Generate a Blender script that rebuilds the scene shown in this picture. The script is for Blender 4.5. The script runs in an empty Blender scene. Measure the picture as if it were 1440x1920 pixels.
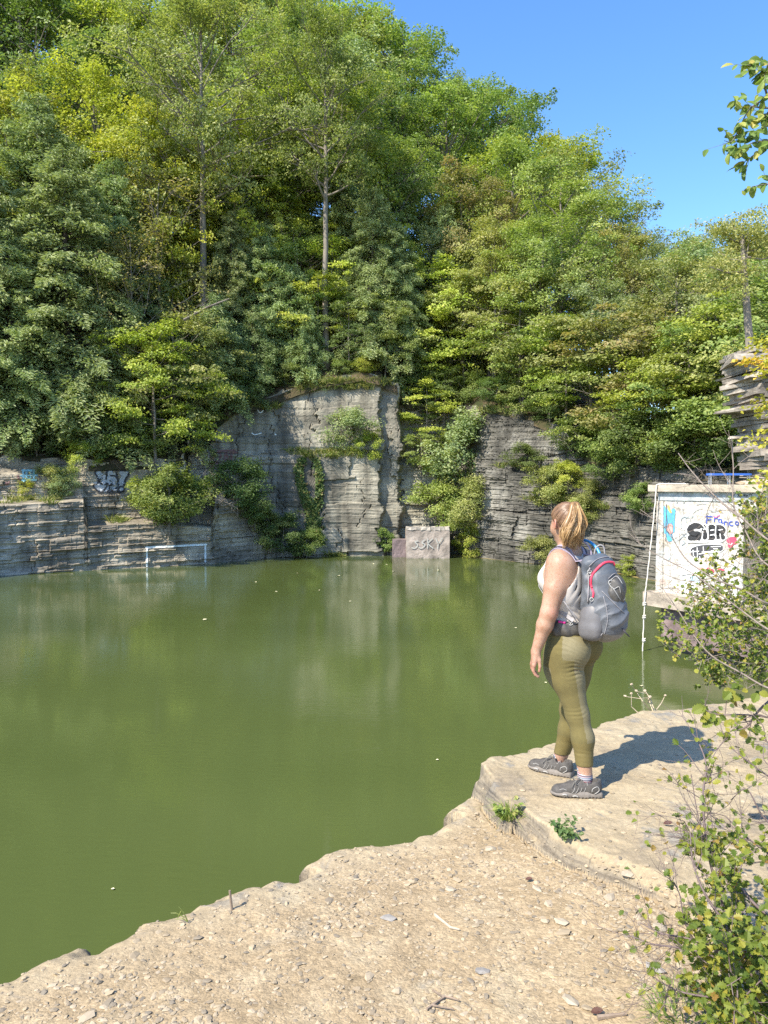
import bpy, math, random
import numpy as np
from mathutils import Vector, Matrix
from mathutils.bvhtree import BVHTree

C = bpy.context.scene.collection
F = 1442.0
PITCH = math.atan(50 / F)
CZ = 4.5
GZ = 2.77          # top of the rock ledge under the hiker
cp, sp = math.cos(PITCH), math.sin(PITCH)

def at(px, py, Y):
    dx = (px - 720) / F
    dy = (960 - py) / F
    d = (dx, cp + dy * sp, -sp + dy * cp)
    t = Y / d[1]
    return Vector((dx * t, Y, CZ + d[2] * t))

def on(px, py, z):
    dx = (px - 720) / F
    dy = (960 - py) / F
    d = (dx, cp + dy * sp, -sp + dy * cp)
    t = (z - CZ) / d[2]
    return Vector((dx * t, d[1] * t, z))

# ---------------------------------------------------------------- objects
def mesh_np(name, verts, quads=None, tris=None, mat=None, parent=None, smooth=False, tint=None, mats=None, midx=None):
    verts = np.asarray(verts, dtype=np.float32).reshape(-1, 3)
    me = bpy.data.meshes.new(name)
    nq = 0 if quads is None else len(quads)
    nt = 0 if tris is None else len(tris)
    loops = []
    if nq: loops.append(np.asarray(quads, dtype=np.int32).ravel())
    if nt: loops.append(np.asarray(tris, dtype=np.int32).ravel())
    loops = np.concatenate(loops) if loops else np.zeros(0, np.int32)
    me.vertices.add(len(verts)); me.vertices.foreach_set('co', verts.ravel())
    me.loops.add(len(loops)); me.loops.foreach_set('vertex_index', loops)
    starts = np.concatenate([np.arange(nq) * 4, nq * 4 + np.arange(nt) * 3]).astype(np.int32)
    me.polygons.add(nq + nt)
    me.polygons.foreach_set('loop_start', starts)
    me.polygons.foreach_set('use_smooth', np.full(nq + nt, smooth, dtype=bool))
    if midx is not None:
        me.polygons.foreach_set('material_index', np.asarray(midx, dtype=np.int32))
    me.update(calc_edges=True)
    me.validate()
    if tint is not None and len(tint) == len(me.polygons):
        a = me.attributes.new('tint', 'FLOAT', 'FACE')
        a.data.foreach_set('value', np.asarray(tint, dtype=np.float32))
    o = bpy.data.objects.new(name, me)
    C.objects.link(o)
    for m in (mats or ([mat] if mat else [])):
        me.materials.append(m)
    if parent: o.parent = parent
    return o

def thing(name, label, cat, loc=(0, 0, 0), rz=0, group=None):
    o = bpy.data.objects.new(name, None); C.objects.link(o)
    o.location = loc; o.rotation_euler = (0, 0, rz); o.empty_display_size = .2
    o['label'] = label; o['category'] = cat
    if group: o['group'] = group
    return o

def tag(o, label=None, cat=None, group=None, kind=None):
    if label: o['label'] = label
    if cat: o['category'] = cat
    if group: o['group'] = group
    if kind: o['kind'] = kind
    return o

class MB:
    """collects tubes, boxes and leaf quads into one mesh"""
    def __init__(s): s.v = []; s.q = []; s.t = []; s.n = 0; s.qt = []; s.tt = []; s.qm = []; s.tm = []
    def add(s, v, q=None, t=None, tint=.5, m=0):
        v = np.asarray(v, dtype=np.float32).reshape(-1, 3)
        s.v.append(v)
        if q is not None and len(q):
            q = np.asarray(q, dtype=np.int32) + s.n; s.q.append(q)
            s.qt.append(np.broadcast_to(np.asarray(tint, dtype=np.float32), (len(q),)).copy()); s.qm.append(np.full(len(q), m))
        if t is not None and len(t):
            t = np.asarray(t, dtype=np.int32) + s.n; s.t.append(t)
            s.tt.append(np.broadcast_to(np.asarray(tint, dtype=np.float32), (len(t),)).copy()); s.tm.append(np.full(len(t), m))
        s.n += len(v)
    def tube(s, pts, rad, n=6, cap=True, tint=.5, m=0, flat=1.0):
        pts = np.asarray([tuple(p) for p in pts], dtype=np.float64)
        k = len(pts)
        rad = np.broadcast_to(np.asarray(rad, dtype=np.float64), (k,))
        tan = np.gradient(pts, axis=0)
        tan /= np.linalg.norm(tan, axis=1)[:, None] + 1e-9
        ref = np.array([0., 0, 1]) if abs(tan[0][2]) < .9 else np.array([1., 0, 0])
        rings = []
        a = np.arange(n) * 2 * math.pi / n
        u = np.cross(ref, tan[0]); u /= np.linalg.norm(u)
        for i in range(k):
            u = u - tan[i] * np.dot(u, tan[i]); u /= np.linalg.norm(u) + 1e-9
            w = np.cross(tan[i], u)
            rings.append(pts[i] + rad[i] * (np.cos(a)[:, None] * u + np.sin(a)[:, None] * w * flat))
        v = np.concatenate(rings)
        i = np.arange(k - 1)[:, None] * n; j = np.arange(n)[None, :]; j2 = (j + 1) % n
        q = np.stack([i + j, i + j2, i + n + j2, i + n + j], -1).reshape(-1, 4)
        t = None
        if cap:
            v = np.concatenate([v, pts[:1], pts[-1:]])
            c0 = k * n; jj = np.arange(n); jj2 = (jj + 1) % n
            t = np.concatenate([np.stack([jj2, jj, np.full(n, c0)], -1),
                                np.stack([(k - 1) * n + jj, (k - 1) * n + jj2, np.full(n, c0 + 1)], -1)])
        s.add(v, q, t, tint, m)
    def box(s, c, d, rz=0, jit=0, rnd=None, M=None, m=0, tint=.5):
        x, y, z = d[0] / 2, d[1] / 2, d[2] / 2
        v = np.array([(-x, -y, -z), (x, -y, -z), (x, y, -z), (-x, y, -z), (-x, -y, z), (x, -y, z), (x, y, z), (-x, y, z)], float)
        if jit: v += (rnd.rand(8, 3) - .5) * jit
        if M is not None: v = v @ np.array(M.to_3x3()).T
        ca, sa = math.cos(rz), math.sin(rz)
        v = np.stack([v[:, 0] * ca - v[:, 1] * sa, v[:, 0] * sa + v[:, 1] * ca, v[:, 2]], -1) + np.array(c, float)
        s.add(v, [(0, 3, 2, 1), (4, 5, 6, 7), (0, 1, 5, 4), (1, 2, 6, 5), (2, 3, 7, 6), (3, 0, 4, 7)], None, tint, m)
    def build(s, name, mat=None, parent=None, smooth=False, mats=None):
        tint = np.concatenate(s.qt + s.tt) if (s.qt or s.tt) else None
        midx = np.concatenate(s.qm + s.tm) if (s.qm or s.tm) else None
        return mesh_np(name, np.concatenate(s.v), np.concatenate(s.q) if s.q else None,
                       np.concatenate(s.t) if s.t else None, mat, parent, smooth, tint, mats, midx)

def unit(a):
    return a / (np.linalg.norm(a, axis=-1, keepdims=True) + 1e-9)

def leaf_quads(mb, P, N, size, rs, asp=.62, tint=None, D=None, m=0):
    """diamond leaves at points P with normals N; D = direction of the leaf's length"""
    n = len(P)
    if D is None: D = rs.normal(size=(n, 3))
    D = D - N * np.sum(D * N, 1, keepdims=True); D = unit(D)
    S = np.cross(N, D)
    L = (size * (0.7 + .6 * rs.rand(n)))[:, None] if np.isscalar(size) else size[:, None]
    W = L * asp
    bend = N * L * .12
    v = np.stack([P - D * L * .5, P + S * W * .5 + bend + D * L * .03, P + D * L * .5, P - S * W * .5 + bend + D * L * .03], 1).reshape(-1, 3)
    q = np.arange(n * 4).reshape(-1, 4)
    mb.add(v, q, None, rs.rand(n) if tint is None else tint, m)

# ---------------------------------------------------------------- materials
def new_mat(name):
    m = bpy.data.materials.new(name); m.use_nodes = True
    nt = m.node_tree
    for n in list(nt.nodes):
        if n.type != 'OUTPUT_MATERIAL': nt.nodes.remove(n)
    out = [n for n in nt.nodes if n.type == 'OUTPUT_MATERIAL'][0]
    return m, nt, out

def N(nt, t, **kw):
    n = nt.nodes.new(t)
    for k, v in kw.items():
        if k.startswith('i_'):
            key = k[2:]
            key = int(key) if key.isdigit() else key.replace('_', ' ')
            n.inputs[key].default_value = v
        else: setattr(n, k, v)
    return n

def rgb(c): return (c[0], c[1], c[2], 1)

def ramp(nt, fac, stops, interp='LINEAR'):
    r = nt.nodes.new('ShaderNodeValToRGB'); r.color_ramp.interpolation = interp
    el = r.color_ramp.elements
    while len(el) < len(stops): el.new(.5)
    for e, (p, c) in zip(el, stops):
        e.position = p; e.color = rgb(c) if hasattr(c, '__len__') else (c, c, c, 1)
    nt.links.new(fac, r.inputs[0])
    return r.outputs[0]

def simple(name, col, rough=.6, var=.15, scale=20, bump=0.0, bscale=None, metal=0, spec=.5, sss=0, stretch=(1, 1, 1), bdist=.01, coat=0):
    m, nt, out = new_mat(name)
    b = N(nt, 'ShaderNodeBsdfPrincipled', i_Roughness=rough, i_Metallic=metal)
    b.inputs['Specular IOR Level'].default_value = spec
    tc = N(nt, 'ShaderNodeTexCoord'); mp = N(nt, 'ShaderNodeMapping', i_Scale=stretch)
    nt.links.new(tc.outputs['Object'], mp.inputs[0])
    no = N(nt, 'ShaderNodeTexNoise', i_Scale=scale, i_Detail=5.0, i_Roughness=.6)
    nt.links.new(mp.outputs[0], no.inputs[0])
    lo = [c * (1 - var) for c in col]; hi = [min(1, c * (1 + var)) for c in col]
    nt.links.new(ramp(nt, no.outputs[0], [(.3, lo), (.7, hi)]), b.inputs['Base Color'])
    if bump:
        n2 = N(nt, 'ShaderNodeTexNoise', i_Scale=bscale or scale * 2, i_Detail=4.0)
        nt.links.new(mp.outputs[0], n2.inputs[0])
        bp = N(nt, 'ShaderNodeBump', i_Strength=bump, i_Distance=bdist)
        nt.links.new(n2.outputs[0], bp.inputs['Height']); nt.links.new(bp.outputs[0], b.inputs['Normal'])
    if sss:
        b.inputs['Subsurface Weight'].default_value = sss
        b.inputs['Subsurface Radius'].default_value = (.02, .007, .004)
        b.inputs['Subsurface Scale'].default_value = 1.0
    if coat: b.inputs['Coat Weight'].default_value = coat
    nt.links.new(b.outputs[0], out.inputs[0])
    return m

def leaf_mat(name, stops, trans=.45, gloss=.35):
    """leaf colour varies from leaf to leaf (face attribute) and from plant to plant"""
    m, nt, out = new_mat(name)
    at_ = N(nt, 'ShaderNodeAttribute', attribute_name='tint')
    col = ramp(nt, at_.outputs['Fac'], stops)
    oi = N(nt, 'ShaderNodeObjectInfo')
    hs = N(nt, 'ShaderNodeHueSaturation')
    mr = N(nt, 'ShaderNodeMapRange', i_To_Min=.485, i_To_Max=.515)
    nt.links.new(oi.outputs['Random'], mr.inputs[0]); nt.links.new(mr.outputs[0], hs.inputs['Hue'])
    mu = N(nt, 'ShaderNodeMath', operation='MULTIPLY', i_1=7.31); fr = N(nt, 'ShaderNodeMath', operation='FRACT')
    nt.links.new(oi.outputs['Random'], mu.inputs[0]); nt.links.new(mu.outputs[0], fr.inputs[0])
    mr2 = N(nt, 'ShaderNodeMapRange', i_To_Min=.85, i_To_Max=1.2)
    nt.links.new(fr.outputs[0], mr2.inputs[0]); nt.links.new(mr2.outputs[0], hs.inputs['Value'])
    nt.links.new(col, hs.inputs['Color'])
    b = N(nt, 'ShaderNodeBsdfPrincipled', i_Roughness=.5)
    b.inputs['Specular IOR Level'].default_value = gloss
    tr = N(nt, 'ShaderNodeBsdfTranslucent')
    nt.links.new(hs.outputs[0], b.inputs['Base Color'])
    g = N(nt, 'ShaderNodeMixRGB', blend_type='MULTIPLY', i_Fac=1.0); g.inputs[2].default_value = (1.15, 1.25, .55, 1)
    nt.links.new(hs.outputs[0], g.inputs[1]); nt.links.new(g.outputs[0], tr.inputs['Color'])
    mx = N(nt, 'ShaderNodeMixShader', i_Fac=trans)
    nt.links.new(b.outputs[0], mx.inputs[1]); nt.links.new(tr.outputs[0], mx.inputs[2])
    nt.links.new(mx.outputs[0], out.inputs[0])
    return m

# value noise on arrays
def vnoise(x, y, seed=0):
    x = np.asarray(x, float); y = np.asarray(y, float)
    xi = np.floor(x).astype(np.int64); yi = np.floor(y).astype(np.int64)
    fx = x - xi; fy = y - yi
    fx = fx * fx * (3 - 2 * fx); fy = fy * fy * (3 - 2 * fy)
    def h(a, b):
        n = (a * 374761393 + b * 668265263 + seed * 2147483647) & 0xffffffff
        n = ((n ^ (n >> 13)) * 1274126177) & 0xffffffff
        return ((n ^ (n >> 16)) & 0xffff) / 65535.0
    return (h(xi, yi) * (1 - fx) + h(xi + 1, yi) * fx) * (1 - fy) + (h(xi, yi + 1) * (1 - fx) + h(xi + 1, yi + 1) * fx) * fy

def fbm(x, y, seed=0, o=4):
    r = 0; a = .5; s = 0
    for i in range(o):
        r = r + a * vnoise(x, y, seed + i * 17); s += a; a *= .5; x = x * 2.03 + 11.7; y = y * 2.03 + 5.1
    return r / s

def hash1(a, b=0):
    n = (np.asarray(a).astype(np.int64) * 374761393 + np.asarray(b).astype(np.int64) * 668265263) & 0xffffffff
    n = ((n ^ (n >> 13)) * 1274126177) & 0xffffffff
    return ((n ^ (n >> 16)) & 0xffff) / 65535.0

# ---------------------------------------------------------------- camera, light
cam = bpy.data.objects.new('camera', bpy.data.cameras.new('camera')); C.objects.link(cam)
cam.location = (0, 0, CZ); cam.rotation_euler = (math.pi / 2 - PITCH, 0, 0)
cam.data.sensor_fit = 'VERTICAL'; cam.data.sensor_height = 36; cam.data.sensor_width = 27
cam.data.lens = 36 * F / 1920; cam.data.clip_end = 3000; cam.data.clip_start = .05
bpy.context.scene.camera = cam

SUN_EL = math.radians(47)
SDIR = np.array([-.75, -.66]); SDIR = SDIR / np.linalg.norm(SDIR)
TOSUN = Vector((SDIR[0] * math.cos(SUN_EL), SDIR[1] * math.cos(SUN_EL), math.sin(SUN_EL)))
sun = bpy.data.objects.new('sun', bpy.data.lights.new('sun', 'SUN')); C.objects.link(sun)
sun.data.energy = 4.2; sun.data.angle = math.radians(.5); sun.data.color = (1, .92, .78)
sun.rotation_euler = TOSUN.to_track_quat('Z', 'Y').to_euler()
sun.location = TOSUN * 50
w = bpy.data.worlds.new('World'); bpy.context.scene.world = w; w.use_nodes = True
nt = w.node_tree
bg = nt.nodes['Background']
sky = nt.nodes.new('ShaderNodeTexSky'); sky.sky_type = 'NISHITA'; sky.sun_disc = False
sky.sun_elevation = SUN_EL; sky.sun_rotation = math.atan2(TOSUN.x, TOSUN.y)
sky.air_density = 1.0; sky.dust_density = .6; sky.ozone_density = 3.0; sky.altitude = 200
hsv = nt.nodes.new('ShaderNodeHueSaturation'); hsv.inputs['Saturation'].default_value = 1.2; hsv.inputs['Hue'].default_value = .503
nt.links.new(sky.outputs[0], hsv.inputs['Color']); nt.links.new(hsv.outputs[0], bg.inputs[0]); bg.inputs[1].default_value = .15
sc = bpy.context.scene
sc.view_settings.view_transform = 'Standard'; sc.view_settings.look = 'None'
sc.view_settings.exposure = 1.2; sc.view_settings.gamma = 1
try:
    sc.cycles.max_bounces = 9; sc.cycles.diffuse_bounces = 6; sc.cycles.glossy_bounces = 3
    sc.cycles.transmission_bounces = 3; sc.cycles.transparent_max_bounces = 4
    sc.cycles.use_denoising = False
except Exception: pass
# ================================================================ water
wm, nt, out = new_mat('water_mat')
b = N(nt, 'ShaderNodeBsdfPrincipled', i_Roughness=.065, i_IOR=1.33)
b.inputs['Specular IOR Level'].default_value = .5
geo = N(nt, 'ShaderNodeNewGeometry')
mp = N(nt, 'ShaderNodeMapping', i_Scale=(.035, .09, 1)); nt.links.new(geo.outputs['Position'], mp.inputs[0])
n1 = N(nt, 'ShaderNodeTexNoise', i_Scale=1.0, i_Detail=3.0); nt.links.new(mp.outputs[0], n1.inputs[0])
nt.links.new(ramp(nt, n1.outputs[0], [(.35, (.058, .078, .022)), (.65, (.078, .101, .031))]), b.inputs['Base Color'])
mp2 = N(nt, 'ShaderNodeMapping', i_Scale=(3.5, 9, 1), i_Rotation=(0, 0, .25)); nt.links.new(geo.outputs['Position'], mp2.inputs[0])
n2 = N(nt, 'ShaderNodeTexNoise', i_Scale=1.0, i_Detail=3.0, i_Roughness=.55); nt.links.new(mp2.outputs[0], n2.inputs[0])
# breezes ruffle patches only
mp3 = N(nt, 'ShaderNodeMapping', i_Scale=(.16, .3, 1)); nt.links.new(geo.outputs['Position'], mp3.inputs[0])
n3 = N(nt, 'ShaderNodeTexNoise', i_Scale=1.0, i_Detail=2.0); nt.links.new(mp3.outputs[0], n3.inputs[0])
r3 = ramp(nt, n3.outputs[0], [(.42, .25), (.68, 1.0)])
mu = N(nt, 'ShaderNodeMath', operation='MULTIPLY'); nt.links.new(n2.outputs[0], mu.inputs[0]); nt.links.new(r3, mu.inputs[1])
bp = N(nt, 'ShaderNodeBump', i_Strength=.28, i_Distance=.02)
nt.links.new(mu.outputs[0], bp.inputs['Height']); nt.links.new(bp.outputs[0], b.inputs['Normal'])
nt.links.new(b.outputs[0], out.inputs[0])
water = mesh_np('water', [(-120, -60, 0), (60, -60, 0), (60, 75, 0), (-120, 75, 0)], [(0, 1, 2, 3)], mat=wm)
tag(water, 'calm opaque green water filling the flooded quarry', kind='structure')

# ================================================================ cliff tables (column in picture units -> depth and profile)
DK = [(-2200, 14), (-1200, 17), (-500, 27), (0, 38), (400, 43.8), (470, 46), (520, 47.6), (640, 48.8), (850, 48.6), (900, 47.3), (1000, 44), (1100, 41), (1230, 37), (1300, 35), (1440, 31), (1900, 24), (2600, 18), (3600, 12)]
def D(px): return np.interp(px, [k[0] for k in DK], [k[1] for k in DK])
PROF = {
 -2200: [(-.6, 0), (3.6, .2), (3.7, 2.5), (4.6, 2.7), (4.8, 2.9), (5.6, 3.5)],
 -500: [(-.6, 0), (3.6, .2), (3.7, 2.5), (4.6, 2.7), (4.8, 2.9), (5.6, 3.5)],
 0: [(-.6, 0), (3.5, .3), (3.7, 2.3), (5.1, 2.6), (5.3, 3.1), (6.0, 4)],
 110: [(-.6, 0), (3.6, .3), (3.75, 2.2), (4.9, 2.5), (5.1, 3.0), (5.9, 4)],
 156: [(-.6, 0), (3.7, .3), (3.8, 1.6), (4.2, 1.8), (4.4, 2.2), (5.8, 2.9)],
 164: [(-.6, 0), (2.3, .2), (2.5, 1.5), (3.9, 1.8), (4.0, 2.2), (5.8, 2.5)],
 250: [(-.6, 0), (2.4, .2), (2.6, 1.4), (3.9, 1.7), (4.0, 2.0), (5.9, 2.4)],
 330: [(-.6, 0), (2.3, .2), (2.4, 1.3), (4.1, 1.6), (4.15, 1.8), (6.0, 2.3)],
 349: [(-.6, 0), (2.2, .2), (2.3, 1.3), (4.2, 1.6), (4.25, 1.8), (6.2, 2.3)],
 353: [(-.6, 0), (2.2, .2), (2.3, 1.6), (5.4, 3.0), (5.5, 3.3), (6.9, 3.7)],
 396: [(-.6, 0), (2.1, .2), (2.2, 1.6), (5.5, 2.8), (5.55, 3.1), (7.4, 3.4)],
 404: [(-.6, .5), (3.9, .8), (4.0, 2.0), (6.4, 2.3), (6.45, 2.7), (8.3, 3.0)],
 440: [(-.6, .5), (3.6, .8), (3.7, 2.2), (6.4, 2.4), (6.45, 2.8), (9.4, 3.2)],
 480: [(-.6, .4), (2.8, .7), (2.9, 2.0), (6.4, 2.3), (6.45, 2.7), (9.8, 3.2)],
 513: [(-.6, .2), (.8, .4), (.9, 1.4), (6.4, 1.6), (6.45, 2.0), (10.2, 2.6)],
 560: [(-.6, 0), (.5, .1), (.55, .5), (6.4, .8), (6.5, 1.3), (10.8, 1.9)],
 610: [(-.6, 0), (3.0, .15), (3.05, .25), (6.5, .4), (6.55, .9), (11.3, 1.4)],
 680: [(-.6, 0), (3.0, .15), (3.05, .3), (6.5, .4), (6.55, .7), (11.7, 1.1)],
 712: [(-.6, 0), (2.9, .2), (2.95, .3), (6.3, .4), (6.35, .5), (11.4, .9)],
 716: [(-.6, .6), (2.9, .8), (2.95, .9), (6.3, 1.0), (6.35, 1.0), (11.3, 1.5)],
 748: [(-.6, .6), (2.9, .8), (2.95, .9), (6.0, 1.1), (6.1, 1.0), (10.9, 1.5)],
 754: [(-.6, 1.3), (2.9, 1.5), (3.0, 1.7), (6.0, 2.0), (6.1, 2.1), (10.2, 2.9)],
 790: [(-.6, 1.3), (2.4, 1.5), (2.6, 1.9), (5.5, 2.2), (5.7, 2.6), (9.9, 3.6)],
 872: [(-.6, 1.5), (2.4, 1.8), (2.6, 2.4), (5.5, 2.8), (5.7, 3.1), (9.8, 3.9)],
 895: [(-.6, .4), (2.6, .6), (2.7, .8), (5.8, 1.1), (5.9, 1.5), (9.8, 2.6)],
 960: [(-.6, 0), (2.8, .3), (2.9, .7), (5.3, 1.0), (5.4, 1.5), (9.2, 2.6)],
 1050: [(-.6, 0), (2.6, .3), (2.7, .9), (4.6, 1.2), (4.7, 1.7), (7.8, 2.6)],
 1100: [(-.6, 0), (2.6, .3), (2.7, .8), (4.4, 1.2), (4.5, 1.6), (6.3, 2.3)],
 1176: [(-.6, 0), (2.4, .3), (2.5, .6), (4.0, .9), (4.1, 1.2), (5.5, 1.7)],
 1186: [(-.6, -.2), (2.4, .0), (2.5, .2), (4.0, .4), (4.1, .6), (5.3, 1.1)],
 1192: [(-.6, -.7), (2.4, -.5), (2.5, -.4), (4.0, -.3), (4.1, -.2), (5.3, .5)],
 1260: [(-.6, -.7), (2.4, -.5), (2.5, -.4), (4.0, -.3), (4.1, -.2), (5.1, .5)],
 1500: [(-.6, 0), (2.4, .2), (2.5, .3), (4.0, .4), (4.1, .5), (5.4, 1.2)],
 3600: [(-.6, 0), (2.4, .2), (2.5, .3), (4.0, .4), (4.1, .5), (5.4, 1.2)],
}
PK = sorted(PROF); PA = np.array([PROF[k] for k in PK], float)
def prof(px):
    """control levels at columns px -> (n,6,2)"""
    px = np.asarray(px, float)
    return np.stack([np.stack([np.interp(px, PK, PA[:, l, c]) for c in range(2)], -1) for l in range(6)], 1)
def world_col(px, Y):
    return (np.asarray(px) - 720) / F * Y
def rim(px):
    p = prof(np.atleast_1d(px))[:, 5]
    return p[:, 0], D(px) + p[:, 1]

def strata(s, z, amp, seed):
    """block steps of thin-bedded shale; s metres along the wall, z height (array)"""
    zz = z + .35 * np.sin(s * .11) + .06 * fbm(s * .5, z * .0, seed) 
    off = 0
    for th, bl, a in ((.62, 3.1, 1.0), (.27, 1.3, .65), (.11, .7, .4)):
        k = np.floor(zz / th + 0.35 * np.sin(np.floor(zz / th) * 2.3))
        sh = hash1(k, seed) * bl
        m = np.floor((s + sh) / bl + .25 * np.sin(k))
        off = off + a * (hash1(k * 7 + 3, m * 13 + seed) - .5)
        fr = zz / th - np.floor(zz / th)
        off = off + a * .45 * np.where((fr < .14 + .06 * hash1(k, 5)), hash1(k, 77 + seed), 0)
    off = off + .8 * (fbm(s * .35, z * .3, seed + 9) - .5) + .25 * (fbm(s * 3, z * 5, seed + 4, 3) - .5)
    return off * amp

cols = np.concatenate([np.arange(-2200, -200, 40), np.arange(-200, -6, 8), np.arange(-6, 1446, 1.35), np.arange(1448, 1900, 12), np.arange(1900, 3600, 60)])
nr = 210
P6 = prof(cols)                              # n,6,2
seg = np.linalg.norm(np.diff(P6, axis=1), axis=2)
segm = seg.mean(0); cum = np.concatenate([[0], np.cumsum(segm)]) / segm.sum()
tt = np.linspace(0, 1, nr)
Zg = np.stack([np.interp(tt, cum, P6[i, :, 0]) for i in range(len(cols))])
Sg = np.stack([np.interp(tt, cum, P6[i, :, 1]) for i in range(len(cols))])
Sfull = Sg.copy(); jit = 10 * (fbm(Zg * 1.1, Zg * 0, 66, 3) - .5) * 2 + 7 * (hash1(np.floor(Zg / .45), 12) - .5)
for r_ in range(nr): Sg[:, r_] = np.interp(cols + jit[:, r_], cols, Sfull[:, r_])
dep = D(cols)
wx, wy = world_col(cols, dep), dep
sl = np.concatenate([[0], np.cumsum(np.hypot(np.diff(wx), np.diff(wy)))])
Sm = sl[:, None] + 0 * Zg
rough_amp = np.interp(cols, [-200, 0, 395, 405, 500, 520, 740, 760, 890, 930, 1400], [.30, .26, .24, .17, .10, .03, .045, .12, .17, .18, .18])[:, None]
rough_amp = rough_amp * np.where((cols[:, None] < 404) & (Zg > 3.4), .35, 1) * np.where((cols[:, None] < 404) & (Zg < 3.4), .55, 1)
rough_amp = rough_amp * np.where((Zg > 6.6) & (cols[:, None] > 400) & (cols[:, None] < 700), .7, 1)
off = strata(Sm, Zg, rough_amp, 3)
off = off + .35 * (fbm(Sm * .22, Zg * .12, 40, 3) - .5)
# big joint blocks with crooked vertical cracks
wj = .5 * (fbm(Zg * .9, Sm * .3, 51, 4) - .5) + .25 * (hash1(np.floor(Zg / .3), 4) - .5)
row_ = np.floor((Zg + .25 * np.sin(Sm * .35) + .3 * (fbm(Sm * .4, Zg * 0, 7) - .5)) / 1.55)
bx = (Sm + wj * 2 + hash1(row_, 31) * 3) / 2.6; ib = np.floor(bx); fb_ = bx - ib
blk = (hash1(ib, row_ * 5 + 2) - .5) * .42
crack = -.22 * np.clip(1 - np.minimum(fb_, 1 - fb_) / .022, 0, 1) * (hash1(ib, row_ + 91) > .45)
amp_b = np.interp(cols, [-200, 400, 410, 890, 900, 1400], [.35, .35, .75, .75, .55, .55])[:, None]
off = off + (blk + crack) * amp_b
# chips and hollows
off = off + .10 * (fbm(Sm * 1.3, Zg * 2.2, 57, 4) - .5)
fade = np.clip((1 - tt) * 14, 0, 1)[None, :]
Yg = dep[:, None] + Sg - off * 1.0
Xg = world_col(cols[:, None], Yg)
Zg2 = Zg + 0 * off
Zg2 = Zg + fade * 0 + np.clip((tt - .9) / .1, 0, 1)[None, :] * (.55 * (fbm(Sm * .8, Sm * 0, 83, 4) - .4) + .2 * (hash1(np.floor(Sm / .9)) - .5))
V = np.stack([Xg, Yg, Zg2], -1).reshape(-1, 3)
nc = len(cols)
i = np.arange(nc - 1)[:, None] * nr; j = np.arange(nr - 1)[None, :]
Q = np.stack([i + j, i + nr + j, i + nr + j + 1, i + j + 1], -1).reshape(-1, 4)

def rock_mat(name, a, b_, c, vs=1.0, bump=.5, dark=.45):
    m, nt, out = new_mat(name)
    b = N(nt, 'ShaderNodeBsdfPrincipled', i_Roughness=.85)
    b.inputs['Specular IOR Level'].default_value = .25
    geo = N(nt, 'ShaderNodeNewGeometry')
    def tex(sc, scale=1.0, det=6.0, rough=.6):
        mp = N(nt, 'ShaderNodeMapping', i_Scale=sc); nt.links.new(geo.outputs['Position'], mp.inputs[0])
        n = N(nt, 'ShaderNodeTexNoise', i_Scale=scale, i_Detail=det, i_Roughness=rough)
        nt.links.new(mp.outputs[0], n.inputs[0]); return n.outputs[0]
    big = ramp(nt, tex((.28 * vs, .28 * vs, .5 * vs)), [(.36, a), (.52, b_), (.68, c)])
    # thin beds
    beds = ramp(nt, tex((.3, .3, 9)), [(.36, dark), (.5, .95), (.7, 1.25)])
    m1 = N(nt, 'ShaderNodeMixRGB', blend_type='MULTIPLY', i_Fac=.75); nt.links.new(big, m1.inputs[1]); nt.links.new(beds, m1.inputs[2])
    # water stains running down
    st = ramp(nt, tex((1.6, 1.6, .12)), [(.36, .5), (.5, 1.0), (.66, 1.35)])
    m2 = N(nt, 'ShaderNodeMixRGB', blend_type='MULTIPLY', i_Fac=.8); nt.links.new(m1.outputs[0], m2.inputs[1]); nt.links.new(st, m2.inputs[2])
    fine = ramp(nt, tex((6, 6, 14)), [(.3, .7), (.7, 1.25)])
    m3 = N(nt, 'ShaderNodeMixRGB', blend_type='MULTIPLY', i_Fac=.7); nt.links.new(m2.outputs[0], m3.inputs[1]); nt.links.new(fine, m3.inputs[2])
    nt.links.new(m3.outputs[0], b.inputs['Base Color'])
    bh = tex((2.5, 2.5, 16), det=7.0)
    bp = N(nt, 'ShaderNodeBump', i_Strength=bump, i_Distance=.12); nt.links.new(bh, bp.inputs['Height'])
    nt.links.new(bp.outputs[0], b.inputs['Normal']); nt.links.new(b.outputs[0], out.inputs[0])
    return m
M_cliff = rock_mat('cliff_rock', (.13, .12, .096), (.235, .218, .172), (.36, .335, .27), bump=.2, dark=.88)
M_ledge = rock_mat('ledge_rock', (.21, .182, .14), (.36, .315, .24), (.50, .445, .345), bump=.35, dark=.7)
M_cliff_dark = rock_mat('shaded_shale', (.06, .058, .05), (.12, .114, .098), (.25, .24, .21), vs=1.3, bump=.4, dark=.6)  # right wall: its shade is put into this darker rock colour
qc = np.repeat((cols[:-1] + cols[1:]) / 2, nr - 1)
qz = Zg[:-1, :-1].reshape(-1)
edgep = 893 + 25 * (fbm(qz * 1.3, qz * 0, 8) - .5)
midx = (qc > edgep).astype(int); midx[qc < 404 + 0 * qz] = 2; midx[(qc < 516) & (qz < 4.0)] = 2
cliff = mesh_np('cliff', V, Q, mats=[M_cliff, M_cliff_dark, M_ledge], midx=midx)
tag(cliff, 'layered grey shale cliff rising out of the green water', kind='structure')
cliff_bvh = BVHTree.FromPolygons([tuple(v) for v in V.tolist()], Q.tolist())

def cliff_hit(px, py):
    d = (at(px, py, 10) - Vector((0, 0, CZ))).normalized()
    return cliff_bvh.ray_cast(Vector((0, 0, CZ)), d)[0]

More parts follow.
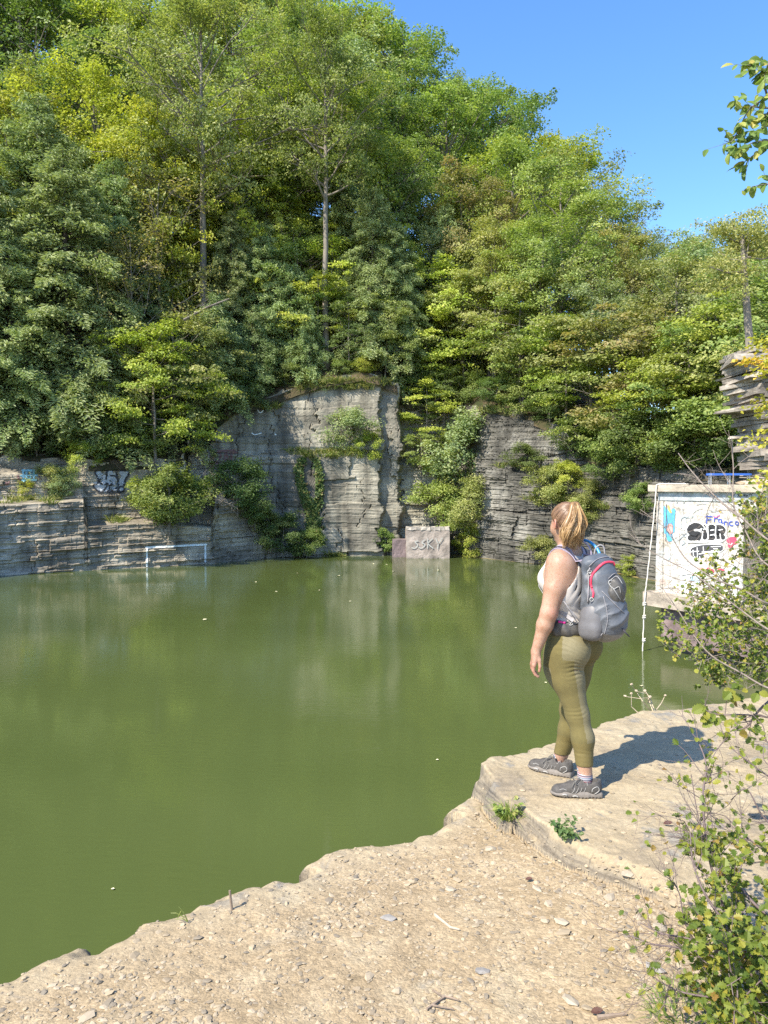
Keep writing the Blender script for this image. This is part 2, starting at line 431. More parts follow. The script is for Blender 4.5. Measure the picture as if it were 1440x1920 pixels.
# ================================================================ hillside behind the rim
SLP = [(-2200, .5), (-500, .62), (0, .68), (500, .62), (720, .56), (860, .5), (1000, .36), (1080, .28), (1230, .12), (1440, .12), (1800, .25), (3600, .4)]
def slope(px): return np.interp(px, [k[0] for k in SLP], [k[1] for k in SLP])
def ground_z(px, Y):
    rz, rY = rim(px)
    r = np.maximum(0, Y - rY)
    h = slope(px) * np.where(r < 42, r, 42 + (r - 42) * .15)
    h = np.where(r > 90, slope(px) * 49.2, h)
    x = world_col(px, Y)
    return rz + h + np.minimum(1, r / 2) * 1.3 * (fbm(x * .16, Y * .16, 21) - .45)
hc = np.concatenate([np.arange(-2200, -200, 60), np.arange(-200, 1560, 8), np.arange(1560, 3601, 60)])
hr = np.concatenate([[-.25, 0, .4, .8, 1.2], np.arange(1.8, 20, .6), np.arange(20, 60, 1.5), [62, 66, 72, 80, 95, 150, 400, 1200]])
_, hY = rim(hc)
YY = hY[:, None] + hr[None, :]
PXm = hc[:, None] + 0 * YY
ZZ = ground_z(PXm.ravel(), YY.ravel()).reshape(YY.shape)
xx = world_col(PXm, YY)
ZZ = ZZ + np.clip(hr, 0, 1)[None, :] * .35 * (fbm(xx * 1.1, YY * 1.1, 33) - .5)
ZZ[:, 0] -= .5
V = np.stack([xx, YY, ZZ], -1).reshape(-1, 3); nh = len(hr)
i = np.arange(len(hc) - 1)[:, None] * nh; j = np.arange(nh - 1)[None, :]
Q = np.stack([i + j, i + nh + j, i + nh + j + 1, i + j + 1], -1).reshape(-1, 4)
m, nt, out = new_mat('forest_floor')
b = N(nt, 'ShaderNodeBsdfPrincipled', i_Roughness=.95); b.inputs['Specular IOR Level'].default_value = .1
geo = N(nt, 'ShaderNodeNewGeometry')
n1 = N(nt, 'ShaderNodeTexNoise', i_Scale=1.2, i_Detail=8.0, i_Roughness=.7); nt.links.new(geo.outputs['Position'], n1.inputs[0])
nt.links.new(ramp(nt, n1.outputs[0], [(.38, (.035, .045, .018)), (.5, (.065, .055, .03)), (.62, (.12, .09, .06)), (.75, (.22, .16, .11))]), b.inputs['Base Color'])
n2 = N(nt, 'ShaderNodeTexNoise', i_Scale=9.0, i_Detail=5.0); nt.links.new(geo.outputs['Position'], n2.inputs[0])
bp = N(nt, 'ShaderNodeBump', i_Strength=.8, i_Distance=.12); nt.links.new(n2.outputs[0], bp.inputs['Height']); nt.links.new(bp.outputs[0], b.inputs['Normal'])
nt.links.new(b.outputs[0], out.inputs[0])
hill = mesh_np('hillside', V, Q, mat=m, smooth=True)
tag(hill, 'brown leaf covered forest slope above the cliff rim', kind='structure')

# shallow shelf of ochre silt showing along the foot of the right cliff
pc = np.arange(846, 1236, 4.0); dd_ = D(pc) + np.interp(pc, [846, 880, 1170, 1190, 1236], [.2, .4, .2, -.4, -.6]) + .3
yi, yo = dd_ + .5, dd_ - .55 - .25 * fbm(pc * .03, pc * 0, 5)
Vs = np.vstack([np.stack([world_col(pc, yo), yo, 0 * pc + .006], -1), np.stack([world_col(pc, yi), yi, 0 * pc + .05], -1)]); k_ = np.arange(len(pc) - 1); n_ = len(pc)
shelf = mesh_np('silt_shelf', Vs, np.stack([k_, k_ + 1, n_ + k_ + 1, n_ + k_], -1), mat=simple('ochre_silt', (.20, .155, .055), .8, .4, 1.5))
tag(shelf, 'thin ochre strip of wet silt along the foot of the right cliff', kind='structure')
# ================================================================ trees
BARK = simple('grey_bark', (.16, .14, .115), .9, .4, 3, bump=.6, bscale=14, stretch=(3, 3, .6), bdist=.03)
BARK_PALE = simple('pale_bark', (.20, .175, .14), .9, .3, 3, bump=.5, bscale=14, stretch=(3, 3, .5), bdist=.03)
BARK_DARK = simple('dark_bark', (.07, .055, .045), .9, .3, 3, bump=.6, bscale=14, stretch=(3, 3, .6), bdist=.03)
LM = {
 'green': leaf_mat('green_leaves', [(0, (0.139, 0.204, 0.0513)), (.5, (0.236, 0.313, 0.0834)), (1, (0.403, 0.449, 0.142))], trans=.4),
 'olive': leaf_mat('olive_leaves', [(0, (0.18, 0.211, 0.0641)), (.5, (0.291, 0.32, 0.103)), (1, (0.473, 0.462, 0.18))], trans=.4),
 'deep': leaf_mat('deep_leaves', [(0, (0.0972, 0.15, 0.0449)), (.5, (0.152, 0.218, 0.0641)), (1, (0.264, 0.326, 0.109))], trans=.4),
 'lime': leaf_mat('lime_leaves', [(0, (0.208, 0.272, 0.0449)), (.5, (0.334, 0.394, 0.0641)), (1, (0.528, 0.544, 0.115))], trans=.4),
 'yellow': leaf_mat('yellow_leaves', [(0, (.26, .33, .05)), (.5, (.42, .47, .06)), (1, (.62, .60, .10))], trans=.4),
 'rust': leaf_mat('rusty_leaves', [(0, (.20, .22, .07)), (.6, (.31, .30, .10)), (1, (.46, .36, .16))], trans=.4),
 'orange': leaf_mat('orange_leaves', [(0, (0.278, 0.299, 0.0513)), (.5, (0.458, 0.394, 0.0641)), (1, (0.694, 0.34, 0.0898))], trans=.4),
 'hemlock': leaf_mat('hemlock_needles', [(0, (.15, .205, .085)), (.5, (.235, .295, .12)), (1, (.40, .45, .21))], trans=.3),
 'silver': leaf_mat('silver_leaves', [(0, (0.167, 0.224, 0.096)), (.5, (0.264, 0.32, 0.142)), (1, (0.417, 0.449, 0.218))], trans=.4),
}

def broadleaf(seed, H, base, R, r0, clump=.95, per=100, leaf=.21, flat=.5, nl=17, sub=4, top=.9, lean=.03, up=.55, stray=.12):
    """unit tree of height H: returns (trunk MB, crown MB)"""
    rs = np.random.RandomState(seed); T = MB(); L = MB()
    k = 12
    hz = np.linspace(-.4, H * .93, k)
    wob = np.cumsum(rs.normal(size=(k, 2)) * lean * H / 8, 0); wob[:2] = 0
    tp = np.column_stack([wob, hz]); tr = r0 * (1 - np.linspace(0, 1, k)) ** .75 + .02; tr[0] *= 1.5
    T.tube(tp, tr, 8)
    def trunk_at(z): return np.array([np.interp(z, hz, tp[:, 0]), np.interp(z, hz, tp[:, 1]), z])
    cl = []
    az = rs.rand() * 6.28
    for i in range(nl):
        f = (i + rs.rand() * .6) / nl
        z = H * (base + (top - base) * f)
        az += 2.4 + rs.normal() * .4
        prof_ = math.sin(math.pi * min(1, max(0.0, .12 + .80 * f))) ** .6
        Ln = R * prof_ * (.75 + .45 * rs.rand())
        el = up * (.35 + f) + rs.normal() * .15
        st = trunk_at(z * .94)
        d = np.array([math.cos(az) * math.cos(el), math.sin(az) * math.cos(el), math.sin(el)])
        pts = [st]; p = st.copy(); dd = d.copy()
        for s in range(5):
            dd = unit(dd + rs.normal(size=3) * .14 + np.array([0, 0, .05])); p = p + dd * Ln / 5; pts.append(p.copy())
        rr = r0 * .38 * (1 - f * .6)
        T.tube(pts, np.linspace(rr, .02, 6), 5, cap=False)
        cl.append((pts[-1], 1.0))
        for q in range(sub):
            fq = .3 + .7 * rs.rand()
            b0 = np.array(pts[0]) * (1 - fq) + np.array(pts[-1]) * fq
            d2 = unit(dd + rs.normal(size=3) * np.array([.9, .9, .35]))
            e = b0 + d2 * Ln * (.25 + .3 * rs.rand())
            T.tube([b0, (b0 + e) / 2 + rs.normal(size=3) * .06, e], [rr * .4, rr * .25, .012], 4, cap=False)
            cl.append((e, .6 + .5 * rs.rand()))
    cl.append((trunk_at(H * .93), 1.0)); cl.append((trunk_at(H * .97) + np.array([.2, .1, 0]), .8))
    cen = np.array([0, 0, H * (base + 1) / 2])
    for c, s in cl:
        n = int(per * s ** 2 * (.6 + .7 * rs.rand()))
        r = clump * s * (.8 + .5 * rs.rand())
        P = unit(rs.normal(size=(n, 3))) * (rs.rand(n, 1) ** .45)
        P *= np.array([r * (.8 + .5 * rs.rand()), r * (.8 + .5 * rs.rand()), r * flat])
        # uneven: drop toward the edges of each spray
        P[:, 2] -= .18 * (P[:, 0] ** 2 + P[:, 1] ** 2) / max(r, .1)
        P = P + c
        k2 = int(n * stray)
        P[:k2] += rs.normal(size=(k2, 3)) * r * .25
        ctint = rs.rand()
        Nn = unit(rs.normal(size=(n, 3)) * .5 + np.array([0, 0, .7]) + .5 * unit(P - cen))
        leaf_quads(L, P, Nn, leaf, rs, tint=np.clip(.6 * ctint + .5 * rs.rand(n) - .05, 0, 1))
    return T, L

def hemlock(seed, H, R, r0, nb=190, low=.1, needle=.34, dens=1.0, gap=.12):
    rs = np.random.RandomState(seed); T = MB(); L = MB()
    k = 10; hz = np.linspace(-.4, H, k)
    wob = np.cumsum(rs.normal(size=(k, 2)) * .015 * H / 8, 0); wob[0] = 0
    tp = np.column_stack([wob, hz]); T.tube(tp, r0 * (1 - np.linspace(0, 1, k)) ** .8 + .015, 7)
    az = 0
    for i in range(nb):
        f = ((i + rs.rand()) / nb)
        z = H * (low + (1 - low) * f)
        if rs.rand() < gap: continue
        az += 2.4 + rs.normal() * .5
        Ln = (R * (1 - f) ** .6 + .35) * (.45 + .75 * rs.rand())
        st = np.array([np.interp(z, hz, tp[:, 0]), np.interp(z, hz, tp[:, 1]), z])
        h = np.array([math.cos(az), math.sin(az), 0]); side = np.array([-h[1], h[0], 0])
        u = np.linspace(0, 1, 7)
        el = .35 * f + .12 + rs.normal() * .26
        drp = .42 + .22 * rs.rand()
        bp_ = st + h * (Ln * u)[:, None] + np.array([0, 0, 1]) * (Ln * (el * u - drp * u ** 2.2))[:, None]
        T.tube(bp_, np.linspace(r0 * .22 * (1 - f) + .012, .006, 7), 4, cap=False)
        nt_ = max(8, int(Ln * 25 * dens))
        a = .12 + .88 * rs.rand(nt_) ** .8
        b0 = np.stack([np.interp(a, u, bp_[:, c]) for c in range(3)], -1)
        sgn = np.where(rs.rand(nt_) < .5, -1, 1)
        w_ = (1 - a) * .42 * Ln + .18
        for m_ in range(3):
            t = (m_ + .45 + .5 * rs.rand(nt_)) / 3
            D_ = unit(h * .75 + side * sgn[:, None] * (.75 + .2 * rs.normal(size=(nt_, 1))) + np.array([0, 0, -.28]) + rs.normal(size=(nt_, 3)) * .12)
            P = b0 + D_ * (w_ * t)[:, None] + rs.normal(size=(nt_, 3)) * [.07, .07, .13]
            P[:, 2] -= .18 * (w_ * t) ** 1.3
            Nn = unit(np.array([0, 0, .7]) + h * .45 + rs.normal(size=(nt_, 3)) * .6)
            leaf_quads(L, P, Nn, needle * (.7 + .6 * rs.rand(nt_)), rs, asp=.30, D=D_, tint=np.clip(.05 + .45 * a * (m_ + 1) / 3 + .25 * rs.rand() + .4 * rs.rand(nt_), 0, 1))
    return T, L

def proto_pair(T, L, bark, leafm):
    t = T.build('trunk', bark, smooth=True); c = L.build('crown', leafm)
    return t.data, c.data, t, c

PROTOS = {}
def P_(key, T, L):
    a = T.build('trunk', BARK, smooth=True); b_ = L.build('crown', LM['green'])
    PROTOS[key] = (a.data, b_.data)
    bpy.data.objects.remove(a); bpy.data.objects.remove(b_)

# each prototype is built at its own nominal height (second value)
SPEC = {}
def reg(key, H, T_L): P_(key, *T_L); SPEC[key] = H
for s in range(5):
    reg('maple%d' % s, 15, broadleaf(10 + s, 15, .22, 4.1, .2, clump=.80, per=125, leaf=.18, flat=(.34, .5, .42, .55, .46)[s], nl=26, sub=7))
for s in range(3):
    reg('oak%d' % s, 17, broadleaf(30 + s, 17, .32, 4.6, .24, clump=.85, per=105, leaf=.22, flat=.55, nl=24, sub=8))
for s in range(2):
    reg('tall%d' % s, 24, broadleaf(50 + s, 24, .48, 5.4, .25, clump=.85, per=110, leaf=.18, flat=.5, nl=28, sub=9, lean=.012, up=.7))
for s in range(3):
    reg('sapling%d' % s, 8, broadleaf(60 + s, 8, .22, 2.6, .07, clump=.72, per=120, leaf=.16, flat=.26, nl=16, sub=5, up=.25))
for s in range(3):
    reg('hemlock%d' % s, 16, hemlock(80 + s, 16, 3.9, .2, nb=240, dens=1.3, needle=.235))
for s in range(2):
    reg('young_hemlock%d' % s, 7, hemlock(90 + s, 7, 2.3, .09, nb=110, low=.06, needle=.2, dens=1.5))
for s in range(3):
    reg('bush%d' % s, 2.4, broadleaf(100 + s, 2.4, .05, 1.5, .04, clump=.5, per=150, leaf=.11, flat=.6, nl=14, sub=4, up=.7))
for s in range(2):
    reg('sparse%d' % s, 13, broadleaf(120 + s, 13, .2, 3.0, .13, clump=.75, per=42, leaf=.17, flat=.55, nl=24, sub=5, up=.9))

def plant(key, px, Y, z, H, mat, kind, label, cat='tree', group=None, bark=None, spread=1.0, rz=None, tilt=(0, 0), crown='crown'):
    x = float(world_col(px, Y))
    o = thing(kind, label, cat, (x, float(Y), float(z)), rz if rz is not None else random.random() * 6.28, group)
    s = H / SPEC[key]
    o.scale = (s * spread, s * spread, s)
    o.rotation_euler = (tilt[0], tilt[1], o.rotation_euler[2])
    a, b_ = PROTOS[key]
    t = bpy.data.objects.new('trunk' if cat == 'tree' else 'stem', a); c = bpy.data.objects.new(crown, b_)
    for q in (t, c): C.objects.link(q); q.parent = o
    t.material_slots[0].link = 'OBJECT'; t.material_slots[0].material = bark or BARK
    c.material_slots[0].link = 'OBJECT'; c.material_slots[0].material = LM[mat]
    return o

SKY = [(-600, -700), (0, -420), (300, -200), (500, -110), (640, -40), (720, -5), (770, 15), (830, 60), (862, 95), (885, 150), (940, 125), (985, 140), (1010, 180), (1060, 205), (1085, 262), (1150, 275), (1180, 300), (1215, 355), (1232, 400), (1245, 455), (1290, 435), (1330, 418), (1380, 430), (1440, 425), (1600, 380), (2000, 300)]
def sky_y(px): return np.interp(px, [k[0] for k in SKY], [k[1] for k in SKY])
def hmax(px, Y, zb): return CZ + (910 - max(float(sky_y(px)), float(sky_y(px + 70 * 60 / max(Y, 30))))) / F * Y - zb

used = {}
def zone(px):
    for lim, nm in ((70, 'at the far left edge'), (170, 'above the blue painted ledge'), (270, 'above the silver graffiti'), (400, 'above the painted goal'),
                    (520, 'above the red graffiti wall'), (650, 'above the ivy strands'), (770, 'above the tall cliff face'), (900, 'above the leafy gully'),
                    (1010, 'above the dark right cliff'), (1110, 'above the hiker'), (1230, 'right of the hiker'), (1330, 'behind the graffiti hut'), (9999, 'behind the blue bench')):
        if px < lim: return nm
rnd = random.Random(4)
random.seed(5)
names_mat = {'green': 'mid green', 'olive': 'olive green', 'deep': 'deep green', 'lime': 'lime green', 'yellow': 'yellow', 'rust': 'rusty tinged', 'silver': 'silvery green', 'hemlock': 'dark', 'orange': 'orange'}
forest = []      # collected first, so every tree's label can count its neighbours
def tree(px, Y, key, H, mat, z=None, **kw):
    forest.append(dict(px=px, Y=Y, key=key, H=H, mat=mat, z=z, **kw))

# --- named, hand placed trees of the front row -------------------------------
def rimY(px): return float(rim(px)[1][0])
def front(px, dr, key, H, mat, **kw): tree(px, rimY(px) + dr, key, H, mat, **kw)
front(383, 3.6, 'tall0', 27.5, 'olive', bark=BARK_PALE, spread=.95)
front(612, 1.6, 'tall1', 24, 'green', bark=BARK_PALE, spread=.9)
front(545, 12, 'tall1', 26, 'green', bark=BARK_PALE)
front(130, 1.8, 'hemlock0', 17, 'hemlock', spread=1.15)
front(30, .8, 'hemlock1', 12, 'hemlock', spread=1.2)
front(-70, 2.5, 'hemlock2', 18, 'hemlock')
front(215, 4.5, 'hemlock2', 16, 'hemlock')
front(80, 6, 'hemlock0', 19, 'hemlock')
front(205, .8, 'young_hemlock0', 7.5, 'hemlock')
front(330, 1.4, 'young_hemlock1', 7, 'hemlock')
front(440, 3, 'hemlock1', 11, 'hemlock')
front(492, 2.2, 'hemlock2', 10.5, 'hemlock', spread=1.1)
front(410, 1.2, 'young_hemlock0', 7, 'hemlock')
front(475, .5, 'young_hemlock1', 5.5, 'hemlock')
front(700, 3, 'hemlock0', 11.5, 'hemlock', spread=1.1)
front(745, 2.5, 'hemlock2', 10, 'hemlock')
front(662, 5.5, 'hemlock1', 13, 'hemlock')
front(830, 4, 'hemlock1', 13, 'hemlock')
front(258, 2.2, 'sparse0', 13, 'rust', bark=BARK_PALE)
front(300, 4.2, 'sparse1', 16, 'rust', bark=BARK_PALE)
front(330, .6, 'sapling0', 8.5, 'olive', spread=1.0)
front(400, 1.2, 'sapling1', 6.0, 'olive', spread=1.1)
front(655, .8, 'sapling0', 5.0, 'deep')
front(690, 1.4, 'young_hemlock0', 6.5, 'hemlock')
front(722, .8, 'sapling2', 5.5, 'green')
front(752, 1.0, 'young_hemlock1', 6, 'hemlock')
front(580, .9, 'young_hemlock1', 4.5, 'hemlock')
front(548, 1.6, 'young_hemlock0', 7, 'hemlock')
front(292, .3, 'sapling2', 7, 'lime')
front(600, 1.6, 'sapling2', 6.5, 'lime')
front(625, 3.2, 'sapling1', 8.5, 'yellow', spread=.8)
front(560, 3, 'sapling0', 8.5, 'green')
front(535, .7, 'bush1', 2.0, 'deep', cat='bush'); front(500, .6, 'bush0', 2.2, 'deep', cat='bush')
front(275, 6.5, 'maple1', 19.5, 'yellow', spread=.75)
front(440, 6.5, 'maple2', 18.5, 'yellow', spread=.7)
front(520, 9, 'oak0', 20, 'lime', spread=.9)
front(650, 8, 'oak1', 19, 'lime', spread=.9)
front(60, 12, 'oak2', 19, 'lime', spread=.9)
front(175, 11, 'maple3', 21, 'lime', spread=.9)
front(880, 7, 'maple4', 16, 'rust', spread=.9)
front(470, 7, 'sapling0', 13, 'lime')
front(505, 6, 'maple0', 14, 'green')
front(800, .9, 'sapling1', 7.0, 'lime', spread=1.1)
front(872, 1.5, 'sapling2', 8.5, 'olive', spread=1.15)
front(845, 2.5, 'sapling0', 9.5, 'lime')
front(770, 1.8, 'sapling0', 5.5, 'green')
front(925, 2.5, 'maple0', 10, 'olive')
front(975, 1.2, 'sapling1', 7.5, 'green', spread=1.2)
front(1015, 1.8, 'sapling0', 9, 'olive', spread=1.2)
front(1060, .8, 'sapling2', 7, 'lime', spread=1.1)
front(1105, 1.4, 'sapling1', 9, 'olive', spread=1.2)
front(1150, .6, 'sapling0', 6.5, 'green', spread=1.2)
front(1195, 1.8, 'sapling2', 8.5, 'rust', spread=1.2)
front(1240, .8, 'sapling1', 6.5, 'lime', spread=1.2)
front(1290, 1.0, 'sapling0', 7, 'green', spread=1.2)
front(1335, 1.6, 'sapling2', 8, 'lime', spread=1.2)
front(1385, 1.0, 'sapling1', 7.5, 'olive', spread=1.2)
front(1440, 1.4, 'sapling0', 8, 'green', spread=1.2)
# --- rows behind ---------------------------------------------------------------
for r, step, keys in ((4.5, 3.6, 'front'), (9, 4.2, 'mid'), (14.5, 4.6, 'mid'), (21, 5.2, 'back'), (29, 5.8, 'back'), (38, 6.6, 'back')):
    px = -230.0 + rnd.random() * 40
    while px < 1620:
        Y = rimY(px) + r + rnd.uniform(-1.6, 1.6)
        zb = float(ground_z(px, Y))
        hm = hmax(px, Y, zb)
        if keys == 'front':
            hl = rnd.uniform(8.5, 14)
        elif keys == 'mid': hl = rnd.uniform(13, 19)
        else: hl = rnd.uniform(16, 23)
        if r > 27: hl = hm * rnd.uniform(.9, 1.0)
        H = min(hl, hm * rnd.uniform(.9, 1.0), 27)
        if H > 4.5 and (px < 1250 or r > 0):
            u = rnd.random()
            if px < 260: key = rnd.choice(['hemlock0', 'hemlock1', 'hemlock2', 'maple1']) if keys == 'front' else rnd.choice(['maple0', 'maple3', 'oak1', 'hemlock1', 'oak0'])
            elif px < 800: key = rnd.choice(['maple0', 'maple2', 'oak0', 'hemlock1', 'hemlock0', 'maple4']) if keys == 'front' else rnd.choice(['maple1', 'oak2', 'oak0', 'maple3', 'tall1', 'oak1'])
            else: key = rnd.choice(['maple0', 'maple1', 'maple2', 'oak1', 'maple4', 'maple3']) if keys != 'back' else rnd.choice(['maple1', 'oak2', 'oak0', 'maple3', 'tall0'])
            if key.startswith('hemlock'): mt = 'hemlock'
            elif px < 250: mt = rnd.choice(['green', 'green', 'deep', 'lime', 'silver'])
            elif px < 520: mt = rnd.choice(['olive', 'green', 'yellow', 'lime', 'olive', 'silver'])
            elif px < 900: mt = rnd.choice(['green', 'olive', 'green', 'lime', 'deep', 'silver'])
            elif px < 1240: mt = rnd.choice(['olive', 'rust', 'olive', 'green', 'lime', 'green', 'silver'])
            else: mt = rnd.choice(['olive', 'green', 'olive', 'silver', 'rust'])
            tree(px, Y, key, H, mt, z=zb)
        px += step / Y * F * rnd.uniform(.8, 1.2)

KIND = {'maple': ('broadleaf_tree', 'bushy'), 'oak': ('broadleaf_tree', 'broad crowned'), 'tall': ('broadleaf_tree', 'tall slender'), 'sapling': ('young_tree', 'young layered'),
        'hemlock': ('hemlock_tree', 'hemlock'), 'young_hemlock': ('hemlock_tree', 'small drooping hemlock'), 'bush': ('bush', 'low'), 'sparse': ('thin_tree', 'thin half bare')}
def row(t):
    r = t['Y'] - rimY(t['px'])
    return 'at the cliff rim' if r < 3 else 'just behind the rim' if r < 7 else 'low on the slope' if r < 12 else 'halfway up the slope' if r < 18 else 'high on the slope' if r < 25 else 'near the ridge' if r < 33 else 'on the ridge line'
buckets = {}
for t in forest:
    if t.get('z') is None: t['z'] = float(ground_z(t['px'], t['Y']))
    k = t['key'].rstrip('0123456789'); t['k'] = k
    noun = 'bush' if t.get('cat') == 'bush' else ('' if 'hemlock' in KIND[k][1] else 'tree')
    t['lab'] = ' '.join(('%s %s %s %s %s' % (KIND[k][1], names_mat[t['mat']], noun, row(t), zone(t['px']))).split())
    buckets.setdefault(t['lab'], []).append(t)
for lab, ts in buckets.items():
    ts.sort(key=lambda t: t['px'])
    if len(ts) > 1:
        nm = ['left', 'right'] if len(ts) == 2 else ['leftmost', 'middle', 'rightmost'] if len(ts) == 3 else ['first from left', 'second from left', 'third from left', 'fourth from left', 'fifth from left', 'sixth from left']
        for t, n_ in zip(ts, nm): t['lab'] = n_ + ' ' + lab
for t in forest:
    plant(t['key'], t['px'], t['Y'], t['z'] - .1, t['H'], t['mat'], KIND[t['k']][0], t['lab'], cat=t.get('cat', 'tree'), group='trees on the forested hillside' if t.get('cat') != 'bush' else 'bushes along the cliff rim',
          bark=t.get('bark') or (BARK_DARK if 'hemlock' in t['k'] else BARK), spread=t.get('spread', 1.0) * rnd.uniform(.92, 1.1))
print('forest', len(forest))
# ================================================================ plants on the cliff and its ledges
rs0 = np.random.RandomState(77)
def bush_at(px, py, Y, H, mat, label, key='bush0', spread=1.0, rz=None, tilt=(0, 0), kind='bush', group='bushes on the cliff ledges', cat='bush'):
    p = at(px, py, Y)
    o = plant(key, px, Y, p.z, H, mat, kind, label, cat=cat, group=group, spread=spread, rz=rz, tilt=tilt, crown='foliage' if cat != 'tree' else 'crown')
    return o
def surf_y(px, py, back=.0):
    h = cliff_hit(px, py)
    return (h.y if h else float(D(px))) + back
bush_at(318, 990, surf_y(318, 985) - .3, 2.7, 'green', 'large bright green bush hanging above the painted white goal', 'bush0', 1.15)
bush_at(285, 978, surf_y(285, 978) - .2, 2.2, 'lime', 'lime green bush left of the large bush over the painted goal', 'bush1', .9)
bush_at(352, 975, surf_y(352, 975) - .2, 2.1, 'green', 'green bush right of the large bush over the painted goal', 'bush2', 1.0)
bush_at(48, 940, surf_y(50, 936) + .3, .9, 'yellow', 'yellowing low bush below the blue graffiti on the left ledge', 'bush1', 1.2)
bush_at(100, 938, surf_y(100, 934) + .3, 1.6, 'olive', 'olive bush between the blue and the silver graffiti', 'bush2', 1.0)
bush_at(118, 940, surf_y(118, 935) + .1, 1.4, 'silver', 'pale green bush trailing over the ledge left of the silver graffiti', 'bush0', .9)
bush_at(155, 890, surf_y(155, 885) + .2, 1.6, 'lime', 'small lime bush at the upper left of the silver graffiti', 'bush1', .9)
bush_at(445, 955, surf_y(445, 950) - .3, 2.5, 'deep', 'dark green bush right of the bare twig bush', 'bush2', 1.0)
bush_at(478, 985, surf_y(478, 985) - .4, 1.9, 'deep', 'dark bush low on the wall left of the ivy', 'bush0', .9)
bush_at(530, 1040, surf_y(530, 1035) - .5, 2.1, 'deep', 'dark green bush at the waterline left of the ivy', 'bush1', 1.1)
bush_at(575, 1044, surf_y(575, 1040) - .5, 1.4, 'green', 'green bush at the waterline under the ivy', 'bush2', 1.1)
bush_at(500, 1012, surf_y(500, 1008) - .5, 1.6, 'olive', 'olive bush beside the lower left rock step', 'bush0', 1.0)
bush_at(655, 852, surf_y(655, 845) - .1, 2.4, 'silver', 'pale silvery bush on the ledge halfway up the tall cliff face', 'bush2', 1.15)
bush_at(690, 862, surf_y(690, 850) - .2, 1.5, 'lime', 'lime bush at the right end of the halfway ledge', 'bush1', 1.0)
bush_at(722, 1036, surf_y(722, 1030) - .3, 1.2, 'green', 'small green bush at the foot of the cliff left of the block', 'bush0', 1.0)
bush_at(800, 850, surf_y(800, 850) - .2, 5.2, 'lime', 'layered lime green young tree in the gully top', 'sapling1', 1.15, cat='tree', kind='young_tree', group='young trees in the gully')
bush_at(832, 810, surf_y(832, 810) - .2, 4.2, 'deep', 'dark green young tree at the head of the gully', 'sapling0', 1.2, cat='tree', kind='young_tree', group='young trees in the gully')
bush_at(790, 905, surf_y(790, 905) - .2, 3.4, 'green', 'green young tree left in the middle of the gully', 'sapling2', 1.1, cat='tree', kind='young_tree', group='young trees in the gully')
bush_at(872, 925, surf_y(872, 925) - .6, 4.0, 'silver', 'silvery vine covered bush right in the middle of the gully', 'bush0', 1.05)
bush_at(855, 905, surf_y(855, 905) - .3, 3.0, 'green', 'green bush behind the silvery gully bush', 'bush1', 1.1)
bush_at(830, 995, surf_y(845, 990) - .9, 2.6, 'green', 'fresh green bush on top of the graffitied block', 'bush2', 1.1)
bush_at(878, 1000, surf_y(878, 1000) - 1.0, 2.7, 'olive', 'pale olive bush right of the graffitied block', 'bush0', .95)
bush_at(882, 1044, surf_y(882, 1040) - .9, 1.6, 'lime', 'small lime bush touching the water right of the block', 'bush1', 1.0)
bush_at(1035, 950, surf_y(1035, 940) - .2, 2.0, 'olive', 'olive bush on the dark right cliff left of the hikers head', 'bush2', 1.0)
bush_at(1065, 925, surf_y(1065, 920) - .2, 1.5, 'lime', 'lime bush on the dark right cliff above the hikers head', 'bush1', .9)
bush_at(1110, 958, surf_y(1110, 950) - .2, 1.3, 'olive', 'small olive bush on the cliff right of the hikers head', 'bush0', 1.1)
bush_at(1022, 1066, surf_y(1022, 1055) - .5, 1.5, 'olive', 'olive bush at the waterline left of the hikers shoulder', 'bush2', 1.1)
bush_at(1180, 1078, surf_y(1180, 1070) - .3, .8, 'lime', 'tiny bush at the waterline right of the backpack', 'bush1', 1.2)
bush_at(985, 885, surf_y(985, 880) - .1, 1.3, 'deep', 'dark bush on the left part of the right cliff face', 'bush0', 1.4)
bush_at(1150, 905, surf_y(1150, 900) - .1, 1.6, 'deep', 'dark bush high on the cliff above the backpack', 'bush1', 1.3)
bush_at(1090, 985, surf_y(1090, 985) - .2, 1.3, 'olive', 'olive tuft on the cliff just right of her ponytail', 'bush2', 1.2)
bush_at(1205, 965, surf_y(1205, 960) - .1, 1.2, 'green', 'green bush on the cliff left of the hut wall', 'bush0', 1.2)
bush_at(930, 760, surf_y(930, 765) + .2, 1.6, 'deep', 'dark bush on the left end of the right cliff rim', 'bush1', 1.3)
bush_at(1030, 790, surf_y(1030, 800) + .4, 1.6, 'deep', 'dark bush on the sloping rim of the right cliff', 'bush2', 1.2)
bush_at(1085, 862, surf_y(1085, 866) + .0, 1.9, 'deep', 'dark bush where the right cliff rim drops', 'bush0', 1.2)
bush_at(1045, 905, surf_y(1045, 905) - .1, .9, 'deep', 'small dark bush in the middle of the right cliff', 'bush2', 1.3)
for k, (px, m_) in enumerate(((1130, 'deep'), (1165, 'green'), (1215, 'deep'), (1262, 'green'), (1300, 'deep'), (1345, 'green'), (1400, 'deep'))):
    Yr = rimY(px)
    plant('bush%d' % (k % 3), px, Yr + .2, float(ground_z(px, Yr + .2)) - .2, 2.0 + .3 * (k % 3), m_, 'bush',
          '%s bush, %s from left of those on the right cliff rim' % (names_mat[m_], ['first', 'second', 'third', 'fourth', 'fifth', 'sixth', 'seventh'][k]),
          cat='bush', group='bushes along the cliff rim', crown='foliage', spread=1.3)
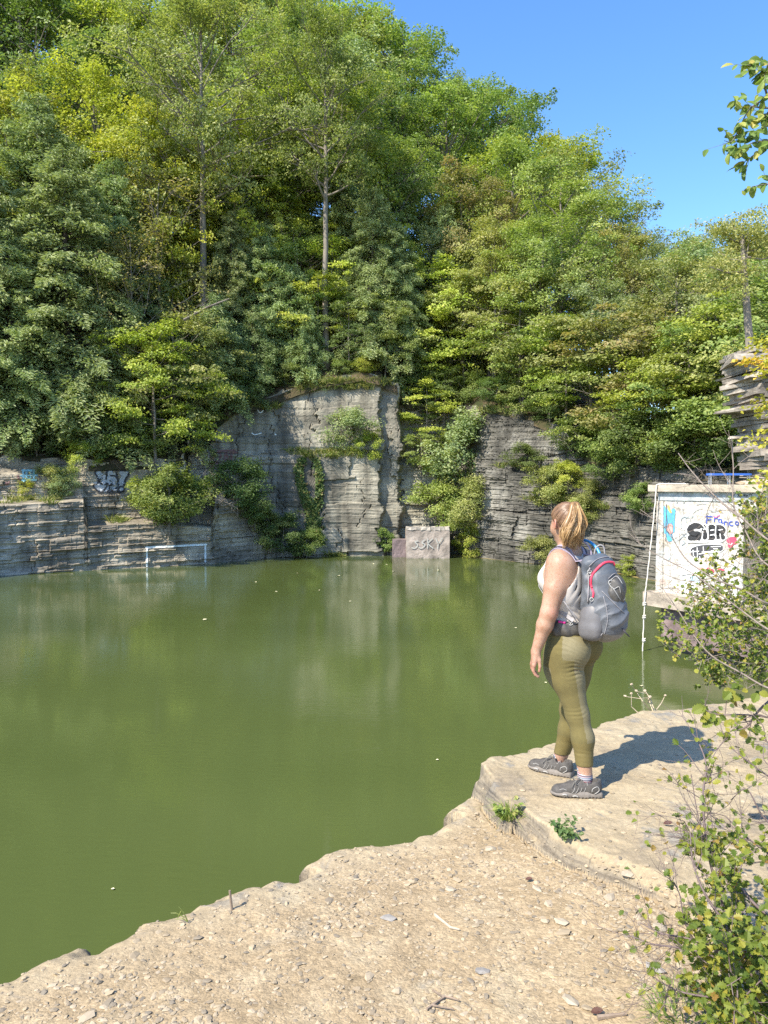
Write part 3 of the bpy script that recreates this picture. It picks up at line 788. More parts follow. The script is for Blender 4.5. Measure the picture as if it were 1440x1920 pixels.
for k, (px, m_, h_) in enumerate(((22, 'silver', 2.2), (70, 'deep', 2.0), (185, 'deep', 2.2), (232, 'deep', 2.0), (275, 'green', 2.2), (372, 'green', 2.0), (425, 'deep', 2.2), (560, 'green', 1.3), (645, 'green', 1.0), (685, 'lime', 1.1), (760, 'deep', 1.5), (815, 'deep', 1.8), (880, 'green', 1.8), (980, 'green', 1.9))):
    Yr = rimY(px)
    plant('bush%d' % (k % 3), px, Yr + .3, float(ground_z(px, Yr + .3)) - .2, h_, m_, 'bush',
          '%s low bush, %s from left along the tall left rim' % (names_mat[m_], ['first', 'second', 'third', 'fourth', 'fifth', 'sixth', 'seventh', 'eighth', 'ninth', 'tenth', 'eleventh', 'twelfth', 'thirteenth', 'fourteenth'][k]),
          cat='bush', group='bushes along the cliff rim', crown='foliage', spread=1.15)

# leaning tree rooted on the graffiti ledge
o = bush_at(292, 893, 43.6, 8.6, 'lime', 'young tree with a bare leaning trunk rising behind the large bush', 'sapling0', 1.0, cat='tree', kind='young_tree', group='young trees on the ledge', tilt=(0, .05))

# bare grey twig bush
def twigs(mb, root, n, L, r, rs, up=.5, spread=1.0, depth=3, droop=0., D0=None):
    def rec(p, d, L, r, k):
        pts = [p]; q = p.copy(); dd = d.copy()
        for s in range(4):
            dd = unit(dd + rs.normal(size=3) * .16 + np.array([0, 0, -droop])); q = q + dd * L / 4; pts.append(q.copy())
        mb.tube(pts, np.linspace(r, r * .45, 5), 4, cap=False, tint=rs.rand())
        ends.append((pts, dd))
        if k > 0:
            for c in range(3):
                f = .35 + .6 * rs.rand(); b0 = np.array(pts[0]) * (1 - f) + np.array(pts[-1]) * f
                rec(b0, unit(dd + rs.normal(size=3) * .6), L * .62, r * .55, k - 1)
    ends = []
    for i in range(n):
        a = rs.rand() * 6.28
        d = unit(np.array([math.cos(a) * spread, math.sin(a) * spread, up + .4 * rs.rand()]))
        if D0 is not None: d = unit(d * .6 + np.array(D0))
        rec(np.array(root, float), d, L * (.6 + .5 * rs.rand()), r, depth)
    return ends
TWIG = simple('grey_twig', (.33, .29, .25), .9, .3, 8)
TWIG_DARK = simple('brown_twig', (.17, .125, .11), .8, .35, 30)
for (px, py, n_, L_, lab) in ((392, 915, 9, 1.3, 'bare grey twig bush on the wall left of the dark bush'), (418, 950, 6, .9, 'smaller bare twig bush drooping below the grey one')):
    mb = MB(); p = at(px, py, surf_y(px, py) - .3); twigs(mb, p, n_, L_, .028, rs0, up=.5, spread=1)
    o = mb.build('dead_bush', TWIG); tag(o, lab, 'dead bush')

# fallen and dead branches among the front trees
for (a, b_, lab) in (((600, 665), (650, 690), 'fallen log lying on the slope above the tall cliff face'), ((345, 600), (430, 560), 'bare pale branch crossing in front of the lime tree')):
    Y = rimY(a[0]) + (3.0 if a[0] > 500 else -.5)
    p, q = at(a[0], a[1], Y), at(b_[0], b_[1], Y - .3)
    mb = MB(); mb.tube([p, p.lerp(q, .5) + Vector((0, 0, .1)), q], [.09, .07, .03], 6)
    if a[0] < 500: twigs(mb, p.lerp(q, .6), 4, 1.0, .02, rs0, up=.2, depth=1)
    o = mb.build('fallen_log' if a[0] > 500 else 'bare_branch', BARK); tag(o, lab, 'log' if a[0] > 500 else 'branch')

# ivy on the face
IVY = leaf_mat('ivy_leaves', [(0, (.045, .085, .02)), (.6, (.08, .125, .03)), (.9, (.14, .16, .04)), (1, (.2, .13, .05))], trans=.2)
mb = MB(); mbs = MB()
strands = [([(568, 858), (560, 880), (563, 905), (572, 930), (580, 960), (585, 1000)], 9), ([(592, 860), (598, 880), (600, 910), (598, 940), (590, 965), (585, 990)], 8),
           ([(578, 935), (588, 960), (592, 985), (598, 1020)], 13), ([(465, 940), (480, 965), (492, 985), (505, 1005)], 8)]
for pl, wdt in strands:
    pl = np.array(pl, float); dpl = np.concatenate([[0], np.cumsum(np.hypot(*np.diff(pl, axis=0).T))])
    stem = []
    for s in np.linspace(0, dpl[-1], 12):
        x = np.interp(s, dpl, pl[:, 0]); y = np.interp(s, dpl, pl[:, 1]); h = cliff_hit(x, y)
        if h: stem.append(h + Vector((0, -.03, 0)))
    if len(stem) > 2: mbs.tube(stem, .02, 4, cap=False)
    for i in range(int(dpl[-1] * wdt * 1.4)):
        s = rs0.rand() * dpl[-1]
        x = np.interp(s, dpl, pl[:, 0]) + rs0.normal() * wdt * .42; y = np.interp(s, dpl, pl[:, 1]) + rs0.normal() * 2
        h = cliff_hit(x, y)
        if h is None: continue
        leaf_quads(mb, np.array([[h.x, h.y - .06 - .1 * rs0.rand(), h.z]]), unit(np.array([[-.1, -.8, .6]]) + rs0.normal(size=(1, 3)) * .3), .17, rs0, asp=.8, D=np.array([[0, 0, -1.]]) + rs0.normal(size=(1, 3)) * .4)
o = thing('ivy', 'strands of green ivy hanging down the tall cliff face', 'ivy', tuple(at(580, 1000, 48)))
for mm, nm, mt in ((mb, 'foliage', IVY), (mbs, 'stem', TWIG)):
    q = mm.build(nm, mt); q.parent = o; q.matrix_parent_inverse = Matrix.Translation(-o.location)

# grass
GRASS = leaf_mat('grass_blades', [(0, (.10, .15, .03)), (.5, (.2, .23, .06)), (1, (.38, .33, .14))], trans=.3)
GRASS_FRESH = leaf_mat('fresh_grass_blades', [(0, (.10, .18, .03)), (.6, (.18, .26, .05)), (1, (.3, .3, .1))], trans=.3)
def grass(mb, c, r, n, h, rs, w=.012, droop=.5, flat=1.0):
    for i in range(n):
        a = rs.rand() * 6.28; rr = r * rs.rand() ** .5
        p = np.array(c) + np.array([math.cos(a) * rr * flat, math.sin(a) * rr, 0])
        d = unit(np.array([math.cos(a), math.sin(a), 0]) * rs.rand() * 1.2 + np.array([0, 0, 1]) + rs.normal(size=3) * .2)
        hh = h * (.5 + .7 * rs.rand()); s = unit(np.cross(d, [rs.normal(), rs.normal(), .2])) * w
        m1 = p + d * hh * .55; m2 = p + d * hh + np.array([d[0], d[1], -.5]) * hh * droop * rs.rand()
        mb.add([p - s, p + s, m1 + s * .8, m1 - s * .8, m2], [(0, 1, 2, 3)], [(3, 2, 4)], tint=rs.rand())
mb = MB()
for (x0, x1, y, n) in ((545, 700, 848, 46), (560, 640, 852, 14), (612, 648, 1042, 12), (985, 1075, 935, 26), (205, 232, 975, 12), (905, 960, 768, 16), (1060, 1140, 950, 14), (560, 745, 716, 60), (430, 520, 762, 26), (560, 700, 726, 30), (0, 100, 938, 14), (930, 1010, 875, 8)):
    for i in range(n):
        px = rs0.uniform(x0, x1); py = y + rs0.normal() * 3
        h = cliff_hit(px, py)
        if h is None: continue
        grass(mb, (h.x, h.y - .05, h.z - .1), .25, 26, .55, rs0, w=.02, droop=1.2)
o = mb.build('grass', GRASS); tag(o, 'dry grass tufts growing along the cliff ledges', 'grass', kind='stuff')

# ================================================================ ribbons of paint
def catmull(pts, per=6):
    pts = np.array(pts, float)
    if len(pts) < 3: return np.stack([np.interp(np.linspace(0, 1, 8), [0, 1], pts[:, c]) for c in range(pts.shape[1])], -1)
    P = np.vstack([2 * pts[0] - pts[1], pts, 2 * pts[-1] - pts[-2]]); out_ = []
    for i in range(1, len(P) - 2):
        for t in np.arange(per) / per:
            out_.append(.5 * ((2 * P[i]) + (-P[i - 1] + P[i + 1]) * t + (2 * P[i - 1] - 5 * P[i] + 4 * P[i + 1] - P[i + 2]) * t * t + (-P[i - 1] + 3 * P[i] - 3 * P[i + 1] + P[i + 2]) * t ** 3))
    out_.append(P[-2]); return np.array(out_)
def ribbon2d(pts, w, smooth=True):
    p = catmull(pts) if smooth else np.vstack([np.linspace(pts[i], pts[i + 1], 24, endpoint=(i == len(pts) - 2)) for i in range(len(pts) - 1)])
    t = unit(np.gradient(p, axis=0)); n = np.stack([-t[:, 1], t[:, 0]], -1)
    a = p + n * w / 2; b = p - n * w / 2
    e0 = p[0] - t[0] * w * .35; e1 = p[-1] + t[-1] * w * .35       # blunt round ends
    a = np.vstack([e0 + n[0] * w * .25, a, e1 + n[-1] * w * .25]); b = np.vstack([e0 - n[0] * w * .25, b, e1 - n[-1] * w * .25])
    return a, b
def cliff_paint(mb, pts, w, lift=.03, m=0, smooth=True, fill=None):
    """paint on the rock: each point of the stroke is dropped on the real surface"""
    a, b = ribbon2d(np.array(pts, float), w, smooth)
    rows = 3; grid = []
    for f in np.linspace(0, 1, rows):
        for q in a * (1 - f) + b * f:
            h = cliff_hit(q[0], q[1]); h = h if h else at(q[0], q[1], float(D(q[0])))
            d = (Vector((0, 0, CZ)) - h).normalized(); grid.append(tuple(h + d * lift))
    n = len(a); i = np.arange(rows - 1)[:, None] * n; j = np.arange(n - 1)[None, :]
    mb.add(grid, np.stack([i + j, i + j + 1, i + n + j + 1, i + n + j], -1).reshape(-1, 4), None, .5, m)
def paint(name, c, rough=.6, var=.2): return simple(name, c, rough, var, 12, bump=.3, bscale=30, bdist=.01)
P_WHITE = paint('white_paint', (.72, .76, .74)); P_BLACK = paint('black_paint', (.03, .03, .032)); P_SILVER = paint('silver_paint', (.36, .38, .40))
P_BLUE = paint('pale_blue_paint', (.30, .55, .62)); P_RED = paint('faded_red_paint', (.20, .11, .105)); P_PALE = paint('faded_white_paint', (.42, .42, .39))
mb = MB()
for pl in ([(275.5, 1062), (275.5, 1028)], [(274, 1026.5), (387, 1021)], [(385, 1023), (385, 1053)]):
    cliff_paint(mb, pl, 3.6, .05, smooth=False)
o = mb.build('painted_goal', P_WHITE); tag(o, 'white goal frame painted on the rock just above the water', 'graffiti')
mb = MB()   # silver letters with black outline
K = lambda L: [(172 + x * .2778, 850 + y * .2778) for x, y in L]
z = lambda L: [(x * .2778, 850 + y * .2778) for x, y in L]
fills = [([z([(660, 140), (690, 165), (735, 185), (690, 215), (650, 215)])], 13), ([z([(660, 235), (700, 245), (735, 225)])], 9), ([z([(745, 130), (745, 200), (740, 250)]), z([(775, 240), (775, 160), (750, 150)])], 10), ([z([(820, 130), (850, 130), (820, 200), (815, 250)])], 11)]
for ls, w_ in fills:
    for l in ls: cliff_paint(mb, l, w_, .035, m=0)
for l in (z([(640, 120), (700, 112), (860, 118), (870, 135), (845, 180), (835, 215)]), z([(640, 130), (665, 175), (660, 200), (630, 220), (680, 262), (725, 220)]), z([(690, 165), (665, 190), (700, 208), (730, 205)]),
          z([(722, 115), (718, 200), (740, 225), (725, 262)]), z([(745, 150), (780, 155), (800, 200), (785, 235), (760, 250), (730, 262), (800, 265)]), z([(742, 185), (755, 200), (745, 215), (765, 215)]),
          z([(785, 125), (800, 200)]), z([(810, 225), (835, 228), (832, 255), (805, 258), (803, 232), (812, 224)])):
    cliff_paint(mb, l, 3.2, .05, m=1)
o = mb.build('silver_graffiti', mats=[P_SILVER, P_BLACK]); tag(o, 'silver graffiti letters with thick black outlines on the left rock wall', 'graffiti')
mb = MB()
for l in (z([(150, 115), (230, 115)]), z([(150, 182), (245, 178)]), z([(155, 110), (160, 190)]), z([(180, 120), (178, 165), (205, 165), (205, 115)]), z([(228, 120), (228, 170)]), z([(140, 150), (250, 148)])):
    cliff_paint(mb, l, 3.5, .04, m=0)
for l in (z([(120, 150), (130, 190)]), z([(262, 120), (270, 170)]), z([(40, 195), (48, 212), (62, 190)])): cliff_paint(mb, l, 3, .04, m=1)
o = mb.build('blue_graffiti', mats=[P_BLUE, P_RED]); tag(o, 'small pale blue graffiti on the rock at the far left', 'graffiti')
mb = MB()
for l in ([(404, 853), (410, 848), (414, 856), (404, 868), (415, 870)], [(420, 868), (424, 848), (430, 868)], [(434, 850), (434, 868)], [(430, 850), (444, 848)], [(402, 846), (446, 844)], [(402, 876), (445, 874)]): cliff_paint(mb, l, 4.0, .04)
o = mb.build('red_graffiti', P_RED); tag(o, 'faded red graffiti on the wall above the bare twig bush', 'graffiti')
mb = MB()
for l in ([(368, 846), (368, 866)], [(376, 845), (376, 872)], [(368, 846), (390, 845), (391, 868)], [(384, 850), (386, 878)], [(366, 858), (370, 876)]): cliff_paint(mb, l, 1.5, .04)
o = mb.build('white_graffiti', P_PALE); tag(o, 'thin white graffiti lines on the wall left of the faded red letters', 'graffiti')
mb = MB()
for l in ([(472, 812), (478, 815), (490, 812)], [(482, 768), (488, 774), (494, 769)], [(515, 814), (518, 815)]): cliff_paint(mb, l, 2.0, .04)
o = mb.build('white_scribble', P_WHITE); tag(o, 'tiny white scribbles high on the tall cliff face', 'graffiti')

# ---------------------------------------------------------------- block at the foot of the gully
CONC = simple('old_concrete', (.40, .36, .31), .9, .3, 3, bump=.6, bscale=10, bdist=.03)
def rough_box(mb, x0, x1, y0, y1, z0, z1, rs, n=14, amp=.04, m=0):
    """box with noisy faces (three visible ones subdivided)"""
    def face(o, u, v, nu, nv, nrm):
        o, u, v, nrm = map(lambda q: np.array(q, float), (o, u, v, nrm))
        uu, vv = np.meshgrid(np.linspace(0, 1, nu), np.linspace(0, 1, nv), indexing='ij')
        nn = (fbm(uu * 5 + o[0], vv * 5 + o[2], int(rs.randint(90))) - .5) * 2 * amp
        edge = np.minimum(np.minimum(uu, 1 - uu), np.minimum(vv, 1 - vv)); nn = nn * np.clip(edge * 8, 0, 1)
        P = o + uu[..., None] * u + vv[..., None] * v + nn[..., None] * nrm
        i = np.arange(nu - 1)[:, None] * nv; j = np.arange(nv - 1)[None, :]
        mb.add(P.reshape(-1, 3), np.stack([i + j, i + nv + j, i + nv + j + 1, i + j + 1], -1).reshape(-1, 4), None, .5, m)
    dx, dy, dz = x1 - x0, y1 - y0, z1 - z0
    face((x0, y0, z0), (dx, 0, 0), (0, 0, dz), n, n, (0, -1, 0)); face((x1, y0, z0), (0, dy, 0), (0, 0, dz), n, n, (1, 0, 0))
    face((x0, y1, z0), (0, -dy, 0), (0, 0, dz), n, n, (-1, 0, 0)); face((x1, y1, z0), (-dx, 0, 0), (0, 0, dz), n, n, (0, 1, 0))
    face((x0, y0, z1), (dx, 0, 0), (0, dy, 0), n, n, (0, 0, 1))
Yb = 47.2; bl = at(762, 1040, Yb); br = at(843, 1040, Yb); tz = at(800, 989, Yb).z
mb = MB(); rough_box(mb, bl.x, br.x, Yb, Yb + 2.2, -.5, tz - .18, rs0, 20, .05); 
m2_ = MB()
for i in range(9): m2_.box((bl.x + (br.x - bl.x) * (i + .5) / 9, Yb + .25, tz - .07), ((br.x - bl.x) / 9 * 1.05, .55, .2), rz=rs0.normal() * .05, jit=.07, rnd=rs0)
m3_ = MB(); p0 = at(736, 1040, 47.9)
rough_box(m3_, p0.x, bl.x - .005, 47.9, 49, -.5, at(745, 1012, 47.9).z, rs0, 10, .04)
blk = thing('concrete_block', 'square pale concrete block with graffiti at the foot of the leafy gully', 'block', ((bl.x + br.x) / 2, Yb, 0))
M_blk = simple('pinkish_concrete', (.30, .255, .22), .9, .5, 1.5, bump=.6, bscale=8, bdist=.04)
M_blk2 = simple('purple_stained_concrete', (.17, .13, .13), .9, .3, 1.5, bump=.6, bscale=8, bdist=.04)
for mm, nm, mt in ((mb, 'wall', M_blk), (m2_, 'cap_stones', CONC), (m3_, 'low_wall', M_blk2)):
    q = mm.build(nm, mt); q.parent = blk; q.matrix_parent_inverse = Matrix.Translation(-blk.location)
mb = MB()
def plane_ribbon(mb, pts, w, conv, off, m=0, smooth=True):
    a, b = ribbon2d(np.array(pts, float), w, smooth)
    v = [tuple(conv(q[0], q[1], off)) for q in a] + [tuple(conv(q[0], q[1], off)) for q in b]
    n = len(a); j = np.arange(n - 1)
    mb.add(v, np.stack([j, j + 1, n + j + 1, n + j], -1), None, .5, m)
cv = lambda x, y, o: at(x, y, Yb - .055 - o)
for l in ([(784, 1014), (778, 1016), (783, 1022), (778, 1028), (772, 1027)], [(797, 1012), (791, 1017), (797, 1022), (790, 1028), (785, 1026)], [(802, 1010), (802, 1028)], [(811, 1010), (803, 1019), (812, 1028)], [(817, 1010), (822, 1018), (829, 1009)], [(822, 1018), (820, 1029)]):
    plane_ribbon(mb, l, 1.9, cv, 0)
q = mb.build('graffiti', P_PALE); q.parent = blk; q.matrix_parent_inverse = Matrix.Translation(-blk.location)
# ================================================================ graffiti covered concrete hut on the right
A0 = np.array([7.42, 20.8]); E = unit(np.array([1.29, -2.2])); Nn_ = np.array([E[1], -E[0]])   # outward normal of the wall
if np.dot(Nn_, -A0) < 0: Nn_ = -Nn_
def hw(t, n, z): p = A0 + E * t + Nn_ * n; return (p[0], p[1], z)
HA = math.atan2(E[1], E[0])
hut = thing('graffiti_hut', 'white concrete dam hut covered in graffiti standing over the water at the right', 'hut', hw(1.3, -1, 0))
def hadd(mb, name, mat=None, mats=None, smooth=False, parent=None):
    q = mb.build(name, mat, mats=mats, smooth=smooth); q.parent = parent or hut
    q.matrix_parent_inverse = Matrix.Translation(-hut.location) if not parent else parent.matrix_world.inverted(); return q
def hbox(mb, t0, t1, n0, n1, z0, z1, jit=0, m=0, sub=1):
    """box in hut coordinates with subdivided, slightly uneven outer face"""
    nt_, nz = max(2, int((t1 - t0) / .06)), max(2, int((z1 - z0) / .06))
    if sub:
        u, v = np.meshgrid(np.linspace(t0, t1, nt_), np.linspace(z0, z1, nz), indexing='ij')
        d = (fbm(u * 2.2 + n0, v * 2.2, 5, 5) - .5) * 2 * jit
        ed = np.minimum(np.minimum(u - t0, t1 - u), np.minimum(v - z0, z1 - v)); d = np.where(ed < 1e-6, -.3 * jit * fbm(u * 9, v * 9, 6), d)
        n_ = n1 + d
        P = np.stack([A0[0] + E[0] * u + Nn_[0] * n_, A0[1] + E[1] * u + Nn_[1] * n_, v], -1).reshape(-1, 3)
        i = np.arange(nt_ - 1)[:, None] * nz; j = np.arange(nz - 1)[None, :]
        mb.add(P, np.stack([i + j, i + nz + j, i + nz + j + 1, i + j + 1], -1).reshape(-1, 4), None, .5, m)
    c = [hw(t, n, z) for t, n, z in ((t0, n0, z0), (t1, n0, z0), (t1, n1, z0), (t0, n1, z0), (t0, n0, z1), (t1, n0, z1), (t1, n1, z1), (t0, n1, z1))]
    f = [(0, 3, 2, 1), (4, 5, 6, 7), (0, 1, 5, 4), (1, 2, 6, 5), (3, 0, 4, 7)] + ([] if sub else [(2, 3, 7, 6)])
    mb.add(c, f, None, .5, m)

def graffiti_wall(name):
    m, nt, out = new_mat(name)
    b = N(nt, 'ShaderNodeBsdfPrincipled', i_Roughness=.75); b.inputs['Specular IOR Level'].default_value = .3
    geo = N(nt, 'ShaderNodeNewGeometry')
    def tex(sc, det=6, rough=.6, off=(0, 0, 0)):
        mp = N(nt, 'ShaderNodeMapping', i_Scale=sc, i_Location=off); nt.links.new(geo.outputs['Position'], mp.inputs[0])
        n = N(nt, 'ShaderNodeTexNoise', i_Scale=1.0, i_Detail=float(det), i_Roughness=rough); n.inputs['Distortion'].default_value = 1.2
        nt.links.new(mp.outputs[0], n.inputs[0]); return n.outputs[0]
    base = ramp(nt, tex((2.2, 2.2, 3)), [(.3, (.40, .36, .30)), (.45, (.58, .55, .50)), (.7, (.72, .70, .66))])
    # ghost lines of painted over writing
    sc = tex((4, 4, 6), 2)
    lines = ramp(nt, sc, [(.455, 1.0), (.48, .45), (.5, .5), (.52, 1.0)])
    m1 = N(nt, 'ShaderNodeMixRGB', blend_type='MULTIPLY', i_Fac=.85); nt.links.new(base, m1.inputs[1]); nt.links.new(lines, m1.inputs[2])
    tint_ = ramp(nt, tex((1.4, 1.4, 2.2), 3, off=(3, 1, 7)), [(.3, (.75, .85, .95)), (.45, (1, 1, 1)), (.58, (1, .96, .88)), (.68, (1, .83, .80))])
    m2 = N(nt, 'ShaderNodeMixRGB', blend_type='MULTIPLY', i_Fac=.8); nt.links.new(m1.outputs[0], m2.inputs[1]); nt.links.new(tint_, m2.inputs[2])
    strk = ramp(nt, tex((5, 5, .5), 5), [(.40, .62), (.52, 1.0)])
    m4 = N(nt, 'ShaderNodeMixRGB', blend_type='MULTIPLY', i_Fac=.7); nt.links.new(m2.outputs[0], m4.inputs[1]); nt.links.new(strk, m4.inputs[2])
    chip = ramp(nt, tex((9, 9, 9), 4), [(.62, 0.0), (.65, .7)]); m5 = N(nt, 'ShaderNodeMixRGB'); m5.inputs[2].default_value = (.26, .22, .17, 1); nt.links.new(chip, m5.inputs[0]); nt.links.new(m4.outputs[0], m5.inputs[1])
    nt.links.new(m5.outputs[0], b.inputs['Base Color'])
    bp = N(nt, 'ShaderNodeBump', i_Strength=.5, i_Distance=.02); nt.links.new(tex((14, 14, 14)), bp.inputs['Height']); nt.links.new(bp.outputs[0], b.inputs['Normal'])
    nt.links.new(b.outputs[0], out.inputs[0]); return m
M_wall = graffiti_wall('painted_concrete')
M_slab = simple('weathered_concrete', (.38, .33, .26), .9, .3, 3, bump=.7, bscale=14, bdist=.02)
M_band = simple('grey_painted_band', (.38, .41, .42), .8, .35, 5, bump=.4, bscale=20, bdist=.01)
M_foot = simple('brown_footing', (.34, .29, .23), .9, .4, 3, bump=.7, bscale=10, bdist=.03)
M_low = simple('purple_stained_base', (.17, .125, .12), .85, .5, 2.5, bump=.6, bscale=10, bdist=.03)
mb = MB(); hbox(mb, 0, 2.55, -2.6, 0, 1.62, 4.1, jit=.012); wall = hadd(mb, 'wall', M_wall)
mb = MB(); hbox(mb, -.02, .2, -.3, .045, 1.62, 4.08, jit=.02); hadd(mb, 'pilaster', M_wall)
mb = MB(); hbox(mb, .02, 5.2, -2.5, .03, 4.1, 4.33, jit=.006); hadd(mb, 'lintel', M_band)
mb = MB(); hbox(mb, -.22, 5.4, -2.9, .16, 4.335, 4.52, jit=.012); roof = hadd(mb, 'roof', M_slab)
mb = MB(); hbox(mb, 2.45, 3.05, -.2, .06, 3.88, 4.11, jit=.015); hadd(mb, 'bracket', M_wall)
mb = MB(); hbox(mb, 4.6, 5.2, -2.6, -.02, .4, 4.09, jit=.02); hbox(mb, 2.56, 4.59, -2.6, -2.3, .4, 4.09, jit=.02); hadd(mb, 'inner_wall', simple('dark_inner_wall', (.12, .115, .105), .9, .3, 2))
mb = MB(); hbox(mb, -.25, 5.2, -2.7, .28, 1.25, 1.618, jit=.035); hadd(mb, 'footing', M_foot)
mb = MB(); hbox(mb, .1, 5.0, -2.7, -.05, .32, 1.248, jit=.05); hadd(mb, 'base', M_low)
mb = MB(); hbox(mb, .5, 5.0, -2.7, -.35, -.6, .318, jit=.05); hadd(mb, 'plinth', simple('dark_undercut_stone', (.05, .045, .035), .6, .4, 4))  # near-black colour stands in for the dark undercut gap above the water

W_ = np.array([Nn_[0], Nn_[1], 0.])
def wall_px(x, y, off):
    """point of the picture -> point on the wall plane, off metres proud"""
    o = np.array([0, 0, CZ]); d = np.array(at(x, y, 10)) - o
    p0 = np.array(hw(0, .014 + off, 0)); t = np.dot(p0 - o, W_) / np.dot(d, W_)
    return o + d * t
def zz(L): return [(1220 + x * .15278, 880 + y * .15278) for x, y in L]
GP = {'blk': P_BLACK, 'wht': paint('fresh_white_paint', (.82, .82, .8)), 'gry': paint('grey_paint', (.30, .33, .34)), 'lbl': paint('sky_blue_paint', (.10, .36, .58)), 'pnk': paint('salmon_paint', (.68, .33, .30)), 'red': paint('raspberry_paint', (.72, .07, .13)),
      'nvy': paint('navy_paint', (.05, .09, .38)), 'org': paint('ochre_paint', (.5, .36, .12)), 'mag': paint('magenta_paint', (.55, .1, .35)), 'pale': paint('washed_blue_paint', (.45, .6, .68)), 'dgr': paint('dark_grey_paint', (.06, .06, .065))}
def graf(name, strokes, lab=None):
    keys = []; mb = MB()
    for k, (c, w_, pts) in enumerate(strokes):
        if c not in keys: keys.append(c)
        plane_ribbon(mb, zz(pts), w_ * .15278, wall_px, .002 + .0005 * k, m=keys.index(c))
    q = hadd(mb, name, mats=[GP[c] for c in keys])
    if lab: q['label'] = lab
    return q
S_ = [(600, 700), (530, 695), (480, 740), (520, 790), (590, 800), (570, 850), (480, 840)]
I_ = [(650, 750), (665, 840)]; Ih = [(648, 705), (655, 706)]
E1 = [(770, 710), (725, 720), (725, 840), (770, 835)]; E2 = [(725, 775), (765, 770)]
R1 = [(825, 835), (815, 770), (815, 715), (870, 720), (890, 760), (840, 785), (890, 840)]
letters = [S_, I_, Ih, E1, E2, R1]
st = [('wht', 108 if l in (S_,) else 96, l) for l in letters] + [('blk', 74 if l in (S_,) else 62, l) for l in letters]
st += [('wht', 12, l) for l in ([(628, 672), (660, 715), (650, 740)], [(700, 700), (705, 850)], [(800, 700), (795, 760), (800, 850)], [(735, 748), (775, 742)], [(730, 808), (775, 800)], [(835, 745), (880, 738)], [(850, 790), (860, 860)], [(640, 760), (630, 860)])]
st += [('wht', 24, [(455, 890), (880, 882)])]
graf('black_lettering', st, 'big black bubble letters outlined in white')
st = [('wht', 120, [(520, 985), (850, 960)]), ('dgr', 80, [(520, 1000), (600, 975), (700, 965), (860, 965)]), ('dgr', 70, [(520, 1030), (620, 1050)])]
st += [('wht', 10, l) for l in ([(500, 1010), (590, 1005)], [(520, 990), (525, 1060)], [(570, 960), (575, 1060)], [(590, 1040), (650, 1030)], [(645, 950), (650, 1030)], [(740, 950), (860, 945)], [(740, 1000), (840, 1000)], [(770, 975), (820, 975)], [(540, 1070), (545, 1110)], [(570, 1070), (575, 1110)], [(600, 1070), (610, 1110)])]
graf('grey_lettering', st, 'broken dark letters below the big black ones')
graf('blue_script', [('nvy', 14, l) for l in ([(690, 570), (685, 660)], [(680, 575), (755, 580)], [(690, 620), (740, 615)], [(780, 640), (785, 600), (820, 605)], [(840, 660), (835, 615), (870, 620), (860, 665), (885, 655)], [(905, 690), (905, 645), (945, 655), (950, 695)], [(1000, 640), (970, 650), (975, 685), (1010, 690)], [(1045, 640), (1075, 650), (1070, 680), (1040, 670), (1045, 640)])], 'word in blue handwriting above the black letters')
graf('red_star', [('red', 70, [(960, 870), (1040, 890)]), ('red', 60, [(990, 850), (975, 940)]), ('red', 40, [(1000, 850), (1040, 840)]), ('wht', 10, [(960, 915), (985, 925), (1000, 905)])], 'raspberry red star right of the black letters')
graf('blue_creature', [('lbl', 70, [(212, 500), (215, 620), (225, 760), (235, 860)]), ('lbl', 50, [(280, 500), (270, 600), (268, 760)]), ('dgr', 74, [(238, 690), (238, 770)]), ('lbl', 30, [(165, 460), (175, 620), (180, 780)]), ('pnk', 62, [(238, 690), (238, 770)]),
                       ('org', 26, [(215, 450), (225, 490), (250, 530)]), ('lbl', 10, [(110, 560), (120, 700), (100, 820), (110, 900)]), ('dgr', 8, [(190, 430), (192, 600), (186, 880)]), ('pale', 30, [(190, 1000), (215, 1100)])], 'sky blue painted figure with a salmon oval')
graf('pale_scrawl', [('gry', 12, l) for l in ([(380, 720), (370, 620), (420, 580), (480, 600)], [(440, 650), (430, 600), (470, 590), (490, 640)], [(500, 600), (520, 570), (540, 620)], [(370, 760), (400, 800), (450, 780)], [(350, 860), (400, 820), (430, 830)], [(390, 870), (420, 900), (380, 930)])] +
     [('gry', 8, l) for l in ([(300, 380), (320, 420), (340, 370), (360, 430)], [(380, 380), (400, 420), (420, 390)], [(560, 440), (620, 420), (680, 430)], [(520, 540), (560, 500), (640, 480)], [(720, 500), (780, 520), (860, 500), (880, 540)])] +
     [('org', 22, [(840, 505), (860, 525)]), ('mag', 10, [(770, 570), (800, 590), (850, 560)]), ('red', 50, [(700, 1230), (760, 1250)]), ('red', 26, [(520, 1290), (570, 1292)]), ('pnk', 30, [(600, 1210), (660, 1230)]), ('red', 18, [(830, 1230), (860, 1225), (900, 1240)]), ('pale', 60, [(500, 1340), (560, 1330), (570, 1380)]), ('wht', 130, [(400, 1430), (520, 1480)]), ('wht', 90, [(360, 1260), (500, 1240), (620, 1300)])], 'tangle of faint scrawls and colour patches')
K2 = [('dgr', 7, l) for l in ([(1060, 330), (1080, 350), (1070, 365)], [(1100, 345), (1105, 360), (1120, 345)], [(1135, 350), (1150, 340), (1150, 360)], [(1165, 345), (1175, 362), (1190, 345)], [(1205, 345), (1225, 330), (1235, 350)], [(1245, 330), (1260, 320)])]
mb = MB()
for k, (c, w_, pts) in enumerate(K2): plane_ribbon(mb, [(x, y - 8) for x, y in zz(pts)] if 0 else zz([(x, y - 30) for x, y in pts]), w_ * .15278, lambda x, y, o: wall_px(x, y, o + .036), .001)
hadd(mb, 'lintel_scrawl', P_BLACK)
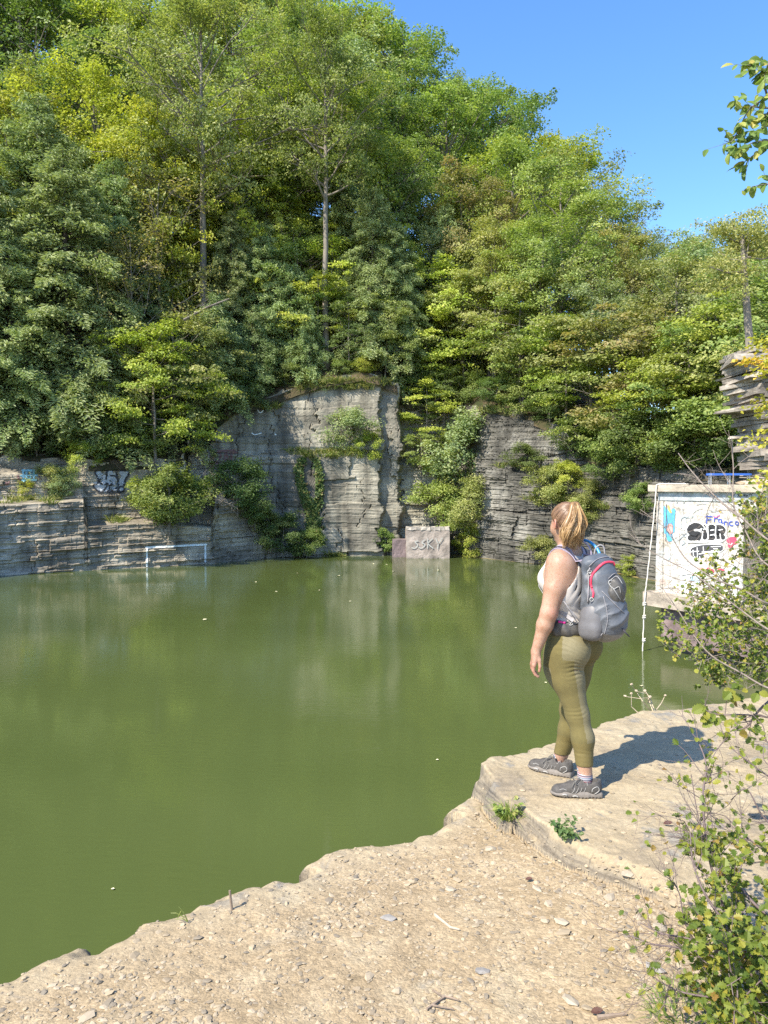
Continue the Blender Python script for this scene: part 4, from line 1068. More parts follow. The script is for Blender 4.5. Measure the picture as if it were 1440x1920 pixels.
mb = MB(); c_ = zz([(1240, 400)])[0]
ringp = [(c_[0] + 3.3 * math.cos(a), c_[1] + 3.3 * math.sin(a)) for a in np.linspace(0, 6.28, 12)]
plane_ribbon(mb, ringp, 1.3, lambda x, y, o: wall_px(x, y, o + .075), .002); plane_ribbon(mb, [(c_[0] - 1, c_[1]), (c_[0] + 1, c_[1])], 2.2, lambda x, y, o: wall_px(x, y, o + .075), .002)
hadd(mb, 'painted_ring', P_BLACK)

# ---------------------------------------------------------------- blue bench and rubble on the roof
def on_roof(px, Y): return np.array([float(world_col(px, Y)), Y, 4.52])
bc = on_roof(1366, 19.7)
bench = thing('blue_bench', 'low blue bench on thin metal legs on the hut roof', 'bench', tuple(bc))
hl = 85 / F * 19.7 / 2
mb = MB()
n = 26; ang = np.linspace(0, 2 * math.pi, n, endpoint=False)
ox = np.sign(np.cos(ang)) * (hl - .14) + .14 * np.cos(ang); oy = .14 * np.sin(ang)
v = [(x, y, .235) for x, y in zip(ox, oy)] + [(x * .99, y * .9, .285) for x, y in zip(ox, oy)] + [(0, 0, .235), (0, 0, .29)]
j = np.arange(n); j2 = (j + 1) % n
mb.add(v, np.stack([j, j2, n + j2, n + j], -1), np.concatenate([np.stack([j2, j, np.full(n, 2 * n)], -1), np.stack([n + j, n + j2, np.full(n, 2 * n + 1)], -1)]))
mb.build('seat', simple('blue_paint_metal', (.035, .11, .42), .35, .1, 10), bench)
for x in (-hl + .1, 0.0, hl - .08):
    mb = MB(); mb.tube([(x, -.06, 0), (x, -.06, .235)], .016, 8); mb.tube([(x, .06, 0), (x, .06, .235)], .016, 8); mb.tube([(x, -.06, .22), (x, .06, .22)], .014, 6)
    mb.build('leg', simple('galvanised_metal', (.5, .52, .53), .4, .1, 10, metal=.6), bench)

def stone_verts(rs, r, flat=.5):
    ph = (1 + 5 ** .5) / 2
    v = np.array([(-1, ph, 0), (1, ph, 0), (-1, -ph, 0), (1, -ph, 0), (0, -1, ph), (0, 1, ph), (0, -1, -ph), (0, 1, -ph), (ph, 0, -1), (ph, 0, 1), (-ph, 0, -1), (-ph, 0, 1)], float) / 1.9
    f = [(0, 11, 5), (0, 5, 1), (0, 1, 7), (0, 7, 10), (0, 10, 11), (1, 5, 9), (5, 11, 4), (11, 10, 2), (10, 7, 6), (7, 1, 8), (3, 9, 4), (3, 4, 2), (3, 2, 6), (3, 6, 8), (3, 8, 9), (4, 9, 5), (2, 4, 11), (6, 2, 10), (8, 6, 7), (9, 8, 1)]
    v = v * (1 + rs.normal(size=(12, 1)) * .16) * np.array([1 + .5 * rs.rand(), .7 + .3 * rs.rand(), flat]) * r
    a = rs.rand() * 6.28; ca, sa = math.cos(a), math.sin(a)
    return np.stack([v[:, 0] * ca - v[:, 1] * sa, v[:, 0] * sa + v[:, 1] * ca, v[:, 2]], -1), f
M_tan = simple('tan_rock', (.46, .36, .26), .9, .3, 3, bump=.5, bscale=12, bdist=.03)
for k, (px, Y, r, lab) in enumerate(((1392, 19.3, .20, 'low tan rock behind the right leg of the blue bench'), (1416, 19.0, .26, 'flat tan rock on the hut roof right of the blue bench'), (1440, 18.8, .25, 'tan rock on the hut roof at the right picture edge'))):
    vv, ff = stone_verts(rs0, r, .38); mb = MB(); mb.add(vv, None, ff)
    o = mb.build('roof_rock', M_tan); p = on_roof(px, Y); o.location = (p[0], p[1], p[2] + r * .2)
    tag(o, lab, 'rock', group='rocks on the hut roof')

# ---------------------------------------------------------------- knotted rope
ROPE = simple('white_rope', (.66, .63, .56), .9, .15, 60, bump=.6, bscale=120, bdist=.004)
mb = MB()
pr = [np.array(hw(.75, -.25, 4.54)), np.array(hw(.3, .0, 4.54)), np.array(hw(.14, .15, 4.53)), np.array(hw(.10, .20, 4.45)), np.array(hw(.08, .22, 4.0)), np.array(hw(.0, .26, 3.0)), np.array(hw(-.08, .31, 2.0)), np.array(hw(-.12, .335, 1.5)), np.array(hw(-.15, .35, .6)), np.array(hw(-.16, .36, -.15))]
P = catmull(pr, 14)
a_ = np.arange(len(P)) * .9
mb.tube(P + np.stack([np.cos(a_), np.sin(a_), 0 * a_], -1) * .004, .017, 7)
rope = mb.build('rope', ROPE, smooth=True); tag(rope, 'white knotted climbing rope hanging from the hut roof down into the water', 'rope')
for zk in (1.28, .93, .30):
    mb = MB(); c = np.array(hw(-.135, .345, zk)); aa = np.linspace(0, 4 * math.pi, 22)
    mb.tube(np.stack([c[0] + .035 * np.cos(aa), c[1] + .035 * np.sin(aa), c[2] + np.linspace(-.05, .05, 22)], -1), .018, 6)
    q = mb.build('knot', ROPE, smooth=True); q.parent = rope

# ---------------------------------------------------------------- layered rock outcrop behind the hut
mb = MB(); rs = np.random.RandomState(8)
z_ = .3
while z_ < 8.75:
    py = 910 - (z_ - CZ) / F * 24
    yy_ = 910 - (z_ - CZ) * F / 24.0
    left = np.interp(yy_, [655, 672, 690, 720, 760, 800, 850, 900, 1000], [1404, 1384, 1390, 1398, 1410, 1420, 1426, 1438, 1446]) + rs.normal() * 2.2
    if abs(yy_ - 770) < 5: left = 1386
    if abs(yy_ - 680) < 5: left = 1380
    th = rs.uniform(.05, .2)
    xl = world_col(left, 24)
    for k in range(4):
        wseg = rs.uniform(.8, 1.8)
        mb.box((xl + wseg / 2 + k * 1.2, 24.6 + rs.normal() * .12, z_ + th / 2), (wseg, 1.9 + rs.rand() * .6, th * 1.02), rz=rs.normal() * .12, jit=.08, rnd=rs)
    z_ += th
mb.box((world_col(1535, 24), 25.1, 4.2), (2.6, 1.4, 8.0), jit=.1, rnd=rs)
M_outc = rock_mat('outcrop_shale', (.22, .19, .16), (.34, .30, .25), (.46, .42, .36), vs=2.5, bump=.3, dark=.6)
o = mb.build('rock_outcrop', M_outc); tag(o, 'tall pile of thin pale shale layers behind the hut roof', 'rock')
# ================================================================ the near bank
ZL = 2.55
def P2(L, z_): return [tuple(on(x, y, z_))[:2] for x, y in L]
EDGE = [(-30, -14), (-9, -3.0), (-4.0, .6)] + P2([(-260, 1925), (-120, 1882), (0, 1842), (66, 1802), (158, 1774), (178, 1786), (250, 1733), (330, 1729), (358, 1722), (400, 1690), (470, 1668), (502, 1647), (542, 1650), (600, 1620), (642, 1600), (700, 1596), (765, 1587), (788, 1560), (838, 1538)], ZL) + P2([(872, 1497)], 2.60) + \
    P2([(893, 1447), (907, 1424), (958, 1411), (1012, 1409), (1060, 1396), (1112, 1372), (1160, 1352), (1200, 1338), (1262, 1334), (1300, 1325), (1362, 1319), (1440, 1308), (1600, 1288)], GZ - .03) + \
    [(5.3, 9), (7.4, 13), (9.4, 15.4), (10.6, 16.6), (14, 18.5), (22, 21), (40, 26)]
EDGE = np.array(EDGE, float)
POLY = np.vstack([EDGE, [(60, 20), (60, -60), (-30, -60)]])
STEP = np.array(P2([(860, 1420), (893, 1449), (950, 1512), (1010, 1560), (1080, 1597), (1160, 1628), (1240, 1662), (1320, 1720), (1440, 1800), (1600, 1900)], GZ - .03), float)

def seg_dist(X, Y, L):
    best = np.full(X.shape, 1e9); side = np.zeros(X.shape); pos = np.zeros(X.shape); acc = 0
    for a, b in zip(L[:-1], L[1:]):
        d = b - a; l = np.hypot(*d) + 1e-9
        t = np.clip(((X - a[0]) * d[0] + (Y - a[1]) * d[1]) / l ** 2, 0, 1)
        dx, dy = X - a[0] - t * d[0], Y - a[1] - t * d[1]; r = np.hypot(dx, dy)
        m = r < best - 1e-9
        side = np.where(m, d[0] * dy - d[1] * dx, side); pos = np.where(m, acc + t * l, pos); best = np.where(m, r, best); acc += l
    return best, np.sign(side), pos
def inside(X, Y, L):
    c = np.zeros(X.shape, bool)
    for (x0, y0), (x1, y1) in zip(L, np.roll(L, -1, 0)):
        c ^= ((y0 > Y) != (y1 > Y)) & (X < (x1 - x0) * (Y - y0) / (y1 - y0 + 1e-12) + x0)
    return c
def slabness(X, Y):
    r, s, pos = seg_dist(X, Y, STEP)
    wob = .05 * (fbm(X * 4, Y * 4, 61) - .5)
    return r * s + wob, pos          # positive = on the upper slab
def bank_z(X, Y):
    X = np.asarray(X, float); Y = np.asarray(Y, float)
    sd, pos = slabness(X, Y)
    hstep = np.interp(pos, [0, .6, 1.3, 2.2, 3.2, 5], [.12, .135, .10, .06, .03, .0])
    sd = sd + .06 * (hash1(np.floor(pos / .31 + .6 * fbm(pos * 3, pos * 0, 4)), 9) - .5) + .012 * (fbm(X * 14, Y * 14, 8, 2) - .5)
    up = 0
    for k_ in range(4):      # each thin bed breaks back a little differently
        o_ = .05 * (fbm(X * 3.1 + k_ * 7, Y * 3.1, 100 + k_, 3) - .5) + .03 * (hash1(np.floor(pos / (.22 + .1 * k_) + k_ * .37), 7 * k_ + 3) - .5)
        up = up + np.clip((sd - o_ - .03 + .02 * k_) / .026 + .5, 0, 1) / 4
    near = np.clip((-sd) / .8, 0, 1)
    z_ = GZ - .028 - hstep * (1 - up) - .03 * near * (1 - up) - .03 * np.clip(1 - np.abs(sd + .03) / .014, 0, 1) * (hash1(np.floor(pos / .3)) > .35) * np.clip((3.0 - pos) / 1.0, 0, 1)
    z_ = z_ + .05 * (fbm(X * .9, Y * .9, 12, 3) - .5) * (1 - .6 * up) + .018 * (fbm(X * 5, Y * 5, 14, 3) - .5)
    z_ = z_ + .006 * (fbm(X * 26, Y * 26, 15, 3) - .5) * 1.6
    # flat lying flakes on the slab: terraces of a tilted field
    q = fbm(X * 1.1 + .6 * Y, Y * 1.3, 41, 4) * 9
    fl = (np.floor(q) + np.clip((q - np.floor(q)) * 7, 0, 1)) / 9
    z_ = z_ + .055 * fl * up + .03 * fl * (1 - up)
    z_ = z_ + np.where((X > 4.5), -.25 * (X - 4.5).clip(0, 3), 0) * np.clip((Y - 3) / 3, 0, 1)
    for fx_, fy_ in ((1.08, 4.24), (1.02, 4.57)):
        wf = np.clip(1.6 - np.hypot(X - fx_, (Y - fy_) * 1.3) / .17, 0, 1); z_ = z_ * (1 - wf) + (GZ + .003) * wf
    r, s, p = seg_dist(X, Y, EDGE)
    ins = inside(X, Y, POLY)
    e = np.where(ins, r, -r)
    rag = .13 * (fbm(X * 2.6, Y * 2.6, 71, 4) - .5) + .05 * (fbm(X * 11, Y * 11, 72, 3) - .5) + .09 * (hash1(np.floor(p / .33 + .5 * fbm(p * 2, p * 0, 6)), 5) - .5) * np.clip(p * 0 + 1, 0, 1)
    e = e + rag
    # rim of separate blocks: notched and rounded
    z_ = z_ - .09 * np.clip(1 - e / .16, 0, 1) ** 2 * (1 - up) - .02 * np.clip(1 - e / .07, 0, 1) ** 2 * up
    z_ = z_ + .03 * (hash1(np.floor(p / .42 + .3 * fbm(X * 2, Y * 2, 9))) - .3) * np.clip(1 - (e - .1) / .15, 0, 1) * (1 - up)
    drop = np.clip(-e / .05, 0, 1) ** .7 * .9 + np.clip((-e - .05) / .35, 0, 1) * 3.0
    return np.where(e < 0, z_ - drop, z_), e, up
gx = np.concatenate([[-60, -30, -15, -9, -6, -4.2, -3.3, -2.6], np.arange(-2.2, -1.2, .02), np.arange(-1.2, 3.2, .0095), np.arange(3.2, 4.4, .03), np.arange(4.4, 11.5, .12), [12, 14, 17, 21, 27, 40, 60]])
gy = np.concatenate([[-60, -30, -15, -8, -4, -1.5, 0, .8], np.arange(1.25, 2.3, .012), np.arange(2.3, 6.3, .0095), np.arange(6.3, 7.1, .03), np.arange(7.1, 19, .12), [20, 22, 25, 30]])
GX, GY = np.meshgrid(gx, gy, indexing='ij')
Zb, Eb, Ub = bank_z(GX, GY)
V = np.stack([GX, GY, Zb], -1).reshape(-1, 3); ny = len(gy)
i = np.arange(len(gx) - 1)[:, None] * ny; j = np.arange(ny - 1)[None, :]
Q = np.stack([i + j, i + ny + j, i + ny + j + 1, i + j + 1], -1).reshape(-1, 4)
keep = (np.maximum.reduce([V[Q[:, k], 2] for k in range(4)]) > -.8)
Q = Q[keep]
m, nt, out = new_mat('dusty_bank_rock')
b = N(nt, 'ShaderNodeBsdfPrincipled', i_Roughness=.92); b.inputs['Specular IOR Level'].default_value = .2
geo = N(nt, 'ShaderNodeNewGeometry')
def gtex(sc, det=6, rough=.6, dist=0.0):
    mp = N(nt, 'ShaderNodeMapping', i_Scale=sc); nt.links.new(geo.outputs['Position'], mp.inputs[0])
    n = N(nt, 'ShaderNodeTexNoise', i_Scale=1.0, i_Detail=float(det), i_Roughness=rough); n.inputs['Distortion'].default_value = dist
    nt.links.new(mp.outputs[0], n.inputs[0]); return n.outputs[0]
soil = ramp(nt, gtex((5, 5, 5), 8, .7), [(.3, (.26, .195, .115)), (.5, (.335, .255, .155)), (.7, (.40, .32, .205))])
rock = ramp(nt, gtex((2.2, 2.2, 2.2), 7, .65), [(.33, (0.219, 0.181, 0.13)), (.45, (0.335, 0.27, 0.172)), (.7, (0.409, 0.344, 0.233))])
ax = N(nt, 'ShaderNodeAttribute', attribute_name='rock')
patch = N(nt, 'ShaderNodeMath', operation='ADD', use_clamp=True)
pt = ramp(nt, gtex((1.6, 1.6, 1), 5, .6, .8), [(.58, 0.0), (.66, .7)])
nt.links.new(ax.outputs['Fac'], patch.inputs[0]); nt.links.new(pt, patch.inputs[1])
mx = N(nt, 'ShaderNodeMixRGB'); nt.links.new(patch.outputs[0], mx.inputs[0]); nt.links.new(soil, mx.inputs[1]); nt.links.new(rock, mx.inputs[2])
gp = ramp(nt, gtex((3.5, 3.5, 3.5), 6, .65, 1.0), [(.56, 0.0), (.64, .75)])
mg = N(nt, 'ShaderNodeMixRGB'); mg.inputs[2].default_value = (.19, .187, .175, 1)
gm = N(nt, 'ShaderNodeMath', operation='MULTIPLY'); nt.links.new(gp, gm.inputs[0]); nt.links.new(patch.outputs[0], gm.inputs[1])
nt.links.new(gm.outputs[0], mg.inputs[0]); nt.links.new(mx.outputs[0], mg.inputs[1])
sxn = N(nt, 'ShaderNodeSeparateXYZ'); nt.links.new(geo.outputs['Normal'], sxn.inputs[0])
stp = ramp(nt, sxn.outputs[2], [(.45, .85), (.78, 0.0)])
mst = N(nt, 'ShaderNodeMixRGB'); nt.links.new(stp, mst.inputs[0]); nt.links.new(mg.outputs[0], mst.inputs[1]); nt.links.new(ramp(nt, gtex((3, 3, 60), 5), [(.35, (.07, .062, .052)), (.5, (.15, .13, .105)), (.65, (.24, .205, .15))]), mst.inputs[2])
fine = ramp(nt, gtex((55, 55, 55), 4), [(.3, .8), (.7, 1.15)])
mf = N(nt, 'ShaderNodeMixRGB', blend_type='MULTIPLY', i_Fac=.8); nt.links.new(mst.outputs[0], mf.inputs[1]); nt.links.new(fine, mf.inputs[2])
# fine crushed shale: cells of slightly different tone
vo = N(nt, 'ShaderNodeTexVoronoi', i_Scale=85.0); vo.feature = 'F1'; vm = N(nt, 'ShaderNodeMapping', i_Scale=(1, 1.3, 1)); nd = N(nt, 'ShaderNodeTexNoise', i_Scale=30.0)
nt.links.new(geo.outputs['Position'], nd.inputs[0]); va = N(nt, 'ShaderNodeMixRGB', i_Fac=.03); nt.links.new(geo.outputs['Position'], va.inputs[1]); nt.links.new(nd.outputs['Color'], va.inputs[2])
nt.links.new(va.outputs[0], vm.inputs[0]); nt.links.new(vm.outputs[0], vo.inputs['Vector'])
sv = N(nt, 'ShaderNodeSeparateColor'); nt.links.new(vo.outputs['Color'], sv.inputs[0])
vr = ramp(nt, sv.outputs[0], [(0, .82), (.5, 1.0), (1, 1.16)])
inv = N(nt, 'ShaderNodeMath', operation='SUBTRACT', i_0=1.0, use_clamp=True); nt.links.new(ax.outputs['Fac'], inv.inputs[1])
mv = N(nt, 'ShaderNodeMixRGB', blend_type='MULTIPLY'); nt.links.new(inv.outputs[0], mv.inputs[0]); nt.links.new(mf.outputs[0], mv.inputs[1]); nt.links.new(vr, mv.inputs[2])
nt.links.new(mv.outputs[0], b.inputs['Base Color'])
bp = N(nt, 'ShaderNodeBump', i_Strength=.55, i_Distance=.012); nt.links.new(gtex((38, 38, 38), 7, .7), bp.inputs['Height'])
bp2 = N(nt, 'ShaderNodeBump', i_Strength=.4, i_Distance=.03); nt.links.new(gtex((7, 11, 7), 6, .6, .6), bp2.inputs['Height']); nt.links.new(bp.outputs[0], bp2.inputs['Normal'])
bp3 = N(nt, 'ShaderNodeBump', i_Strength=.5, i_Distance=.006, invert=True); nt.links.new(vo.outputs['Distance'], bp3.inputs['Height']); nt.links.new(bp2.outputs[0], bp3.inputs['Normal'])
bm = N(nt, 'ShaderNodeMath', operation='MULTIPLY', i_1=.45); nt.links.new(inv.outputs[0], bm.inputs[0]); nt.links.new(bm.outputs[0], bp3.inputs['Strength'])
nt.links.new(bp3.outputs[0], b.inputs['Normal']); nt.links.new(b.outputs[0], out.inputs[0])
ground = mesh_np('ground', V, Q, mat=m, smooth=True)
a = ground.data.attributes.new('rock', 'FLOAT', 'POINT')
rk = np.clip(Ub * .85 + np.clip(1 - (Eb - .05) / (.22 + .2 * fbm(GX * 3, GY * 3, 5)), 0, 1) * .9, 0, 1)
a.data.foreach_set('value', rk.reshape(-1).astype(np.float32))
tag(ground, 'dusty beige rock ledge and gravel bank on the near side of the pond', kind='structure')
def gz(x, y): return float(bank_z(np.array([[x]]), np.array([[y]]))[0][0, 0])
def ong(px, py):
    z_ = 2.68
    for _ in range(6):
        p = on(px, py, z_); z_ = .5 * z_ + .5 * max(gz(p.x, p.y), 2.4)
    return on(px, py, z_)

# ---------------------------------------------------------------- gravel
rs = np.random.RandomState(21)
M_gr = new_mat('gravel_stone'); m, nt, out = M_gr
b = N(nt, 'ShaderNodeBsdfPrincipled', i_Roughness=.88); at_ = N(nt, 'ShaderNodeAttribute', attribute_name='tint')
nt.links.new(ramp(nt, at_.outputs['Fac'], [(0, (.17, .145, .11)), (.25, (.26, .205, .135)), (.6, (.34, .27, .175)), (1, (.38, .31, .215))]), b.inputs['Base Color']); nt.links.new(b.outputs[0], out.inputs[0])
M_gravel = m
base = []
for k in range(24): base.append(stone_verts(rs, 1.0, .22 + .3 * rs.rand()))
n_ = 46000
cy = 2.2 + 3.6 * rs.rand(n_) ** 1.5; cx = rs.uniform(-.56, .60, n_) * cy
zz_, ee_, uu_ = bank_z(cx, cy)
dens = np.clip(.25 + 1.2 * (fbm(cx * 1.3, cy * 1.3, 91, 4) - .35), .05, 1) * np.where(uu_ > .5, .16, 1.0) * np.clip((ee_ - .06) / .3, 0, 1)
sd, _p = slabness(cx, cy)
dens = np.maximum(dens, np.where((sd < 0) & (sd > -.5) & (cx > .9), .85, 0))
keep = (rs.rand(n_) < dens) & (ee_ > .04) & (cy < 6)
cx, cy, zz_ = cx[keep], cy[keep], zz_[keep]
mb = MB()
size = .0042 + .0095 * rs.rand(len(cx)) ** 2.2 + np.where(rs.rand(len(cx)) < .05, .012 * rs.rand(len(cx)), 0)
for k in range(len(cx)):
    v, f = base[rs.randint(24)]
    a = rs.rand() * 6.28; ca, sa = math.cos(a), math.sin(a)
    v = v * size[k]; tl = rs.normal() * .18
    v = np.stack([v[:, 0] * ca - v[:, 1] * sa, v[:, 0] * sa + v[:, 1] * ca, v[:, 2] + v[:, 0] * tl], -1) + (cx[k], cy[k], zz_[k] + size[k] * .12)
    mb.add(v, None, f, tint=rs.rand())
grv = mb.build('gravel', M_gravel); tag(grv, 'small flat beige gravel scattered over the dusty bank', 'gravel', kind='stuff')

# larger single stones
spots = [((1330, 1700), .02, 'small pale stone under the left twigs of the thorn bush'), ((921, 1592), .028, 'pale round stone on the gravel below the green tuft'), ((845, 1668), .03, 'flat pale stone in the gravel left of the twigs'), ((1178, 1662), .028, 'white rounded stone beside the end of the slab crack'), ((1238, 1742), .034, 'pale stone left of the tip of the thorn twigs'),
         ((1054, 1731), .03, 'white stone at the end of the short white stick'), ((728, 1722), .03, 'greyish stone in the left part of the gravel'), ((1067, 1876), .03, 'tan stone near the bottom edge of the picture'), ((906, 1822), .026, 'dark flat stone standing on edge in the lower gravel'),
         ((613, 1740), .018, 'small white stone on the dust near the upright twig'), ((1229, 1818), .032, 'bluish grey stone below the thorn twigs'), ((1143, 1684), .03, 'flat pale slab stone in the gravel below the leafy weed'), ((1008, 1668), .022, 'small brown stone beside the dead leaf')]
M_st = {0: simple('pale_stone', (.34, .285, .205), .85, .15, 30, bump=.3, bscale=80, bdist=.003), 1: simple('grey_stone', (.22, .205, .185), .85, .2, 30, bump=.3, bscale=80, bdist=.003)}
for k, ((x, y), r, lab) in enumerate(spots):
    p = ong(x, y); v, f = stone_verts(rs, r, .4); mb = MB(); mb.add(v, None, f)
    o = mb.build('stone', M_st[1 if ('dark' in lab or 'grey' in lab) else 0], smooth=False); o.location = (p.x, p.y, gz(p.x, p.y) + r * .15)
    tag(o, lab, 'stone', group='loose stones on the bank')

# ---------------------------------------------------------------- twigs, dead leaves, weeds
STK = simple('dry_stick', (.22, .165, .12), .85, .3, 40); STKW = simple('bleached_stick', (.42, .36, .28), .85, .2, 40)
for (pts, r, mt, lab) in (([(815, 1718), (845, 1742), (862, 1746)], .006, STKW, 'short bleached stick lying on the gravel'), ([(800, 1668 + 230 - 2), (835, 1872), (862, 1880)], .005, STK, 'thin brown stick crossing others in the lower gravel'), ([(812, 1860), (830, 1872), (850, 1874)], .004, STK, 'small forked brown stick in the lower gravel'),
                          ([(808, 1888), (850, 1896)], .004, STK, 'straight brown stick nearest the bottom in the gravel'), ([(1120, 1912), (1175, 1905)], .009, STK, 'thick brown stick at the bottom edge')):
    mb = MB(); P = [ong(x, y) for x, y in pts]; P = [Vector((p.x, p.y, gz(p.x, p.y) + .008)) for p in P]
    mb.tube(P, np.linspace(r, r * .5, len(P)), 5); o = mb.build('stick', mt); tag(o, lab, 'stick', group='dry sticks on the gravel')
p = ong(436, 1706); g0 = gz(p.x, p.y); mb = MB(); mb.tube([(p.x, p.y, g0 - .02), (p.x - .008, p.y, g0 + .05), (p.x - .012, p.y, g0 + .088)], [.006, .006, .005], 6)
o = mb.build('stick', STK); tag(o, 'short dark twig standing upright at the rock edge', 'stick')
LEAFB = simple('dead_leaf', (.09, .04, .026), .6, .3, 60); 
def leaf_outline(n=9, lob=.16):
    xs = np.linspace(0, 1, n); w_ = np.sin(xs * math.pi) ** .7 * .36 * (1 + lob * np.where(np.arange(n) % 2, 1, -1)); w_[0] = .02; w_[-1] = 0
    return xs, w_
def curled_leaf(mb, c, L, rs, d=None, nrm=(0, 0, 1), curl=.3, m=0, tint=.5, lob=.16, n=9, wide=1.0):
    xs, w_ = leaf_outline(n, lob); w_ = w_ * wide
    nrm = unit(np.array(nrm, float)); d = np.array(d if d is not None else rs.normal(size=3), float); d = unit(d - nrm * d.dot(nrm)); s = np.cross(nrm, d)
    fold = .25 + .3 * rs.rand()
    mid = np.array(c) + d * ((xs - .0) * L)[:, None] - nrm * (curl * L * (xs - .3) ** 2)[:, None]
    a = mid + s * (w_ * L)[:, None] + nrm * (w_ * L * fold)[:, None]; b_ = mid - s * (w_ * L)[:, None] + nrm * (w_ * L * fold)[:, None]
    v = np.vstack([mid, a, b_]); j = np.arange(n - 1)
    mb.add(v, np.vstack([np.stack([j, j + 1, n + j + 1, n + j], -1), np.stack([j + 1, j, 2 * n + j, 2 * n + j + 1], -1)]), None, tint, m)
for (x, y, L_, lab) in ((1253, 1551, .05, 'curled reddish brown leaf on the slab right of the shoes'), (962, 1556, .035, 'brown leaf under the green grass tuft'), (992, 1654, .035, 'brown leaf on the gravel below the slab'), (1120, 1905, .045, 'dark dead leaf at the bottom edge')):
    p = ong(x, y); mb = MB(); curled_leaf(mb, (p.x - L_ / 2, p.y, gz(p.x, p.y) + .012), L_, rs, (1, .2, 0), (0, -.3, 1), curl=-.15, lob=.05, wide=.8)
    o = mb.build('dead_leaf', LEAFB); tag(o, lab, 'leaf', group='dead leaves on the bank')
WEED = leaf_mat('weed_leaves', [(0, (.08, .14, .045)), (.6, (.14, .21, .07)), (1, (.24, .28, .12))])
def weed(px, py, z_, lab, n, h, grassy, r=.05):
    p = on(px, py, z_); g = gz(p.x, p.y); mb = MB(); ms = MB()
    if grassy: grass(mb, (p.x, p.y, g - .01), r, 150, h, rs, w=.0018, droop=1.4); grass(mb, (p.x, p.y, g), r, 60, h * .6, rs, w=.003, droop=.8)
    for i in range(n):
        a = rs.rand() * 6.28; d = np.array([math.cos(a), math.sin(a), .5 + rs.rand()]); d = unit(d); e = np.array([p.x, p.y, g]) + d * h * (.4 + .7 * rs.rand())
        ms.tube([(p.x, p.y, g - .005), (np.array([p.x, p.y, g]) + e) / 2 + [0, 0, .01], e], [.0015, .001, .0008], 3, cap=False)
        for q in range(7):
            f = .3 + .7 * rs.rand(); c = np.array([p.x, p.y, g]) * (1 - f) + e * f
            curled_leaf(mb, c, h * .22 * (.7 + .6 * rs.rand()), rs, d + rs.normal(size=3) * .8, (rs.normal() * .4, -.3 + rs.normal() * .4, 1), tint=rs.rand(), n=5)
    o = thing('weed', lab, 'plant', (p.x, p.y, g))
    for mm, nm, mt in ((mb, 'foliage', GRASS_FRESH if grassy else WEED), (ms, 'stem', WEED)):
        if mm.n:
            q = mm.build(nm, mt); q.parent = o; q.matrix_parent_inverse = Matrix.Translation(-o.location)
weed(953, 1564, 2.60, 'tuft of green grass growing out of the crack below the slab', 10, .13, True)
weed(1060, 1620, 2.63, 'small leafy weed in the slab crack', 22, .10, False)
weed(1222, 1330, 2.75, 'low grey green weed at the far edge of the slab', 26, .10, False)
weed(1290, 1905, 2.7, 'sparse grass tuft at the bottom beside the thorn bush', 0, .10, True, .12)
# dry stalks at the edges
DRY = simple('dry_stalk', (.42, .34, .24), .85, .25, 40)
mb = MB(); 
for pl in ([(1222, 1335), (1205, 1315), (1195, 1300), (1184, 1284)], [(1225, 1335), (1215, 1308), (1200, 1310), (1172, 1306)], [(1228, 1334), (1220, 1312), (1212, 1300), (1192, 1296)], [(1228, 1334), (1240, 1318), (1246, 1306)], [(1222, 1336), (1200, 1340), (1184, 1325), (1184, 1300)], [(1222, 1336), (1206, 1346), (1188, 1347)], [(1215, 1318), (1218, 1308), (1210, 1296)]):
    mb.tube([at(x, y, 5.9 + .1 * math.sin(x)) for x, y in pl], np.linspace(.005, .002, len(pl)), 4)
for (x, y) in ((1184, 1283), (1193, 1295), (1172, 1305), (1209, 1295), (1247, 1304), (1219, 1306), (1184, 1300)):
    c = at(x, y, 5.9); v, f = stone_verts(rs, .010, 1.0); mb.add(v + np.array(c), None, f)
o = mb.build('dry_stalks', DRY); tag(o, 'dry brown branching stalks with seed heads at the far slab edge', 'plant')
mb = MB()
for pl in ([(352, 1728), (345, 1712), (335, 1700)], [(346, 1720), (330, 1712), (320, 1712)], [(352, 1728), (342, 1722), (328, 1724)], [(340, 1708), (333, 1722)]):
    mb.tube([on(x, y, 2.66) * 1.0 if 0 else at(x, y, ong(352, 1732).y) for x, y in pl], np.linspace(.003, .0015, len(pl)), 4)
o = mb.build('dry_stalks', GRASS); tag(o, 'tiny dry grass sprig on the rock edge at lower left', 'plant')

